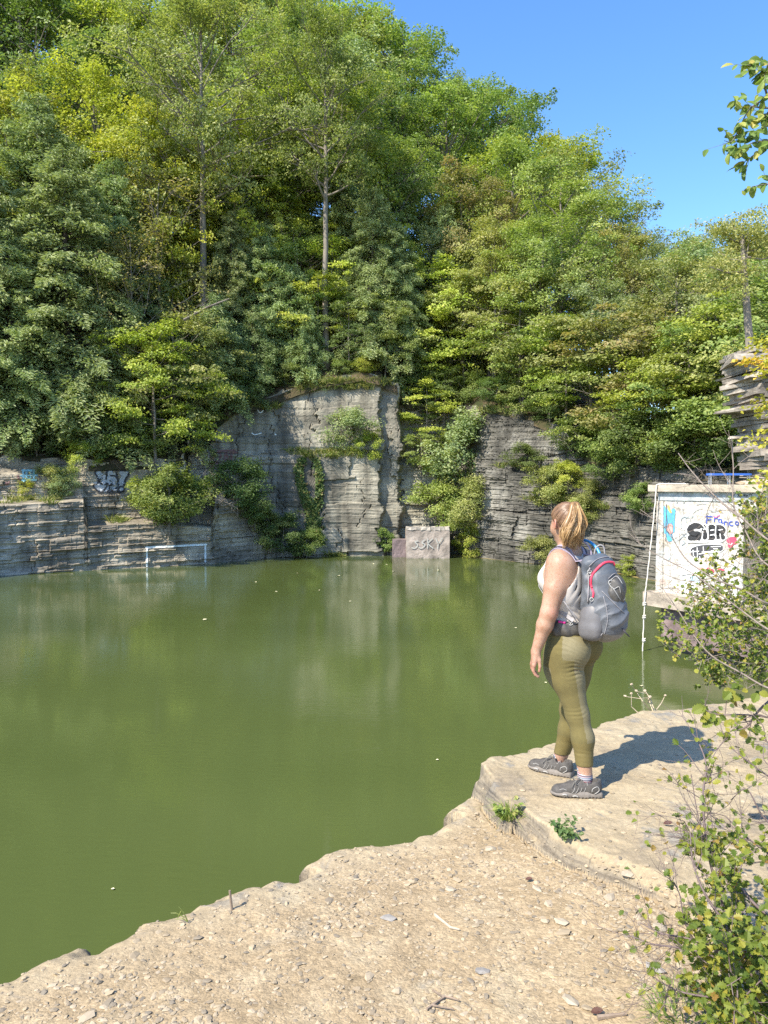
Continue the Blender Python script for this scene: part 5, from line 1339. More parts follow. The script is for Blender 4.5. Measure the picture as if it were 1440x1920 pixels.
# ---------------------------------------------------------------- thorny bushes at the right
THORN = leaf_mat('thorn_leaves', [(0, (.09, .135, .022)), (.4, (.155, .20, .032)), (.75, (.25, .275, .04)), (.93, (.36, .31, .05)), (1, (.28, .15, .05))], trans=.42)
TWG = simple('thorn_twig', (.13, .095, .09), .7, .3, 60)
TWGL = simple('light_branch', (.21, .17, .14), .8, .3, 30)
def rec_twig(mbS, ends, p, d, L, r, k, rs, thorns=True, ups=.03, kids=3):
    pts = [p]; q = p.copy(); dd = d.copy(); nseg = 5
    for s in range(nseg):
        dd = unit(dd + rs.normal(size=3) * .17 + np.array([0, 0, ups])); q = q + dd * L / nseg; pts.append(q.copy())
    mbS.tube(pts, np.linspace(r, r * .5, nseg + 1), 5, cap=False)
    if thorns:
        for t in range(int(L / .07)):
            f = rs.rand(); i0 = min(int(f * nseg), nseg - 1); c = pts[i0] * (1 - f * nseg + i0) + pts[i0 + 1] * (f * nseg - i0)
            td = unit(rs.normal(size=3)); mbS.tube([c, c + td * (.012 + r * 2.5)], [r * .4, .0003], 3, cap=False)
    for s in range(1, nseg + 1): ends.append((pts[s], dd, r))
    if k > 0:
        for c in range(kids):
            f = .25 + .7 * rs.rand(); i0 = min(int(f * nseg), nseg - 1)
            b0 = pts[i0]; rec_twig(mbS, ends, b0, unit(dd + rs.normal(size=3) * .65), L * (.45 + .25 * rs.rand()), r * .6, k - 1, rs, thorns, ups, kids)
def path_twig(mbS, ends, pl, Y0, Y1, r0_, r1_, rs, k=1, L=.25, kids=3, thorns=True):
    n = len(pl); P = [np.array(at(x, y, Y0 + (Y1 - Y0) * i_ / (n - 1))) for i_, (x, y) in enumerate(pl)]
    P = catmull(P, 5); R_ = np.linspace(r0_, r1_, len(P)); mbS.tube(P, R_, 6, cap=False)
    if thorns:
        for t in range(int(len(P) * .5)):
            i_ = rs.randint(len(P)); td = unit(rs.normal(size=3)); mbS.tube([P[i_], P[i_] + td * (.01 + R_[i_] * 2.2)], [R_[i_] * .4, .0003], 3, cap=False)
    T_ = unit(np.gradient(P, axis=0))
    for i_ in range(3, len(P)): ends.append((P[i_], T_[i_], R_[i_]))
    for c in range(kids * (len(P) // 6)):
        i_ = rs.randint(2, len(P)); rec_twig(mbS, ends, P[i_], unit(T_[i_] * .8 + rs.normal(size=3) * .6), L * (.5 + .8 * rs.rand()), r1_ * .8, k, rs, thorns)
def put_leaves(mbL, ends, sel, size, rs, n=9, lob=.18, wide=1.15):
    for (p, d, r) in ends:
        for q in range(sel(p)):
            dd = unit(d * .4 + rs.normal(size=3)); nn = unit(np.array([-.3, -.45, .75]) + rs.normal(size=3) * .45)
            curled_leaf(mbL, p, size * (.6 + .7 * rs.rand()), rs, dd, nn, curl=.2 * rs.normal(), tint=rs.rand(), lob=lob, n=n, wide=wide)
# near bush (bottom right corner)
rs = np.random.RandomState(5)
mS = MB(); mL = MB(); ends = []
near_paths = [([(1445, 1980), (1420, 1860), (1370, 1740), (1330, 1610), (1318, 1500), (1324, 1435), (1308, 1386)], 2.5, 2.9, .007, .0022),
              ([(1330, 1600), (1316, 1560), (1305, 1510), (1296, 1452)], 2.75, 2.85, .003, .0015), ([(1340, 1640), (1320, 1590), (1300, 1570), (1283, 1540)], 2.7, 2.75, .003, .0015),
              ([(1480, 1900), (1400, 1780), (1330, 1690), (1300, 1620), (1294, 1560)], 2.3, 2.6, .006, .002),
              ([(1440, 1850), (1340, 1780), (1290, 1760), (1240, 1750), (1200, 1730)], 2.3, 2.5, .005, .0015), ([(1400, 1830), (1330, 1790), (1260, 1775), (1225, 1770), (1182, 1755)], 2.3, 2.45, .004, .0013),
              ([(1300, 1765), (1282, 1720), (1275, 1680), (1265, 1655)], 2.4, 2.45, .003, .0013), ([(1420, 1880), (1300, 1865), (1255, 1850), (1210, 1822)], 2.3, 2.4, .004, .0013), ([(1255, 1850), (1243, 1890)], 2.35, 2.35, .002, .001),
              ([(1480, 1640), (1440, 1600), (1400, 1570), (1360, 1530)], 2.6, 2.8, .005, .002), ([(1480, 1580), (1430, 1530), (1400, 1480), (1370, 1500)], 2.8, 2.9, .004, .0015), ([(1490, 1480), (1440, 1455), (1400, 1425), (1372, 1404)], 3.0, 3.1, .004, .0015),
              ([(1500, 1760), (1420, 1700), (1370, 1640), (1340, 1600), (1335, 1540)], 2.4, 2.7, .006, .002), ([(1500, 1850), (1450, 1790), (1400, 1730), (1380, 1660), (1400, 1600)], 2.3, 2.6, .006, .002), ([(1500, 1960), (1400, 1900), (1340, 1860), (1300, 1850)], 2.2, 2.4, .006, .002)]
for pl, y0, y1, r0_, r1_ in near_paths: path_twig(mS, ends, pl, y0, y1, r0_, r1_, rs, k=1, L=.17, kids=4)
def topx(p):
    px = 720 + F * p[0] / p[1]; py = 910 - (p[2] - CZ) / p[1] * F
    return px, py
def sel(p):
    px, py = topx(p); dn = np.clip((py - 1500) / 420, 0, 1) * 1.5 + np.clip((px - 1290) / 120, 0, 1) * .5
    if px < 1290: dn = .10
    if py < 1560: dn = .22
    return rs.poisson(dn * .85)
put_leaves(mL, ends, sel, .024, rs, lob=.3, wide=1.05)
for i_ in range(60):     # basal sprays fill the corner of the thicket
    p = np.array(at(rs.uniform(1330, 1500), rs.uniform(1740, 1950), rs.uniform(2.2, 2.55))); ee = []
    rec_twig(mS, ee, p, unit(rs.normal(size=3) + [0, 0, .8]), .14, .0025, 1, rs)
    put_leaves(mL, ee, lambda q: rs.poisson(1.1), .026, rs, lob=.3, wide=1.05)
root = at(1440, 1990, 2.4)
nb_ = thing('thorn_bush', 'thorny bush with lobed yellow green leaves in the near bottom right corner', 'bush', tuple(root))
for mm, nm, mt in ((mS, 'branches', TWG), (mL, 'foliage', THORN)):
    q = mm.build(nm, mt, smooth=nm == 'branches'); q.parent = nb_; q.matrix_parent_inverse = Matrix.Translation(-nb_.location)
# spray hanging over the slab
mS = MB(); mL = MB(); ends = []
for pl, y0, y1, r0_, r1_ in (([(1500, 1270), (1430, 1325), (1400, 1362), (1375, 1370)], 3.6, 3.6, .007, .003), ([(1440, 1345), (1395, 1340), (1350, 1340), (1325, 1332), (1322, 1310)], 3.6, 3.7, .004, .0015), ([(1360, 1338), (1362, 1315), (1364, 1300)], 3.6, 3.6, .002, .001),
                             ([(1500, 1330), (1460, 1350), (1420, 1340), (1385, 1352)], 3.5, 3.6, .005, .002), ([(1500, 1400), (1440, 1392), (1430, 1360), (1400, 1330)], 3.4, 3.5, .004, .0015), ([(1490, 1455), (1436, 1430), (1432, 1392)], 3.3, 3.4, .003, .0015)):
    path_twig(mS, ends, pl, y0, y1, r0_, r1_, rs, k=1, L=.11, kids=2)
put_leaves(mL, ends, lambda q: rs.poisson(.10), .04, rs)
for (x, y, dx, L_) in ((1320, 1330, -1, .09), (1325, 1335, -.6, .07), (1335, 1350, -.3, .08), (1362, 1302, .1, .07), (1345, 1345, -.5, .07), (1378, 1352, -.4, .06), (1425, 1300, .2, .07), (1430, 1325, .6, .08), (1432, 1400, -.6, .06), (1425, 1425, -.4, .06), (1420, 1460, -.3, .06)):
    for q in range(2): curled_leaf(mL, np.array(at(x + rs.normal() * 4, y + rs.normal() * 4, 3.58)), L_ * .75 * (.7 + .3 * rs.rand()), rs, (dx + rs.normal() * .3, rs.normal() * .3, -.3), (-.3, -.7, .5), tint=.5 + .4 * rs.rand(), n=11, wide=1.1)
sp_ = thing('thorn_branch', 'thorny branch with a few big lobed leaves hanging over the slab', 'branch', tuple(at(1500, 1330, 3.6)))
for mm, nm, mt in ((mS, 'branches', TWG), (mL, 'foliage', THORN)):
    q = mm.build(nm, mt, smooth=nm == 'branches'); q.parent = sp_; q.matrix_parent_inverse = Matrix.Translation(-sp_.location)
# middle bush, in front of the hut
rs = np.random.RandomState(15)
mS = MB(); mL = MB(); ends = []; bare = []
mid = [([(1500, 1040), (1440, 1012), (1395, 975), (1340, 930), (1298, 885), (1272, 850)], .022, .006), ([(1500, 1150), (1440, 1132), (1390, 1105), (1340, 1085), (1290, 1052), (1262, 1012), (1245, 988), (1200, 955)], .02, .005),
       ([(1500, 1210), (1440, 1180), (1400, 1152), (1345, 1110), (1300, 1076), (1250, 1050), (1208, 1026), (1180, 1000)], .02, .004), ([(1500, 1100), (1440, 1060), (1420, 1040), (1400, 1000), (1383, 968), (1374, 935), (1375, 880), (1372, 820)], .018, .006),
       ([(1500, 1300), (1440, 1290), (1390, 1262), (1335, 1230), (1300, 1190), (1272, 1145), (1240, 1100)], .022, .005), ([(1330, 1085), (1290, 1090), (1250, 1078), (1222, 1060), (1190, 1050)], .009, .003),
       ([(1345, 1110), (1300, 1120), (1262, 1102), (1215, 1110)], .009, .003), ([(1300, 1076), (1290, 1100), (1250, 1104)], .006, .003), ([(1383, 968), (1350, 940), (1330, 928), (1350, 922)], .007, .003), ([(1440, 960), (1410, 985), (1395, 1000), (1370, 1030)], .009, .003),
       ([(1440, 1050), (1400, 1058), (1380, 1050), (1366, 1010), (1362, 980)], .009, .003), ([(1395, 975), (1400, 1020), (1430, 1052)], .008, .004), ([(1340, 930), (1325, 965), (1340, 990)], .006, .003)]
for pl, r0_, r1_ in mid: path_twig(mS, bare, pl, 7.6, 8.6 if pl[0][0] > 1400 else 8.5, r0_ * .6, r1_ * .75, rs, k=1, L=.42, kids=2, thorns=False)
for i_ in range(170):
    px = 1255 + 235 * rs.rand() ** .6; lo = np.interp(px, [1240, 1290, 1340, 1385, 1405, 1500], [1190, 1130, 1075, 1040, 960, 920]); py = rs.uniform(lo, 1290)
    if px < 1300 and py > 1240: continue
    p = np.array(at(px, py, rs.uniform(8.0, 9.6))); ee = []
    rec_twig(mS, ee, p, unit(rs.normal(size=3) + [-.4, 0, .5]), .34, .006, 1, rs, thorns=False)
    put_leaves(mL, ee, lambda q: rs.poisson(1.3), .046, rs, n=5, lob=.1, wide=1.2)
for i_ in range(34):
    px = rs.uniform(1310, 1500); py = rs.uniform(1100, 1270); p = np.array(at(px, py, 9.8)); ee = []
    rec_twig(mS, ee, p, unit(rs.normal(size=3) + [0, 0, .5]), .5, .008, 1, rs, thorns=False)
    put_leaves(mL, ee, lambda q: rs.poisson(1.6), .05, rs, n=5, lob=.1, wide=1.2)
mbsh = thing('thorn_bush', 'yellowing bush with long bare twigs in front of the graffiti hut', 'bush', tuple(at(1600, 1300, 8.6)))
for mm, nm, mt in ((mS, 'branches', TWGL), (mL, 'foliage', THORN)):
    q = mm.build(nm, mt, smooth=nm == 'branches'); q.parent = mbsh; q.matrix_parent_inverse = Matrix.Translation(-mbsh.location)

# ---------------------------------------------------------------- tree branch reaching in at the top right
rs = np.random.RandomState(25)
mS = MB(); mL = MB(); ends = []
OAKL = leaf_mat('oak_leaves', [(0, (.09, .16, .04)), (.5, (.15, .235, .05)), (.85, (.26, .31, .07)), (1, (.38, .34, .08))], trans=.4)
for pl in ([(1640, 60), (1560, 130), (1500, 160), (1440, 185), (1405, 205), (1375, 262), (1358, 264)], [(1560, 130), (1500, 130), (1440, 140), (1420, 125), (1400, 122)], [(1600, 240), (1500, 250), (1450, 262), (1410, 268), (1380, 290)], [(1500, 160), (1450, 200), (1410, 200), (1385, 205)],
           [(1640, 330), (1540, 350), (1480, 345), (1440, 345), (1410, 350)], [(1500, 250), (1450, 235), (1420, 245)], [(1470, 262), (1430, 280), (1400, 300)], [(1440, 185), (1432, 150), (1440, 120)], [(1450, 200), (1430, 220), (1400, 225)]):
    path_twig(mS, ends, pl, 7.2, 7.0, .012, .003, rs, k=0, L=.16, kids=3, thorns=False)
for (p, d, r) in ends:
    px, py = topx(p)
    for q in range(rs.poisson(.95)):
        dd = unit(d * .5 + rs.normal(size=3) * .6 + [0, 0, -.5]); curled_leaf(mL, p, .092 * (.6 + .6 * rs.rand()), rs, dd, unit(np.array([-.4, -.7, .3]) + rs.normal(size=3) * .45), curl=.25, tint=rs.rand(), lob=.05, n=7, wide=.75)
# trunk, out of frame, carries the branch
mT = MB(); mT.tube([(5.2, 7.2, 1.9), (5.3, 7.3, 5), (5.1, 7.3, 8.5), (5.0, 7.4, 12)], [.2, .16, .12, .05], 10)
for a_, b_ in (((5.15, 7.3, 8.6), at(1640, 60, 7.2)), ((5.2, 7.3, 7.4), at(1600, 240, 7.2)), ((5.2, 7.3, 6.9), at(1640, 330, 7.2))): mT.tube([a_, b_], [.06, .012], 6, cap=False)
ot = thing('oak_tree', 'oak with drooping green leafed branches reaching in at the top right', 'tree', (5.2, 7.2, 1.9))
for mm, nm, mt in ((mT, 'trunk', BARK), (mS, 'branches', BARK), (mL, 'crown', OAKL)):
    q = mm.build(nm, mt); q.parent = ot; q.matrix_parent_inverse = Matrix.Translation(-ot.location)
# pine like tree on the outcrop, and the orange maple beside it
mS = MB(); mL = MB(); Y = 24.5; pr = [at(1407, 665, Y), at(1402, 600, Y), at(1396, 520, Y), at(1393, 460, Y), at(1391, 425, Y)]
mS.tube(pr, [.13, .12, .10, .07, .04], 8)
ends = []
for (a_, b_) in (((1395, 510), (1350, 545)), ((1394, 490), (1345, 470)), ((1394, 470), (1380, 435)), ((1394, 475), (1440, 450)), ((1393, 455), (1350, 430)), ((1396, 500), (1406, 440)), ((1393, 450), (1420, 425)), ((1396, 510), (1330, 500)), ((1394, 480), (1460, 480)), ((1392, 440), (1440, 420)), ((1392, 440), (1370, 415))):
    p, q_ = np.array(at(*a_, Y)), np.array(at(*b_, Y + rs.normal() * .8)); m_ = (p + q_) / 2 + [0, 0, -.1]; mS.tube([p, m_, q_], [.04, .03, .01], 5, cap=False)
    for c in range(9):
        f = .35 + .7 * rs.rand(); e = p * (1 - f) + q_ * f + rs.normal(size=3) * [.45, .5, .25]; n = 80
        Pp = e + unit(rs.normal(size=(n, 3))) * rs.rand(n, 1) ** .5 * [.42, .42, .2]
        leaf_quads(mL, Pp, unit(rs.normal(size=(n, 3)) * .7 + [0, 0, .8]), .10, rs, asp=.5)
ot = thing('pine_tree', 'thin bare trunked tree with a wispy crown on the shale outcrop', 'tree', tuple(at(1407, 665, Y)))
for mm, nm, mt in ((mS, 'trunk', BARK_PALE), (mL, 'crown', LM['olive'])):
    q = mm.build(nm, mt); q.parent = ot; q.matrix_parent_inverse = Matrix.Translation(-ot.location)
p = at(1640, 860, 16); 
o = thing('maple_tree', 'small maple with orange and green leaves at the right picture edge', 'tree', tuple(p), 0); s = .42
T, L = broadleaf(300, 8.0, .3, 1.75, .08, clump=.55, per=170, leaf=.12, flat=.45, nl=20, sub=5)
for mm, nm, mt in ((T, 'trunk', BARK), (L, 'crown', LM['orange'])):
    q = mm.build(nm, mt); q.parent = o
o.location = (p.x, p.y, 2.2); o.scale = (1.1, 1.1, .85)

# ---------------------------------------------------------------- leaves floating on the water
FL = simple('floating_leaf', (.62, .58, .36), .7, .3, 30)
fl = [((381, 1163), .16), ((597, 1107), .14), ((632, 1080), .16), ((700, 1058), .15), ((740, 1072), .14), ((776, 1096), .12), ((655, 1128), .1), ((560, 1075), .12), ((726, 1059), .12), ((1202, 1286), .09), ((1130, 1215), .08), ((1025, 1281), .06), ((967, 1178), .08), ((520, 1110), .12), ((817, 1425), .05), ((208, 1668), .04), ((480, 1092), .12), ((820, 1070), .14), ((1207, 1199), .06)]
row_w = ['first', 'second', 'third', 'fourth', 'fifth', 'sixth', 'seventh', 'eighth', 'ninth', 'tenth', 'eleventh', 'twelfth', 'thirteenth', 'fourteenth', 'fifteenth', 'sixteenth', 'seventeenth', 'eighteenth', 'last']
fl.sort(key=lambda q: q[0][0])
for k, ((x, y), L_) in enumerate(fl):
    p = on(x, y, .004); mb = MB()
    curled_leaf(mb, (0, 0, 0), L_, rs, (math.cos(k), math.sin(k), 0), (0, 0, 1), curl=-.2, n=6, wide=1.2)
    o = mb.build('floating_leaf', FL); o.location = (p.x, p.y, .012)
    tag(o, 'pale leaf floating on the pond, %s counted from the left' % row_w[k], 'leaf', group='leaves floating on the pond')
# ================================================================ the hiker: smooth implicit bodies turned into meshes
class Field:
    def __init__(s, lo, hi, h):
        s.lo = np.array(lo, float); s.h = h
        s.n = np.ceil((np.array(hi) - s.lo) / h).astype(int) + 1
        s.V = np.full(s.n, .15, dtype=np.float32)
        s.ax = [(s.lo[c] + h * np.arange(s.n[c])).astype(np.float32) for c in range(3)]
    def region(s, lo, hi):
        a = np.clip(np.floor((np.array(lo) - s.lo) / s.h).astype(int), 0, s.n - 1); b = np.clip(np.ceil((np.array(hi) - s.lo) / s.h).astype(int) + 1, 1, s.n)
        sl = tuple(slice(x, y) for x, y in zip(a, b))
        X, Y, Z = np.meshgrid(*[s.ax[c][sl[c]] for c in range(3)], indexing='ij', sparse=True)
        return sl, X, Y, Z
    def merge(s, sl, d, k):
        v = s.V[sl]
        if k <= 0: s.V[sl] = np.minimum(v, d); return
        h = np.clip(.5 + .5 * (v - d) / k, 0, 1)
        s.V[sl] = v * (1 - h) + d * h - k * h * (1 - h)
    def cap(s, a, b, ra, rb, k=.03, off=0.0, sq=None):
        a = np.array(a, float); b = np.array(b, float); ra += off; rb += off; pad = max(ra, rb) + .07
        sl, X, Y, Z = s.region(np.minimum(a, b) - pad, np.maximum(a, b) + pad)
        d = b - a; L2 = d.dot(d) + 1e-12
        t = np.clip(((X - a[0]) * d[0] + (Y - a[1]) * d[1] + (Z - a[2]) * d[2]) / L2, 0, 1)
        r = np.sqrt((X - a[0] - t * d[0]) ** 2 + (Y - a[1] - t * d[1]) ** 2 + (Z - a[2] - t * d[2]) ** 2) - (ra + (rb - ra) * t)
        s.merge(sl, r.astype(np.float32), k)
    def ell(s, c, R, rad, k=.03, off=0.0, carve=False):
        """ellipsoid, rows of R are its axes"""
        c = np.array(c, float); rad = np.array(rad, float) + off; pad = rad.max() + .07
        sl, X, Y, Z = s.region(c - pad, c + pad)
        q = [((X - c[0]) * R[i][0] + (Y - c[1]) * R[i][1] + (Z - c[2]) * R[i][2]) for i in range(3)]
        k0 = np.sqrt(sum((q[i] / rad[i]) ** 2 for i in range(3))); k1 = np.sqrt(sum((q[i] / rad[i] ** 2) ** 2 for i in range(3))) + 1e-9
        d = (k0 * (k0 - 1) / k1).astype(np.float32)
        if carve:
            v = s.V[sl]; s.V[sl] = np.maximum(v, -d)
        else: s.merge(sl, d, k)
    def box(s, c, R, half, r, k=.01):
        c = np.array(c, float); pad = max(half) * 1.8 + .06
        sl, X, Y, Z = s.region(c - pad, c + pad)
        q = [np.abs((X - c[0]) * R[i][0] + (Y - c[1]) * R[i][1] + (Z - c[2]) * R[i][2]) - (half[i] - r) for i in range(3)]
        d = np.sqrt(sum(np.maximum(x, 0) ** 2 for x in q)) + np.minimum(np.maximum(np.maximum(q[0], q[1]), q[2]), 0) - r
        s.merge(sl, d.astype(np.float32), k)
    def grid(s):
        return np.meshgrid(*s.ax, indexing='ij', sparse=True)
    def cut(s, n, d):
        """keep n.p > d"""
        X, Y, Z = s.grid(); s.V = np.maximum(s.V, (d - (n[0] * X + n[1] * Y + n[2] * Z)).astype(np.float32))
    def mesh(s):
        V = s.V; S = V < 0
        c8 = [(i, j, k) for i in (0, 1) for j in (0, 1) for k in (0, 1)]
        nx, ny_, nz = V.shape
        sub = lambda A, o: A[o[0]:nx - 1 + o[0], o[1]:ny_ - 1 + o[1], o[2]:nz - 1 + o[2]]
        cnt = sum(sub(S, o).astype(np.int8) for o in c8)
        act = (cnt > 0) & (cnt < 8)
        I = np.argwhere(act); idx = np.full(act.shape, -1, np.int32); idx[act] = np.arange(len(I))
        P = np.zeros((len(I), 3)); W = np.zeros(len(I))
        for a in c8:
            for ax in range(3):
                if a[ax]: continue
                b_ = list(a); b_[ax] = 1
                va = V[tuple((I + a).T)]; vb = V[tuple((I + b_).T)]
                m = (va < 0) != (vb < 0)
                t = np.where(m, va / (va - vb + 1e-12), 0)
                p = np.array(a, float) + 0 * P; p[:, ax] += t
                P += np.where(m[:, None], p, 0); W += m
        P = (I + P / W[:, None]) * s.h + s.lo
        Q = []
        for ax in range(3):
            u, v_ = (ax + 1) % 3, (ax + 2) % 3
            sa = [slice(None)] * 3; sb = [slice(None)] * 3; sa[ax] = slice(0, -1); sb[ax] = slice(1, None)
            A = S[tuple(sa)]; B = S[tuple(sb)]; ed = np.argwhere(A != B)
            ed = ed[(ed[:, u] > 0) & (ed[:, v_] > 0) & (ed[:, u] < V.shape[u] - 1) & (ed[:, v_] < V.shape[v_] - 1)]
            fl_ = A[tuple(ed.T)]
            def cell(du, dv):
                e = ed.copy(); e[:, u] -= du; e[:, v_] -= dv; return idx[tuple(e.T)]
            q = np.stack([cell(1, 1), cell(0, 1), cell(0, 0), cell(1, 0)], -1)
            q = np.where(fl_[:, None], q, q[:, ::-1]); Q.append(q)
        Q = np.concatenate(Q); Q = Q[(Q >= 0).all(1)]
        return P, Q
def relax(P, Q, n=2, f=.5):
    E = np.concatenate([Q[:, [0, 1]], Q[:, [1, 2]], Q[:, [2, 3]], Q[:, [3, 0]]])
    for _ in range(n):
        A = np.zeros_like(P); W = np.zeros(len(P))
        for c in range(3):
            A[:, c] = np.bincount(E[:, 0], P[E[:, 1], c], len(P)) + np.bincount(E[:, 1], P[E[:, 0], c], len(P))
        W = np.bincount(E[:, 0], minlength=len(P)) + np.bincount(E[:, 1], minlength=len(P))
        P = P * (1 - f) + f * A / np.maximum(W, 1)[:, None]
    return P
def a3(px, py, Y): return np.array(at(px, py, Y))
def frame(fx, fy, pitch=0.0):
    f = unit(np.array([fx, fy, 0.])); l = np.array([-f[1], f[0], 0.]); u = np.array([0, 0, 1.])
    f2 = f * math.cos(pitch) - u * math.sin(pitch); u2 = u * math.cos(pitch) + f * math.sin(pitch)
    return np.array([f2, l, u2])
TF = frame(-.70, .71); fw, lf, upv = TF
HF = frame(-.40, .92, .22); hf, hl_, hu = HF
PEL = a3(1073, 1212, 4.43); CH = a3(1061, 1090, 4.44); WA = a3(1067, 1160, 4.44); NK = a3(1066, 1034, 4.44); HD = a3(1061, 979, 4.44)
SHL = a3(1050, 1060, 4.33); ELL = a3(1029, 1150, 4.28); WRL = a3(1004.5, 1222, 4.30)
SHR = NK + (-lf) * .16 + np.array([0, 0, -.07]); ELR = SHR + np.array([.02, .05, -.26]); WRR = a3(1068, 1168, 4.63)
HIPL = PEL + lf * .088 + np.array([0, 0, -.02]); HIPR = PEL - lf * .088 + np.array([0, 0, -.02])
KNL = a3(1083, 1340, 4.32); ANL = a3(1097, 1455, 4.27)
KNR = a3(1071, 1330, 4.55); ANR = a3(1049, 1426, 4.60)
BX0, BX1 = np.array([.55, 3.95, 2.72]), np.array([1.55, 4.95, 4.5])

def torso(F, off=0.0, k=.05, low=True):
    F.ell(CH + np.array([0, 0, .03]), TF, (.112, .160, .15), k, off)
    F.ell(CH - fw * .03 + lf * .02 + np.array([0, 0, -.05]), TF, (.10, .150, .14), k, off)
    F.ell(CH + fw * .055 + lf * .065 + np.array([0, 0, .015]), TF, (.075, .07, .07), .03, off)
    F.ell(CH + fw * .055 - lf * .065 + np.array([0, 0, .015]), TF, (.075, .07, .07), .03, off)
    F.ell(WA, TF, (.112, .142, .13), k, off)
    F.ell(WA + fw * .02 + np.array([0, 0, -.07]), TF, (.11, .15, .10), k, off)
    F.cap(NK + lf * .10 + np.array([0, 0, -.045]), NK - lf * .10 + np.array([0, 0, -.045]), .052, .052, .045, off)
def pelvis(F, off=0.0, k=.04):
    F.ell(PEL + np.array([0, 0, .03]), TF, (.118, .172, .12), k, off)
    F.ell(PEL - fw * .052 + lf * .078 + np.array([0, 0, -.005]), TF, (.094, .096, .10), .025, off)
    F.ell(PEL - fw * .046 - lf * .074 + np.array([0, 0, .0]), TF, (.09, .09, .095), .025, off)
    F.ell(PEL + fw * .03 + lf * .10 + np.array([0, 0, -.085]), TF, (.085, .075, .14), .04, off)
def leg(F, hip, kn, an, off=0.0, k=.03, side=1):
    F.cap(hip, hip * .55 + kn * .45 + fw * .012, .098, .084, k, off)
    F.cap(hip * .55 + kn * .45 + fw * .012, kn, .084, .057, k, off)
    ca = kn * .62 + an * .38 - fw * .016
    F.cap(kn, ca, .056, .055, .03, off); F.cap(ca, an, .055, .038, .03, off)
    F.ell(kn + fw * .012, TF, (.05, .05, .055), .02, off)
def arm(F, sh, el, wr, k=.035):
    F.ell(sh, TF, (.066, .064, .075), k)
    F.cap(sh, sh * .5 + el * .5, .064, .060, k); F.cap(sh * .5 + el * .5, el, .060, .046, .012)
    m_ = el * .7 + wr * .3; F.cap(el, m_, .046, .045, .02); F.cap(m_, wr, .044, .0265, .02)

Fd = Field(BX0, BX1, .0052)
torso(Fd); pelvis(Fd); leg(Fd, HIPL, KNL, ANL); leg(Fd, HIPR, KNR, ANR)
for an, d in ((ANL, np.array([-.99, .1, 0])), (ANR, np.array([-.85, .5, 0]))):
    Fd.cap(an, an + np.array([0, 0, -.04]), .034, .034, .02); Fd.cap(an + [0, 0, -.05], an + d * .12 + [0, 0, -.065], .03, .02, .03)
arm(Fd, SHL, ELL, WRL); arm(Fd, SHR, ELR, WRR)
# shoulder blade swell and trapezius
Fd.ell(CH - fw * .07 + lf * .08 + np.array([0, 0, .05]), TF, (.05, .07, .085), .04)
Fd.cap(NK + lf * .12 + [0, 0, -.05], NK + [0, 0, .03], .04, .045, .04); Fd.cap(NK - lf * .12 + [0, 0, -.05], NK + [0, 0, .03], .04, .045, .04)
# neck and head
Fd.cap(NK - fw * .01 + [0, 0, -.03], HD - hf * .02 - hu * .06, .056, .052, .03)
Fd.ell(HD + hu * .012 - hf * .008, HF, (.094, .074, .092), .02)
Fd.ell(HD + hf * .035 - hu * .045, HF, (.062, .056, .068), .035)
Fd.ell(HD + hf * .072 - hu * .092, HF, (.024, .028, .02), .03)
Fd.ell(HD + hf * .055 + hl_ * .035 - hu * .03, HF, (.03, .028, .03), .03); Fd.ell(HD + hf * .055 - hl_ * .035 - hu * .03, HF, (.03, .028, .03), .03)
Fd.cap(HD + hf * .092 + hu * .0, HD + hf * .112 - hu * .03, .008, .013, .012)
Fd.cap(HD + hf * .088 + hl_ * .02 + hu * .012, HD + hf * .088 - hl_ * .02 + hu * .012, .01, .01, .02)
Fd.cap(HD + hf * .092 + hl_ * .014 - hu * .058, HD + hf * .092 - hl_ * .014 - hu * .058, .008, .008, .006)
for sg in (1, -1):
    e = HD + hl_ * sg * .076 - hf * .008 - hu * .012
    tl = unit(hu - hf * .25)
    for q in range(9):
        a0, a1 = (q * .62 - .6), ((q + 1) * .62 - .6)
        pt = lambda a, s_=1: e + (-hf) * (.013 * math.sin(a)) * 1.0 + tl * (.025 * math.cos(a)) + hl_ * sg * (.006 + .006 * math.sin(a))
        if q < 7: Fd.cap(pt(a0), pt(a1), .0055, .0052, .006)
    Fd.ell(e - tl * .02, HF, (.008, .006, .009), .008); Fd.ell(e - hl_ * sg * .002, HF, (.014, .006, .022), .008)
# left hand: palm, four curled fingers, thumb leaving the side of the palm
KN = a3(1000.5, 1244, 4.295)
hd_ = unit(KN - WRL)
Fd.cap(WRL, WRL * .5 + KN * .5, .025, .02, .012)
for i in range(4):
    y_ = (i - 1.5) * .0185
    b_ = KN + np.array([-.002 * abs(i - 1.5), y_, .004 * -abs(i - 1)])
    Fd.cap(WRL + np.array([0, y_ * .6, -.01]), b_, .0165, .0128, .012)
    Lf = (.074, .082, .076, .06)[i]
    bend = .30 + .14 * i
    m1 = b_ + unit(np.array([-.12 + .1 * i * .3, 0, -1])) * Lf * .42
    m2 = m1 + unit(np.array([.35 + bend * .5, 0, -1])) * Lf * .33
    m3 = m2 + unit(np.array([.75 + bend, 0, -.85])) * Lf * .28
    Fd.cap(b_, m1, .0105, .0092, .006); Fd.cap(m1, m2, .0092, .0084, .003); Fd.cap(m2, m3, .0084, .0068, .003)
t0 = WRL + np.array([.010, -.012, -.018]); t1 = a3(1011.5, 1238, 4.27); t2 = a3(1012.5, 1250, 4.265); t3 = a3(1011, 1259, 4.265)
Fd.cap(t0, t1, .015, .0115, .012); Fd.cap(t1, t2, .0105, .0092, .004); Fd.cap(t2, t3, .0092, .007, .003)
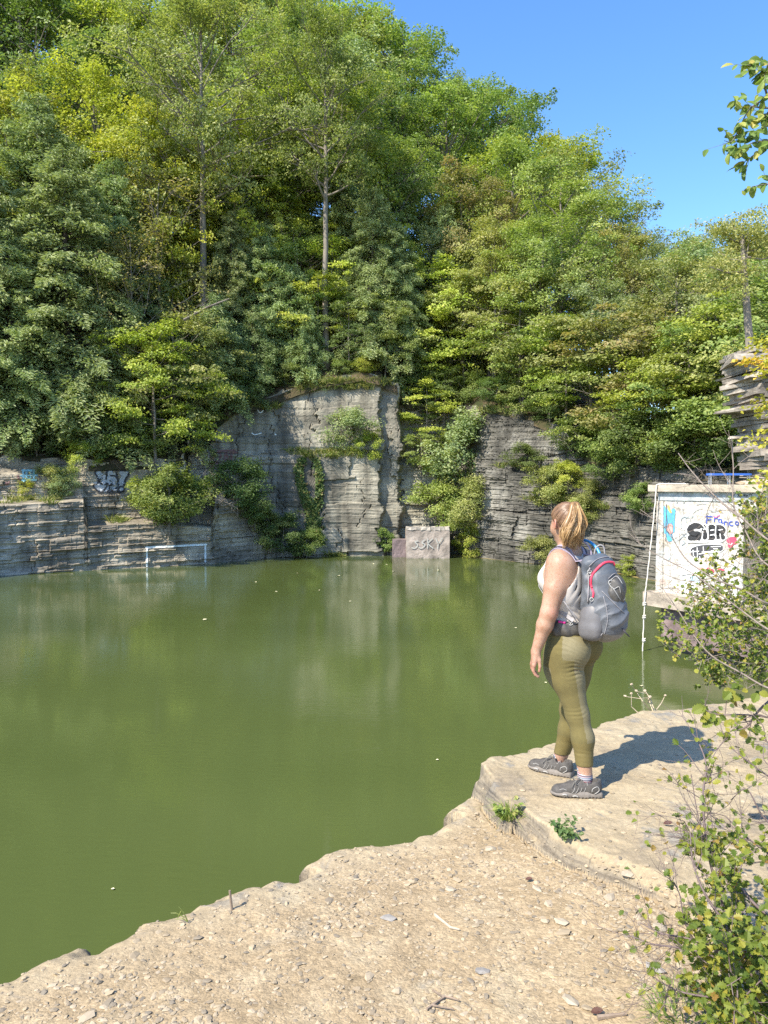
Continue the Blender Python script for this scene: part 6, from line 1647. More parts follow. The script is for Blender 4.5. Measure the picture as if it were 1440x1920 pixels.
# right hand, holding the front of the hip belt (out of sight behind her)
for i in range(4):
    b_ = WRR + fw * .06 + np.array([0, 0, (i - 1.5) * .018]); Fd.cap(WRR, b_, .018, .013, .012); m1 = b_ + fw * .03 + lf * .01; m2 = m1 + lf * .028 - fw * .008
    Fd.cap(b_, m1, .0098, .009, .005); Fd.cap(m1, m2, .009, .007, .004)
Fd.cap(WRR + fw * .02, WRR + fw * .05 + [0, 0, .045], .012, .009, .008)
P, Q = Fd.mesh(); P = relax(P, Q, 1, .4)

def skin_mat():
    m, nt, out = new_mat('skin')
    b = N(nt, 'ShaderNodeBsdfPrincipled', i_Roughness=.5); b.inputs['Specular IOR Level'].default_value = .35
    b.inputs['Subsurface Weight'].default_value = .12; b.inputs['Subsurface Radius'].default_value = (.012, .004, .002); b.inputs['Subsurface Scale'].default_value = 1.0
    geo = N(nt, 'ShaderNodeNewGeometry'); n = N(nt, 'ShaderNodeTexNoise', i_Scale=14.0, i_Detail=4.0); nt.links.new(geo.outputs['Position'], n.inputs[0])
    at_ = N(nt, 'ShaderNodeAttribute', attribute_name='flush')
    base = ramp(nt, n.outputs[0], [(.3, (.335, .195, .13)), (.7, (.40, .25, .175))])
    mx = N(nt, 'ShaderNodeMixRGB'); mx.inputs[2].default_value = (.44, .17, .13, 1); nt.links.new(at_.outputs['Fac'], mx.inputs[0]); nf = N(nt, 'ShaderNodeTexNoise', i_Scale=70.0, i_Detail=5.0); nt.links.new(geo.outputs['Position'], nf.inputs[0])
    fk = ramp(nt, nf.outputs[0], [(.34, (.86, .76, .70)), (.5, (1, 1, 1)), (.7, (1.0, .97, .95))]); mfk = N(nt, 'ShaderNodeMixRGB', blend_type='MULTIPLY', i_Fac=.8); nt.links.new(base, mfk.inputs[1]); nt.links.new(fk, mfk.inputs[2]); nt.links.new(mfk.outputs[0], mx.inputs[1])
    nt.links.new(mx.outputs[0], b.inputs['Base Color'])
    n2 = N(nt, 'ShaderNodeTexNoise', i_Scale=180.0, i_Detail=3.0); nt.links.new(geo.outputs['Position'], n2.inputs[0])
    bp = N(nt, 'ShaderNodeBump', i_Strength=.12, i_Distance=.002); nt.links.new(n2.outputs[0], bp.inputs['Height']); nt.links.new(bp.outputs[0], b.inputs['Normal'])
    nt.links.new(b.outputs[0], out.inputs[0]); return m
M_skin = skin_mat()
root0 = np.array([1.09, 4.42, gz(1.09, 4.42)])
person = thing('person', 'woman in cream tank top and olive leggings standing on the rock ledge', 'person', tuple(root0))
def child(o, par):
    o.parent = par; o.matrix_parent_inverse = Matrix.Translation(-par.location); return o
body = child(mesh_np('body', P, Q, mat=M_skin, smooth=True), person)
fl_ = np.zeros(len(P))
for c, r, a_ in ((HD + hl_ * .085, .035, .9), (HD - hl_ * .085, .035, .9), (KN + [0, 0, -.03], .06, .45), (ELL + [0.02, -.03, 0], .04, .35)): fl_ = np.maximum(fl_, a_ * np.clip(1.3 - np.linalg.norm(P - c, axis=1) / r, 0, 1))
a = body.data.attributes.new('flush', 'FLOAT', 'POINT'); a.data.foreach_set('value', fl_.astype(np.float32))

# ---- leggings
Fl = Field([.65, 4.05, 2.8], [1.45, 4.85, 3.78], .0048)
pelvis(Fl, .005); leg(Fl, HIPL, KNL, ANL, .005); leg(Fl, HIPR, KNR, ANR, .005)
Fl.ell(WA + fw * .02 + np.array([0, 0, -.07]), TF, (.115, .155, .10), .04, .0)
X, Y, Z = Fl.grid()
# stretched cloth: creases under the seat, at the hip and behind the knee
def crease(c, r, dirn, freq, amp, sharp=2.0):
    global Fl
    d2 = ((X - c[0]) / r[0]) ** 2 + ((Y - c[1]) / r[1]) ** 2 + ((Z - c[2]) / r[2]) ** 2
    wv = np.abs(np.sin(freq * (dirn[0] * X + dirn[1] * Y + dirn[2] * Z + .012 * np.sin(31 * X + 17 * Z)))) ** (1 / sharp)
    Fl.V += (amp * (1 - wv) * 2.2 * np.exp(-d2) - amp * .2 * np.exp(-d2)).astype(np.float32)
c1 = a3(1083, 1258, 4.25); crease(c1, (.055, .15, .055), (.12, 0, 1), 150, .0048)
c2 = a3(1070, 1205, 4.26); crease(c2, (.10, .18, .06), (.28, 0, 1), 120, .0026)
c3 = a3(1082, 1338, 4.27); crease(c3, (.05, .12, .03), (-.5, 0, 1), 120, .003)
c4 = a3(1092, 1412, 4.25); crease(c4, (.05, .12, .02), (.3, 0, 1), 150, .002)
c5 = a3(1112, 1240, 4.45); crease(c5, (.05, .1, .05), (.1, 0, 1), 150, .005)
# hems at different heights
hemL = a3(1097, 1437, 4.25)[2]; hemR = a3(1050, 1411, 4.6)[2]
Fl.V = np.maximum(Fl.V, np.where(Y < 4.44 + 0 * X, hemL - Z, hemR - Z).astype(np.float32))
Fl.cut((0, 0, -1), -a3(1070, 1178, 4.35)[2])
P, Q = Fl.mesh(); P = relax(P, Q, 1, .3)
OL = simple('olive_cloth', (.125, .103, .036), .98, .08, 40, bump=.15, bscale=500, bdist=.001); OLP = simple('light_olive_panel', (.16, .138, .072), .75, .08, 40, bump=.15, bscale=500, bdist=.001); OLD = simple('olive_cuff', (.14, .11, .035), .75, .08, 40, bump=.3, bscale=300, bdist=.001)
qc = P[Q].mean(1)
ppx = 720 + F * qc[:, 0] / qc[:, 1]; ppy = 910 - (qc[:, 2] - CZ) / qc[:, 1] * F
mid_ = np.zeros(len(Q), int)
# side and back panel of each leg: split by the angle round the leg axis
def panel(hip, kn, an, sel, s0, s1):
    zz0 = np.clip((hip[2] - qc[:, 2]) / (hip[2] - kn[2]), 0, 1)[:, None]; z1 = np.clip((kn[2] - qc[:, 2]) / (kn[2] - an[2]), 0, 1)[:, None]
    axp = hip * (1 - zz0) + kn * zz0; axp = np.where(qc[:, 2:3] < kn[2], kn * (1 - z1) + an * z1, axp)
    v = qc - axp; return sel & (v @ fw < s0 * np.linalg.norm(v[:, :2], axis=1)) & (v @ lf > s1 * np.linalg.norm(v[:, :2], axis=1))
nearleg = (qc[:, 1] < 4.445)
sel = (panel(HIPL, KNL, ANL, nearleg, -.84, -.4) | (panel(HIPL, KNL, ANL, nearleg, -.45, -.3) & (qc[:, 2] > a3(1080, 1235, 4.3)[2]))) & (qc[:, 2] > a3(1100, 1386, 4.3)[2]) & (qc[:, 2] < a3(1080, 1193, 4.3)[2])
mid_[sel] = 1
sel2 = panel(HIPL, KNL, ANL, nearleg, 9, -9) & (panel(HIPL, KNL, ANL, nearleg, 9, -9)) & (qc[:, 2] < a3(1050, 1255, 4.3)[2]) & (qc[:, 2] > a3(1100, 1345, 4.3)[2])
v_ = qc - (HIPL * .5 + KNL * .5); mid_[sel2 & ((v_ @ fw) > .068)] = 1
mid_[(qc[:, 2] < np.where(nearleg, a3(1100, 1387, 4.3)[2], a3(1050, 1372, 4.6)[2]))] = 2
leggings = child(mesh_np('leggings', P, Q, mats=[OL, OLP, OLD], midx=mid_, smooth=True), person)

# ---- tank top and the dark band under it
def top_mesh(off, name, mat, cuts):
    Ft = Field([.65, 4.1, 3.55], [1.42, 4.8, 4.25], .0046)
    torso(Ft, off); pelvis(Ft, off + .004)
    Ft.ell(CH - fw * .07 + lf * .08 + np.array([0, 0, .05]), TF, (.05 + off, .07 + off, .085 + off), .04)
    X, Y, Z = Ft.grid()
    cuts(Ft, X, Y, Z); P, Q = Ft.mesh(); P = relax(P, Q, 3, .5)
    return child(mesh_np(name, P, Q, mat=mat, smooth=True), person)
def cut_top(Ft, X, Y, Z):
    c = a3(1076, 1160, 4.3); d2 = ((X - c[0]) / .12) ** 2 + ((Y - c[1]) / .3) ** 2 + ((Z - c[2]) / .05) ** 2
    Ft.V += (.007 * (1 - np.abs(np.sin(90 * (Z + .22 * X + .01 * np.sin(40 * X)))) ** .6) * np.exp(-d2)).astype(np.float32)
    c = a3(1085, 1105, 4.3); d2 = ((X - c[0]) / .05) ** 2 + ((Y - c[1]) / .3) ** 2 + ((Z - c[2]) / .09) ** 2
    Ft.V += (.006 * (1 - np.abs(np.sin(75 * (X * .9 - .35 * Z + .012 * np.sin(30 * Z)))) ** .7) * np.exp(-d2)).astype(np.float32)
    Ft.ell(a3(1047, 1066, 4.32), TF, (.100, .125, .135), carve=True); Ft.ell(SHR + [0, 0, -.02], TF, (.105, .13, .128), carve=True)
    Ft.cut((0, 0, 1), a3(1070, 1180, 4.35)[2]); Ft.cut((0, 0, -1), -a3(1070, 1027, 4.4)[2])
    Ft.ell(NK + [0, 0, .02], TF, (.075, .07, .06), carve=True)
CREAM = simple('cream_jersey', (.50, .455, .41), .85, .06, 30, bump=.3, bscale=400, bdist=.001)
tank = top_mesh(.007, 'tank_top', CREAM, cut_top)
def cut_bra(Ft, X, Y, Z):
    Ft.cut((0, 0, 1), a3(1062, 1130, 4.3)[2]); Ft.cut((0, 0, -1), -a3(1062, 1094, 4.3)[2])
top_mesh(.004, 'sports_bra', simple('black_cloth', (.012, .01, .015), .8, .1, 30), cut_bra)

# ---- hair
M_hair = new_mat('brown_hair'); m, nt, out = M_hair
def hair_mat(name, a, b_):
    m, nt, out = new_mat(name); b = N(nt, 'ShaderNodeBsdfPrincipled', i_Roughness=.38); b.inputs['Specular IOR Level'].default_value = .6
    t = N(nt, 'ShaderNodeAttribute', attribute_name='tint'); nt.links.new(ramp(nt, t.outputs['Fac'], [(0, a), (1, b_)]), b.inputs['Base Color'])
    tr = N(nt, 'ShaderNodeBsdfTranslucent'); tr.inputs[0].default_value = (b_[0], b_[1] * .9, b_[2] * .7, 1); mx = N(nt, 'ShaderNodeMixShader', i_Fac=.15)
    nt.links.new(b.outputs[0], mx.inputs[1]); nt.links.new(tr.outputs[0], mx.inputs[2]); nt.links.new(mx.outputs[0], out.inputs[0]); return m
M_hairb = hair_mat('hair_brown', (.10, .052, .028), (.30, .175, .095)); M_blond = hair_mat('hair_blonde', (.17, .085, .032), (.60, .40, .19))
rs = np.random.RandomState(31)
Fh = Field(HD - .17, HD + .17, .004)
Fh.ell(HD + hu * .014 - hf * .010, HF, (.101, .081, .098), .01)
nrm = unit(hu * .74 - hf * .67); Fh.cut(nrm, float(nrm @ HD) - .001)
P, Q = Fh.mesh()
hair = child(mesh_np('hair', P, Q, mat=simple('scalp_hair', (.13, .07, .04), .55, .3, 60), smooth=True), person)
mb = MB(); pony = HD - hf * .078 + hu * .072
Rm = np.array([.102, .082, .099]); cen = HD + hu * .014 - hf * .010
def on_skull(d, s_=1.0):
    q = HF @ d; k_ = 1 / math.sqrt(sum((q[i] / Rm[i]) ** 2 for i in range(3))); return cen + d * k_ * s_
dp = unit(pony - cen)
e1_ = unit(np.cross(nrm, hl_)); 
for k in range(330):
    a_ = rs.rand() * 2 * math.pi
    dplane = unit(math.cos(a_) * hl_ + math.sin(a_) * e1_); d0 = unit(dplane * 1.0 - nrm * (.02 + .10 * rs.rand()))
    pts = [on_skull(unit(d0 * (1 - t) + dp * t), 1.004 + .02 * rs.rand() * math.sin(t * 3.1)) for t in np.linspace(rs.rand() * .15, 1, 9)]
    mb.tube(pts, np.linspace(.0028, .0016, 9), 4, cap=False, tint=rs.rand())
child(mb.build('hair_strands', M_hairb, smooth=True), person)
mb = MB(); rear = -hf
def pony_path(s_, out, drop_, j):
    side = -hl_ * (s_ * .145 - .024); out_ = rear * out
    return [pony + j[0] * .004, pony + rear * (.022 + out * .25) + hu * .013 + side * .25 + j[0] * .5, pony + out_ * .95 + side * .62 - upv * drop_ * .35 + j[1],
            pony + out_ + side * 1.02 - upv * drop_ * .7 + j[2], pony + out_ * .5 + side * (.82) - upv * drop_ + j[3]]
for g in range(34):
    s_ = (g + .5) / 34 - .5; s_ = s_ * (1 if g % 2 else .8); out = .035 + .055 * rs.rand() * (1 - abs(s_)); drop_ = .185 + .055 * rs.rand() - .03 * abs(s_); J = rs.normal(size=(4, 3)) * .005; ph = rs.rand() * 6; gt = rs.rand()
    amp = .008 + .008 * rs.rand()
    for k in range(26):
        j = J + rs.normal(size=(4, 3)) * np.array([.002, .0045, .005, .004])[:, None]
        pts = catmull(pony_path(s_ + rs.normal() * .012, out * (.8 + .3 * rs.rand()), drop_ * (.93 + .1 * rs.rand()), j), 6); tt_ = np.linspace(0, 1, len(pts))
        pts = pts + (np.sin(tt_ * 8.5 + ph) * tt_ * amp)[:, None] * hl_ + (np.cos(tt_ * 8 + ph) * tt_ * amp * .7)[:, None] * rear
        mb.tube(pts, np.interp(tt_, [0, .15, .8, 1], [.0016, .0022, .0021, .0007]), 4, cap=False, tint=np.clip(.15 + .45 * gt + .55 * rs.rand(), 0, 1))
for g in range(9):
    s_ = (g + .5) / 9 - .5; pts = catmull(pony_path(s_ * .85, .045, .165, np.zeros((4, 3))), 5); mb.tube(pts, np.interp(np.linspace(0, 1, len(pts)), [0, .3, .8, 1], [.005, .016, .016, .004]), 8, tint=.25)
child(mb.build('ponytail', M_blond, smooth=True), person)
mb = MB(); aa = np.linspace(0, 2 * math.pi, 16); u1 = unit(np.cross(dp, hl_)); u2 = np.cross(dp, u1)
mb.tube([pony + .014 * (math.cos(q) * u1 + math.sin(q) * u2) for q in aa], .004, 6, cap=False); child(mb.build('hair_tie', simple('hair_tie_cloth', (.14, .07, .04), .7), smooth=True), person)

# ---- socks
def stripes_mat():
    m, nt, out = new_mat('striped_sock'); b = N(nt, 'ShaderNodeBsdfPrincipled', i_Roughness=.95)
    geo = N(nt, 'ShaderNodeNewGeometry'); sx = N(nt, 'ShaderNodeSeparateXYZ'); nt.links.new(geo.outputs['Position'], sx.inputs[0])
    mu = N(nt, 'ShaderNodeMath', operation='MULTIPLY', i_1=24.0); fr = N(nt, 'ShaderNodeMath', operation='FRACT'); nt.links.new(sx.outputs[2], mu.inputs[0]); nt.links.new(mu.outputs[0], fr.inputs[0])
    nt.links.new(ramp(nt, fr.outputs[0], [(0, (.12, .09, .11)), (.16, (.46, .44, .44)), (.28, (.25, .03, .06)), (.4, (.42, .40, .40)), (.5, (.10, .10, .14)), (.62, (.46, .44, .46)), (.74, (.16, .22, .28)), (.86, (.38, .3, .32))], 'CONSTANT'), b.inputs['Base Color'])
    nt.links.new(b.outputs[0], out.inputs[0]); return m
M_sock = stripes_mat()
for an, kn, dz in ((ANL, KNL, .012), (ANR, KNR, .012)):
    Fs = Field(an + [-.09, -.09, -.09], an + [.09, .09, .12], .004); d = unit(kn - an)
    Fs.cap(an + [0, 0, -.05], an + [0, 0, 0], .042, .037, .02); Fs.cap(an, an + d * .06, .037, .041, .02)
    top_ = an + d * .038; Fs.cut((-d[0], -d[1], -d[2]), -float(d @ (an + d * (.05 if an is ANL else .04))))
    P, Q = Fs.mesh(); child(mesh_np('sock', P, Q, mat=M_sock, smooth=True), person)

# ---- shoes, built in their own frame (x forward, z up), 0.285 m long
SH = MB
def shoe_meshes():
    I3 = np.eye(3); out_ = []
    Fu = Field([-.08, -.07, -.01], [.24, .07, .15], .0032)
    Fu.ell((-.02, 0, .055), I3, (.045, .037, .055), .02); Fu.cap((-.02, 0, .05), (.10, 0, .045), .037, .036, .02); Fu.cap((.09, 0, .04), (.165, -.004, .030), .038, .034, .02)
    Fu.ell((.165, -.004, .028), I3, (.044, .042, .030), .015); Fu.cap((-.018, 0, .05), (-.014, 0, .062), .039, .036, .02); Fu.cap((.025, 0, .068), (.09, 0, .052), .025, .022, .02)
    Fu.cap((-.050, 0, .07), (-.056, 0, .092), .011, .009, .01); Fu.cut((0, 0, 1), .012)
    Fu.ell((-.004, 0, .092), I3, (.043, .033, .038), carve=True)
    P, Q = Fu.mesh(); out_.append(('upper', relax(P, Q, 1, .3), Q))
    Fs = Field([-.085, -.075, -.01], [.24, .075, .06], .0032)
    Fs.box((.0, 0, .018), I3, (.068, .042, .019), .014); Fs.box((.08, 0, .017), I3, (.07, .043, .016), .012, .02); Fs.ell((.15, -.003, .02), I3, (.066, .049, .020), .015)
    X, Y, Z = Fs.grid(); Fs.cut((0, 0, 1), .001)
    Fs.V += (.0035 * (np.sin(X * 330) > .2) * (Z < .010)).astype(np.float32)
    P, Q = Fs.mesh(); out_.append(('sole', P, Q))
    return out_
shoe_parts = shoe_meshes()
M_up = simple('grey_mesh_fabric', (.07, .064, .058), .8, .35, 60, bump=.6, bscale=260, bdist=.002); M_sole = simple('taupe_rubber', (.17, .15, .13), .8, .3, 20, bump=.4, bscale=60, bdist=.003)
M_trim = simple('pale_trim', (.30, .29, .27), .6, .1, 40); M_lace = simple('grey_lace', (.15, .145, .13), .8, .2, 100)
ub = BVHTree.FromPolygons([tuple(v) for v in shoe_parts[0][1].tolist()], shoe_parts[0][2].tolist())
sb_ = BVHTree.FromPolygons([tuple(v) for v in shoe_parts[1][1].tolist()], shoe_parts[1][2].tolist())
def shoe_line(mb, bv, pts, side, r, y0=.12):
    L = []
    for x, z_ in catmull(pts, 4):
        h = bv.ray_cast(Vector((x, side * y0, z_)), Vector((0, -side, 0)))[0]
        if h: L.append(h + Vector((0, side * .0012, 0)))
    if len(L) > 2: mb.tube(L, r, 4)
trim = MB(); lace = MB()
for sd_ in (1, -1):
    for x0 in (.045, .065, .085, .105): shoe_line(trim, ub, [(x0, .03), (x0 - .012, .045), (x0 - .018, .062)], sd_, .0016)
    shoe_line(trim, ub, [(-.02, .03), (-.045, .05), (-.035, .07), (-.01, .06), (-.005, .04)], sd_, .0025); shoe_line(trim, ub, [(.02, .075), (.0, .086), (-.02, .092)], sd_, .002)
    shoe_line(trim, sb_, [(.13, .022), (.142, .026), (.155, .023)], sd_, .005); shoe_line(trim, sb_, [(.07, .014), (.085, .018), (.10, .015)], sd_, .004)
    shoe_line(trim, ub, [(.13, .045), (.15, .05), (.17, .046)], sd_, .0018)
for k in range(5):
    x0 = .04 + k * .017; z0 = .090 - k * .0085
    lace.tube([(x0, -.024, z0 - .012), (x0 + .006, 0, z0 + .004), (x0 + .012, .024, z0 - .014)], .0022, 5); lace.tube([(x0 + .012, -.024, z0 - .016), (x0 + .006, 0, z0 + .003), (x0, .024, z0 - .012)], .0022, 5)
for s_ in (1, -1):
    lace.tube(catmull([(.05, 0, .094), (.065, s_ * .02, .106), (.085, s_ * .036, .088), (.07, s_ * .03, .074), (.055, s_ * .01, .088)], 4), .0022, 5); lace.tube([(.055, 0, .1), (.09, s_ * .03, .09), (.105, s_ * .045, .065)], .002, 5)
for (toe, heel, lab) in (((1030, 1487), (1126, 1491), 'near'), ((996, 1445), (1066, 1458), 'far')):
    t_, h_ = on(toe[0], toe[1], 2.775), on(heel[0], heel[1], 2.775)
    if lab == 'near': ctr = Vector(((t_.x + h_.x) / 2, 4.225, 0)); dr = Vector((-.995, .06, 0)).normalized()
    else: ctr = Vector(((t_.x + h_.x) / 2 + .008, 4.575, 0)); dr = Vector((-.84, .54, 0)).normalized()
    org = ctr - dr * .0755
    so = thing('shoe', None, None, (org.x, org.y, max(gz(org.x, org.y), gz(ctr.x, ctr.y)) - .002), math.atan2(dr.y, dr.x)) if 0 else bpy.data.objects.new('shoe', None)
    C.objects.link(so); so.parent = person
    so.location = Vector((org.x, org.y, gz(ctr.x, ctr.y) - .002)) - person.location; so.rotation_euler = (0, 0, math.atan2(dr.y, dr.x))
    for nm, P, Q in shoe_parts: mesh_np(nm, P, Q, mat=M_up if nm == 'upper' else M_sole, smooth=True, parent=so)
    trim.build('trim', M_trim, so, smooth=True); lace.build('laces', M_lace, so, smooth=True)

# ================================================================ backpack
rf = -fw
BP = CH + rf * .145 - lf * .012 + np.array([0, 0, -.06])           # middle of the back panel
PF = np.array([rf, lf, upv])
def pk(r, l, u): return BP + rf * r + lf * l + upv * u
pack = thing('backpack', 'grey hiking backpack with coral pink zip and blue hose on her back', 'backpack', tuple(BP))
Fp = Field(BP - np.array([.30, .30, .34]), BP + np.array([.40, .35, .34]), .0045)
Fp.ell(pk(.098, 0, -.085), PF, (.108, .122, .175), .05); Fp.ell(pk(.078, 0, .06), PF, (.088, .105, .17), .05)
Fp.box(pk(.03, 0, -.02), PF, (.03, .105, .225), .025, .04); Fp.ell(pk(.145, .0, -.12), PF, (.080, .10, .115), .05); Fp.cap(pk(.05, .07, .185), pk(.05, -.07, .185), .035, .035, .04)
X, Y, Z = Fp.grid()
q_ = ((X - BP[0]) * lf[0] + (Y - BP[1]) * lf[1]); rr_ = ((X - BP[0]) * rf[0] + (Y - BP[1]) * rf[1]); uu_2 = Z - BP[2]
Fp.V += (.007 * np.abs(np.sin(55 * (uu_2 * .8 - rr_ * .9 + .02 * np.sin(30 * q_)))) * np.exp(-((uu_2 + .1) / .1) ** 2)).astype(np.float32)
Fp.V += (.006 * np.abs(np.sin(38 * (rr_ * 1.2 + uu_2 * .55 + .015 * np.sin(40 * uu_2)))) * np.exp(-((uu_2 - .08) / .09) ** 2)).astype(np.float32)
Fp.V += (.0035 * np.sin(26 * X + 3 * np.sin(19 * Z)) * np.sin(34 * Z + 2.5 * np.sin(22 * Y)) + .0018 * np.sin(70 * Z + 9 * X + 3 * np.sin(40 * Y))).astype(np.float32)
P, Q = Fp.mesh(); P = relax(P, Q, 1, .3)
PGR = simple('grey_nylon', (.095, .103, .117), .55, .12, 25, bump=.4, bscale=60, bdist=.004); PMID = simple('mid_grey_mesh', (.12, .116, .12), .5, .1, 30, bump=.25, bscale=200, bdist=.002); PDK = simple('taupe_grey_nylon', (.07, .066, .06), .55, .3, 25, bump=.5, bscale=70, bdist=.003)
PNK = simple('coral_zip', (.80, .05, .10), .5, .05, 30); MAG = simple('magenta_nylon', (.55, .02, .20), .5, .1, 30); STR = simple('grey_webbing', (.26, .25, .26), .8, .1, 60); STRD = simple('dark_webbing', (.05, .045, .06), .8, .1, 60)
LAV = simple('lavender_webbing', (.30, .26, .33), .8, .1, 60); PLW = simple('pale_plastic', (.34, .34, .33), .4, .05, 60); HOSE = simple('blue_hose', (.03, .26, .55), .35, .05, 60)
PBT = simple('pale_grey_base_fabric', (.19, .18, .17), .6, .15, 30, bump=.4, bscale=80, bdist=.003)
qb = P[Q].mean(1) - BP; qm_ = np.where((qb @ upv) + .25 * (qb @ rf) < -.155, 1, np.where(((qb @ upv) > .115 + .1 * (qb @ rf)), 2, 0))
ms = mesh_np('main_pocket', P, Q, mats=[PGR, PBT, simple('dark_lid_fabric', (.085, .098, .118), .55, .12, 25, bump=.5, bscale=60, bdist=.004)], midx=qm_, smooth=True); child(ms, pack)
pb = BVHTree.FromPolygons([tuple(v) for v in P.tolist()], Q.tolist())
def lay(px, py, lift=.004, bv=None):
    o = Vector((0, 0, CZ)); d = (at(px, py, 5) - o).normalized(); h, n_, _, _ = (bv or pb).ray_cast(o, d)
    if h is None:
        h, n_, _, _ = (bv or pb).find_nearest(at(px, py, float(BP[1]) - .08))
    return np.array(h + n_ * lift)
def seam(name, pts, r, mt, lift=.003, flat=1.0, bv=None, parent=None):
    mb = MB(); mb.tube([lay(x, y, lift, bv) for x, y in catmull(pts, 5)], r, 6, flat=flat); o = mb.build(name, mt, smooth=True); child(o, pack); return o
# side pocket of smooth stretch mesh
Fq = Field(BP - .3, BP + .35, .0045)
Fq.ell(pk(.072, .095, -.135), PF, (.072, .045, .105), .02); Fq.box(pk(.068, .09, -.19), PF, (.06, .045, .04), .03, .04); Fq.cut(-unit(upv * .8 - rf * .25), -float(unit(upv * .8 - rf * .25) @ pk(.07, .12, -.048)))
P, Q = Fq.mesh(); sp2 = mesh_np('side_pocket', P, Q, mat=PMID, smooth=True); child(sp2, pack)
spb = BVHTree.FromPolygons([tuple(v) for v in P.tolist()], Q.tolist())
seam('pocket_edge', [(1099, 1128), (1106, 1132), (1116, 1134), (1127, 1133), (1134, 1140)], .0035, STRD, .001, bv=spb)
seam('pocket_seam', [(1134, 1142), (1137, 1160), (1135, 1178), (1126, 1192)], .0022, STR, .001, bv=spb)
Fq = Field(BP - .3, BP + .35, .0045)
Fq.ell(pk(.075, -.095, -.135), PF, (.072, .045, .105), .02); Fq.cut((0, 0, -1), -float(pk(0, 0, -.05)[2])); P, Q = Fq.mesh(); child(mesh_np('side_pocket', P, Q, mat=PMID, smooth=True), pack)
# stretch pocket on the back with cord
Fq = Field(BP - .3, BP + .38, .0045)
Fq.ell(pk(.165, .0, .03), PF, (.05, .065, .09), .02); X, Y, Z = Fq.grid(); Fq.V += (.004 * np.sin(70 * (Z * .7 + Y + X))).astype(np.float32)
P, Q = Fq.mesh(); child(mesh_np('front_pocket', P, Q, mat=PDK, smooth=True), pack); fb = BVHTree.FromPolygons([tuple(v) for v in P.tolist()], Q.tolist())
seam('zip', [(1159, 1058), (1145, 1054), (1132, 1056), (1120, 1066), (1110, 1080), (1108, 1094), (1110, 1102)], .0065, PNK, .002)
seam('zip', [(1110, 1104), (1113, 1112), (1112, 1120)], .006, PNK, .002)
seam('seam_line', [(1104, 1062), (1115, 1052), (1128, 1046), (1146, 1044)], .002, STR)
for pts in ([(1140, 1085), (1152, 1075), (1165, 1082)], [(1143, 1092), (1155, 1100), (1166, 1112)], [(1128, 1108), (1145, 1125), (1170, 1150)], [(1131, 1118), (1137, 1140), (1139, 1165), (1133, 1190)]): seam('seam_line', pts, .0018, STR)
for pts in ([(1141, 1092), (1150, 1104), (1160, 1100), (1163, 1112)], [(1150, 1104), (1158, 1118), (1162, 1124)], [(1144, 1090), (1156, 1082), (1166, 1096)]): seam('cord', pts, .0018, PLW, .005, bv=fb)
for (x, y) in ((1143, 1092), (1165, 1122), (1111, 1124), (1105, 1078), (1106, 1070)):
    mb = MB(); c = lay(x, y, .010); aa = np.linspace(0, 2 * math.pi, 12)
    mb.tube([c + .010 * (math.cos(q) * np.array([1, 0, 0]) + math.sin(q) * upv) for q in aa], .003, 5, cap=False); child(mb.build('buckle', PLW, smooth=True), pack)
seam('compression_strap', [(1106, 1064), (1104, 1080), (1104, 1105), (1103, 1130)], .004, STR, .006)
# gathered creases between the pockets
mb = MB()
for k in range(9): mb.tube([lay(x, y, .0004) for x, y in ((1132 + k * .3, 1133 + k * 6), (1138, 1136 + k * 6), (1145 - abs(k - 4) * .6, 1134 + k * 6.4))], [.0008, .0022, .0006], 5)
child(mb.build('gathers', PGR, smooth=True), pack)
# hip belt fin wrapped round her left side
Fw = Field(WA - .26, WA + .26, .0045)
for k in range(10):
    a_ = math.radians(-150 + k * 19.5); c = WA + np.array([0, 0, -.03]) + fw * .125 * math.cos(a_ - math.pi * 0) * 1.0 + lf * -.158 * math.sin(a_)
    u_c = c - np.array([0, 0, .002 * abs(k - 4)])
    if k < 8: Fw.ell(u_c, np.array([unit(fw * math.cos(a_) / .125 - lf * math.sin(a_) / .158), unit(np.cross(upv, unit(fw * math.cos(a_) - lf * math.sin(a_)))), upv]), (.02, .045, .044), .02)
X, Y, Z = Fw.grid(); Fw.V += (.003 * np.sin(90 * X + 60 * Z)).astype(np.float32)
P, Q = Fw.mesh(); P = relax(P, Q, 1, .3); child(mesh_np('hip_belt', P, Q, mat=PDK, smooth=True), pack)
hb = BVHTree.FromPolygons([tuple(v) for v in P.tolist()], Q.tolist())
seam('belt_zip', [(1044, 1158), (1052, 1156), (1062, 1160)], .007, MAG, .001, bv=hb); seam('belt_trim', [(1040, 1153), (1052, 1151), (1064, 1157)], .003, STRD, .003, bv=hb)
seam('belt_cord', [(1066, 1160), (1074, 1170), (1068, 1172), (1078, 1162), (1084, 1170)], .002, PLW, .004, bv=hb)
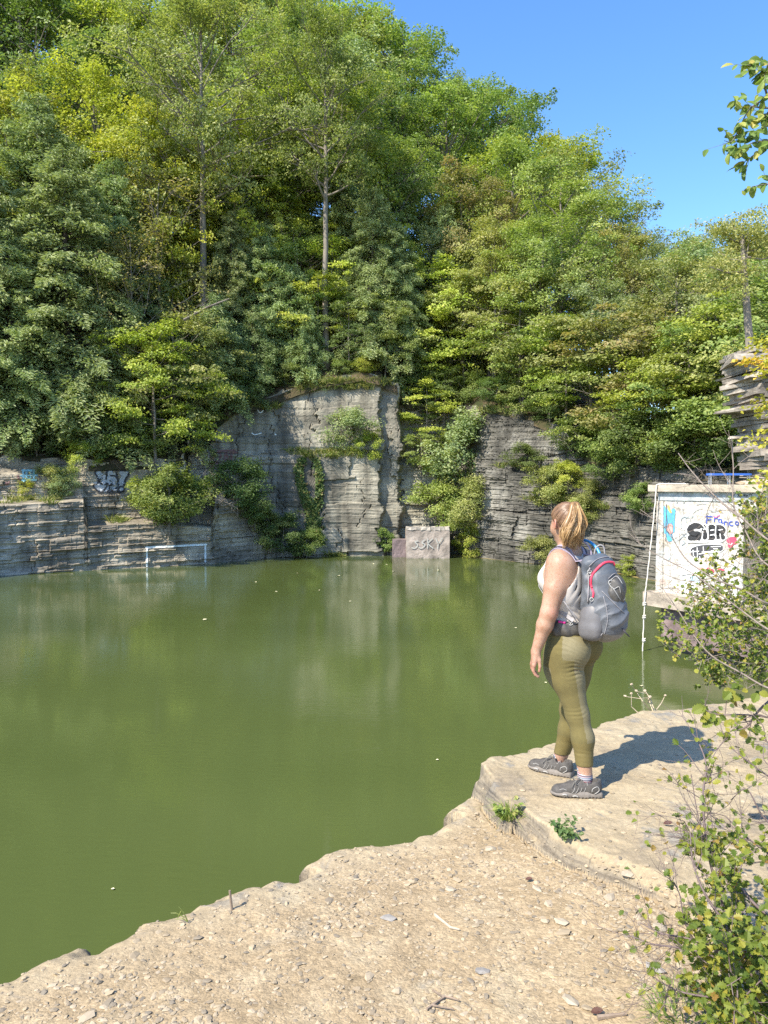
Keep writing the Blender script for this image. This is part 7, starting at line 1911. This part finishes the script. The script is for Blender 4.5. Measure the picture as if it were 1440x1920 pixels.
# straps over the shoulders
tb = BVHTree.FromPolygons([tuple(v.co) for v in body.data.vertices], [tuple(p_.vertices) for p_ in body.data.polygons])
tt2 = BVHTree.FromPolygons([tuple(v.co) for v in tank.data.vertices], [tuple(p_.vertices) for p_ in tank.data.polygons])
def strap(name, pts3, wid, mt, th=.006, lift=.006, parent=None):
    """flat webbing that lies on the body"""
    pts = catmull(pts3, 6); Tn = unit(np.gradient(pts, axis=0)); rows = []
    for p_, t_ in zip(pts, Tn):
        h, n_, _, dd = tb.find_nearest(Vector(p_)); n_ = np.array(n_); n_ = unit(n_ - t_ * n_.dot(t_))
        base_ = p_ if np.linalg.norm(np.array(h) - p_) > .035 else np.array(h) + n_ * lift
        s_ = np.cross(t_, n_); rows.append([base_ + s_ * wid / 2, base_ + s_ * wid / 2 + n_ * th, base_ - s_ * wid / 2 + n_ * th, base_ - s_ * wid / 2])
    v = np.array(rows).reshape(-1, 3); n = len(rows); i = np.arange(n - 1)[:, None] * 4; j = np.arange(4)[None, :]; j2 = (j + 1) % 4
    o = mesh_np(name, v, np.stack([i + j, i + j2, i + 4 + j2, i + 4 + j], -1).reshape(-1, 4), mat=mt, smooth=False); child(o, pack); return o
for sg, nm in ((1, 'l'), (-1, 'r')):
    T0 = pk(.01, sg * .055, .19); T1 = NK + lf * sg * .08 + rf * .06 + [0, 0, -.02]; T2 = NK + lf * sg * .085 + [0, 0, .008]; T3 = NK + lf * sg * .065 + fw * .085 + [0, 0, -.05]; T4 = CH + fw * .15 + lf * sg * .02 + [0, 0, .03]; T5 = CH + fw * .06 + lf * sg * .13 + [0, 0, -.09]; T6 = pk(-.02, sg * .13, -.14)
    strap('shoulder_strap', [T0, T1, T2, T3, T4], .05, LAV, .006, .003)
    strap('strap_edge', [T0 + lf * sg * .012, T1 + lf * sg * .012, T2 + lf * sg * .012, T3 + lf * sg * .01], .014, STRD, .003, .0095)
    strap('lower_strap', [T4, T5, T6], .02, STR, .003, .012)
mb = MB(); mb.tube([a3(x, y, Y_) for x, y, Y_ in ((1057, 1127, 4.262), (1066, 1140, 4.255), (1076, 1152, 4.255), (1089, 1168, 4.25))], .0075, 6, flat=.35); child(mb.build('belt_strap', STR, smooth=True), pack)
# hose and carry loop
h0 = pk(.03, -.02, .20)
mb = MB(); mb.tube(catmull([a3(1126, 1042, h0[1]), a3(1119, 1028, h0[1] + .03), a3(1107, 1017, h0[1] + .07), a3(1095, 1013, h0[1] + .12), a3(1086, 1018, h0[1] + .17)], 5), .0085, 8); child(mb.build('hose', HOSE, smooth=True), pack)
mb = MB(); mb.tube(catmull([a3(1114, 1040, h0[1] - .03), a3(1117, 1028, h0[1] - .03), a3(1125, 1022, h0[1] - .03), a3(1132, 1026, h0[1] - .03), a3(1134, 1040, h0[1] - .03)], 5), .0045, 6); child(mb.build('carry_loop', STR, smooth=True), pack)
mb = MB(); mb.tube(catmull([a3(1092, 1014, 4.40), a3(1102, 1022, 4.38), a3(1108, 1034, 4.36), a3(1109, 1044, 4.36)], 5), .005, 6); child(mb.build('load_strap', LAV, smooth=True), pack)
mb = MB(); mb.tube([lay(1166, 1178, .003), lay(1168, 1183, .02), lay(1168, 1186, .02) + np.array([.02, 0, -.01])], .004, 5); child(mb.build('pull_tab', STRD, smooth=True), pack)
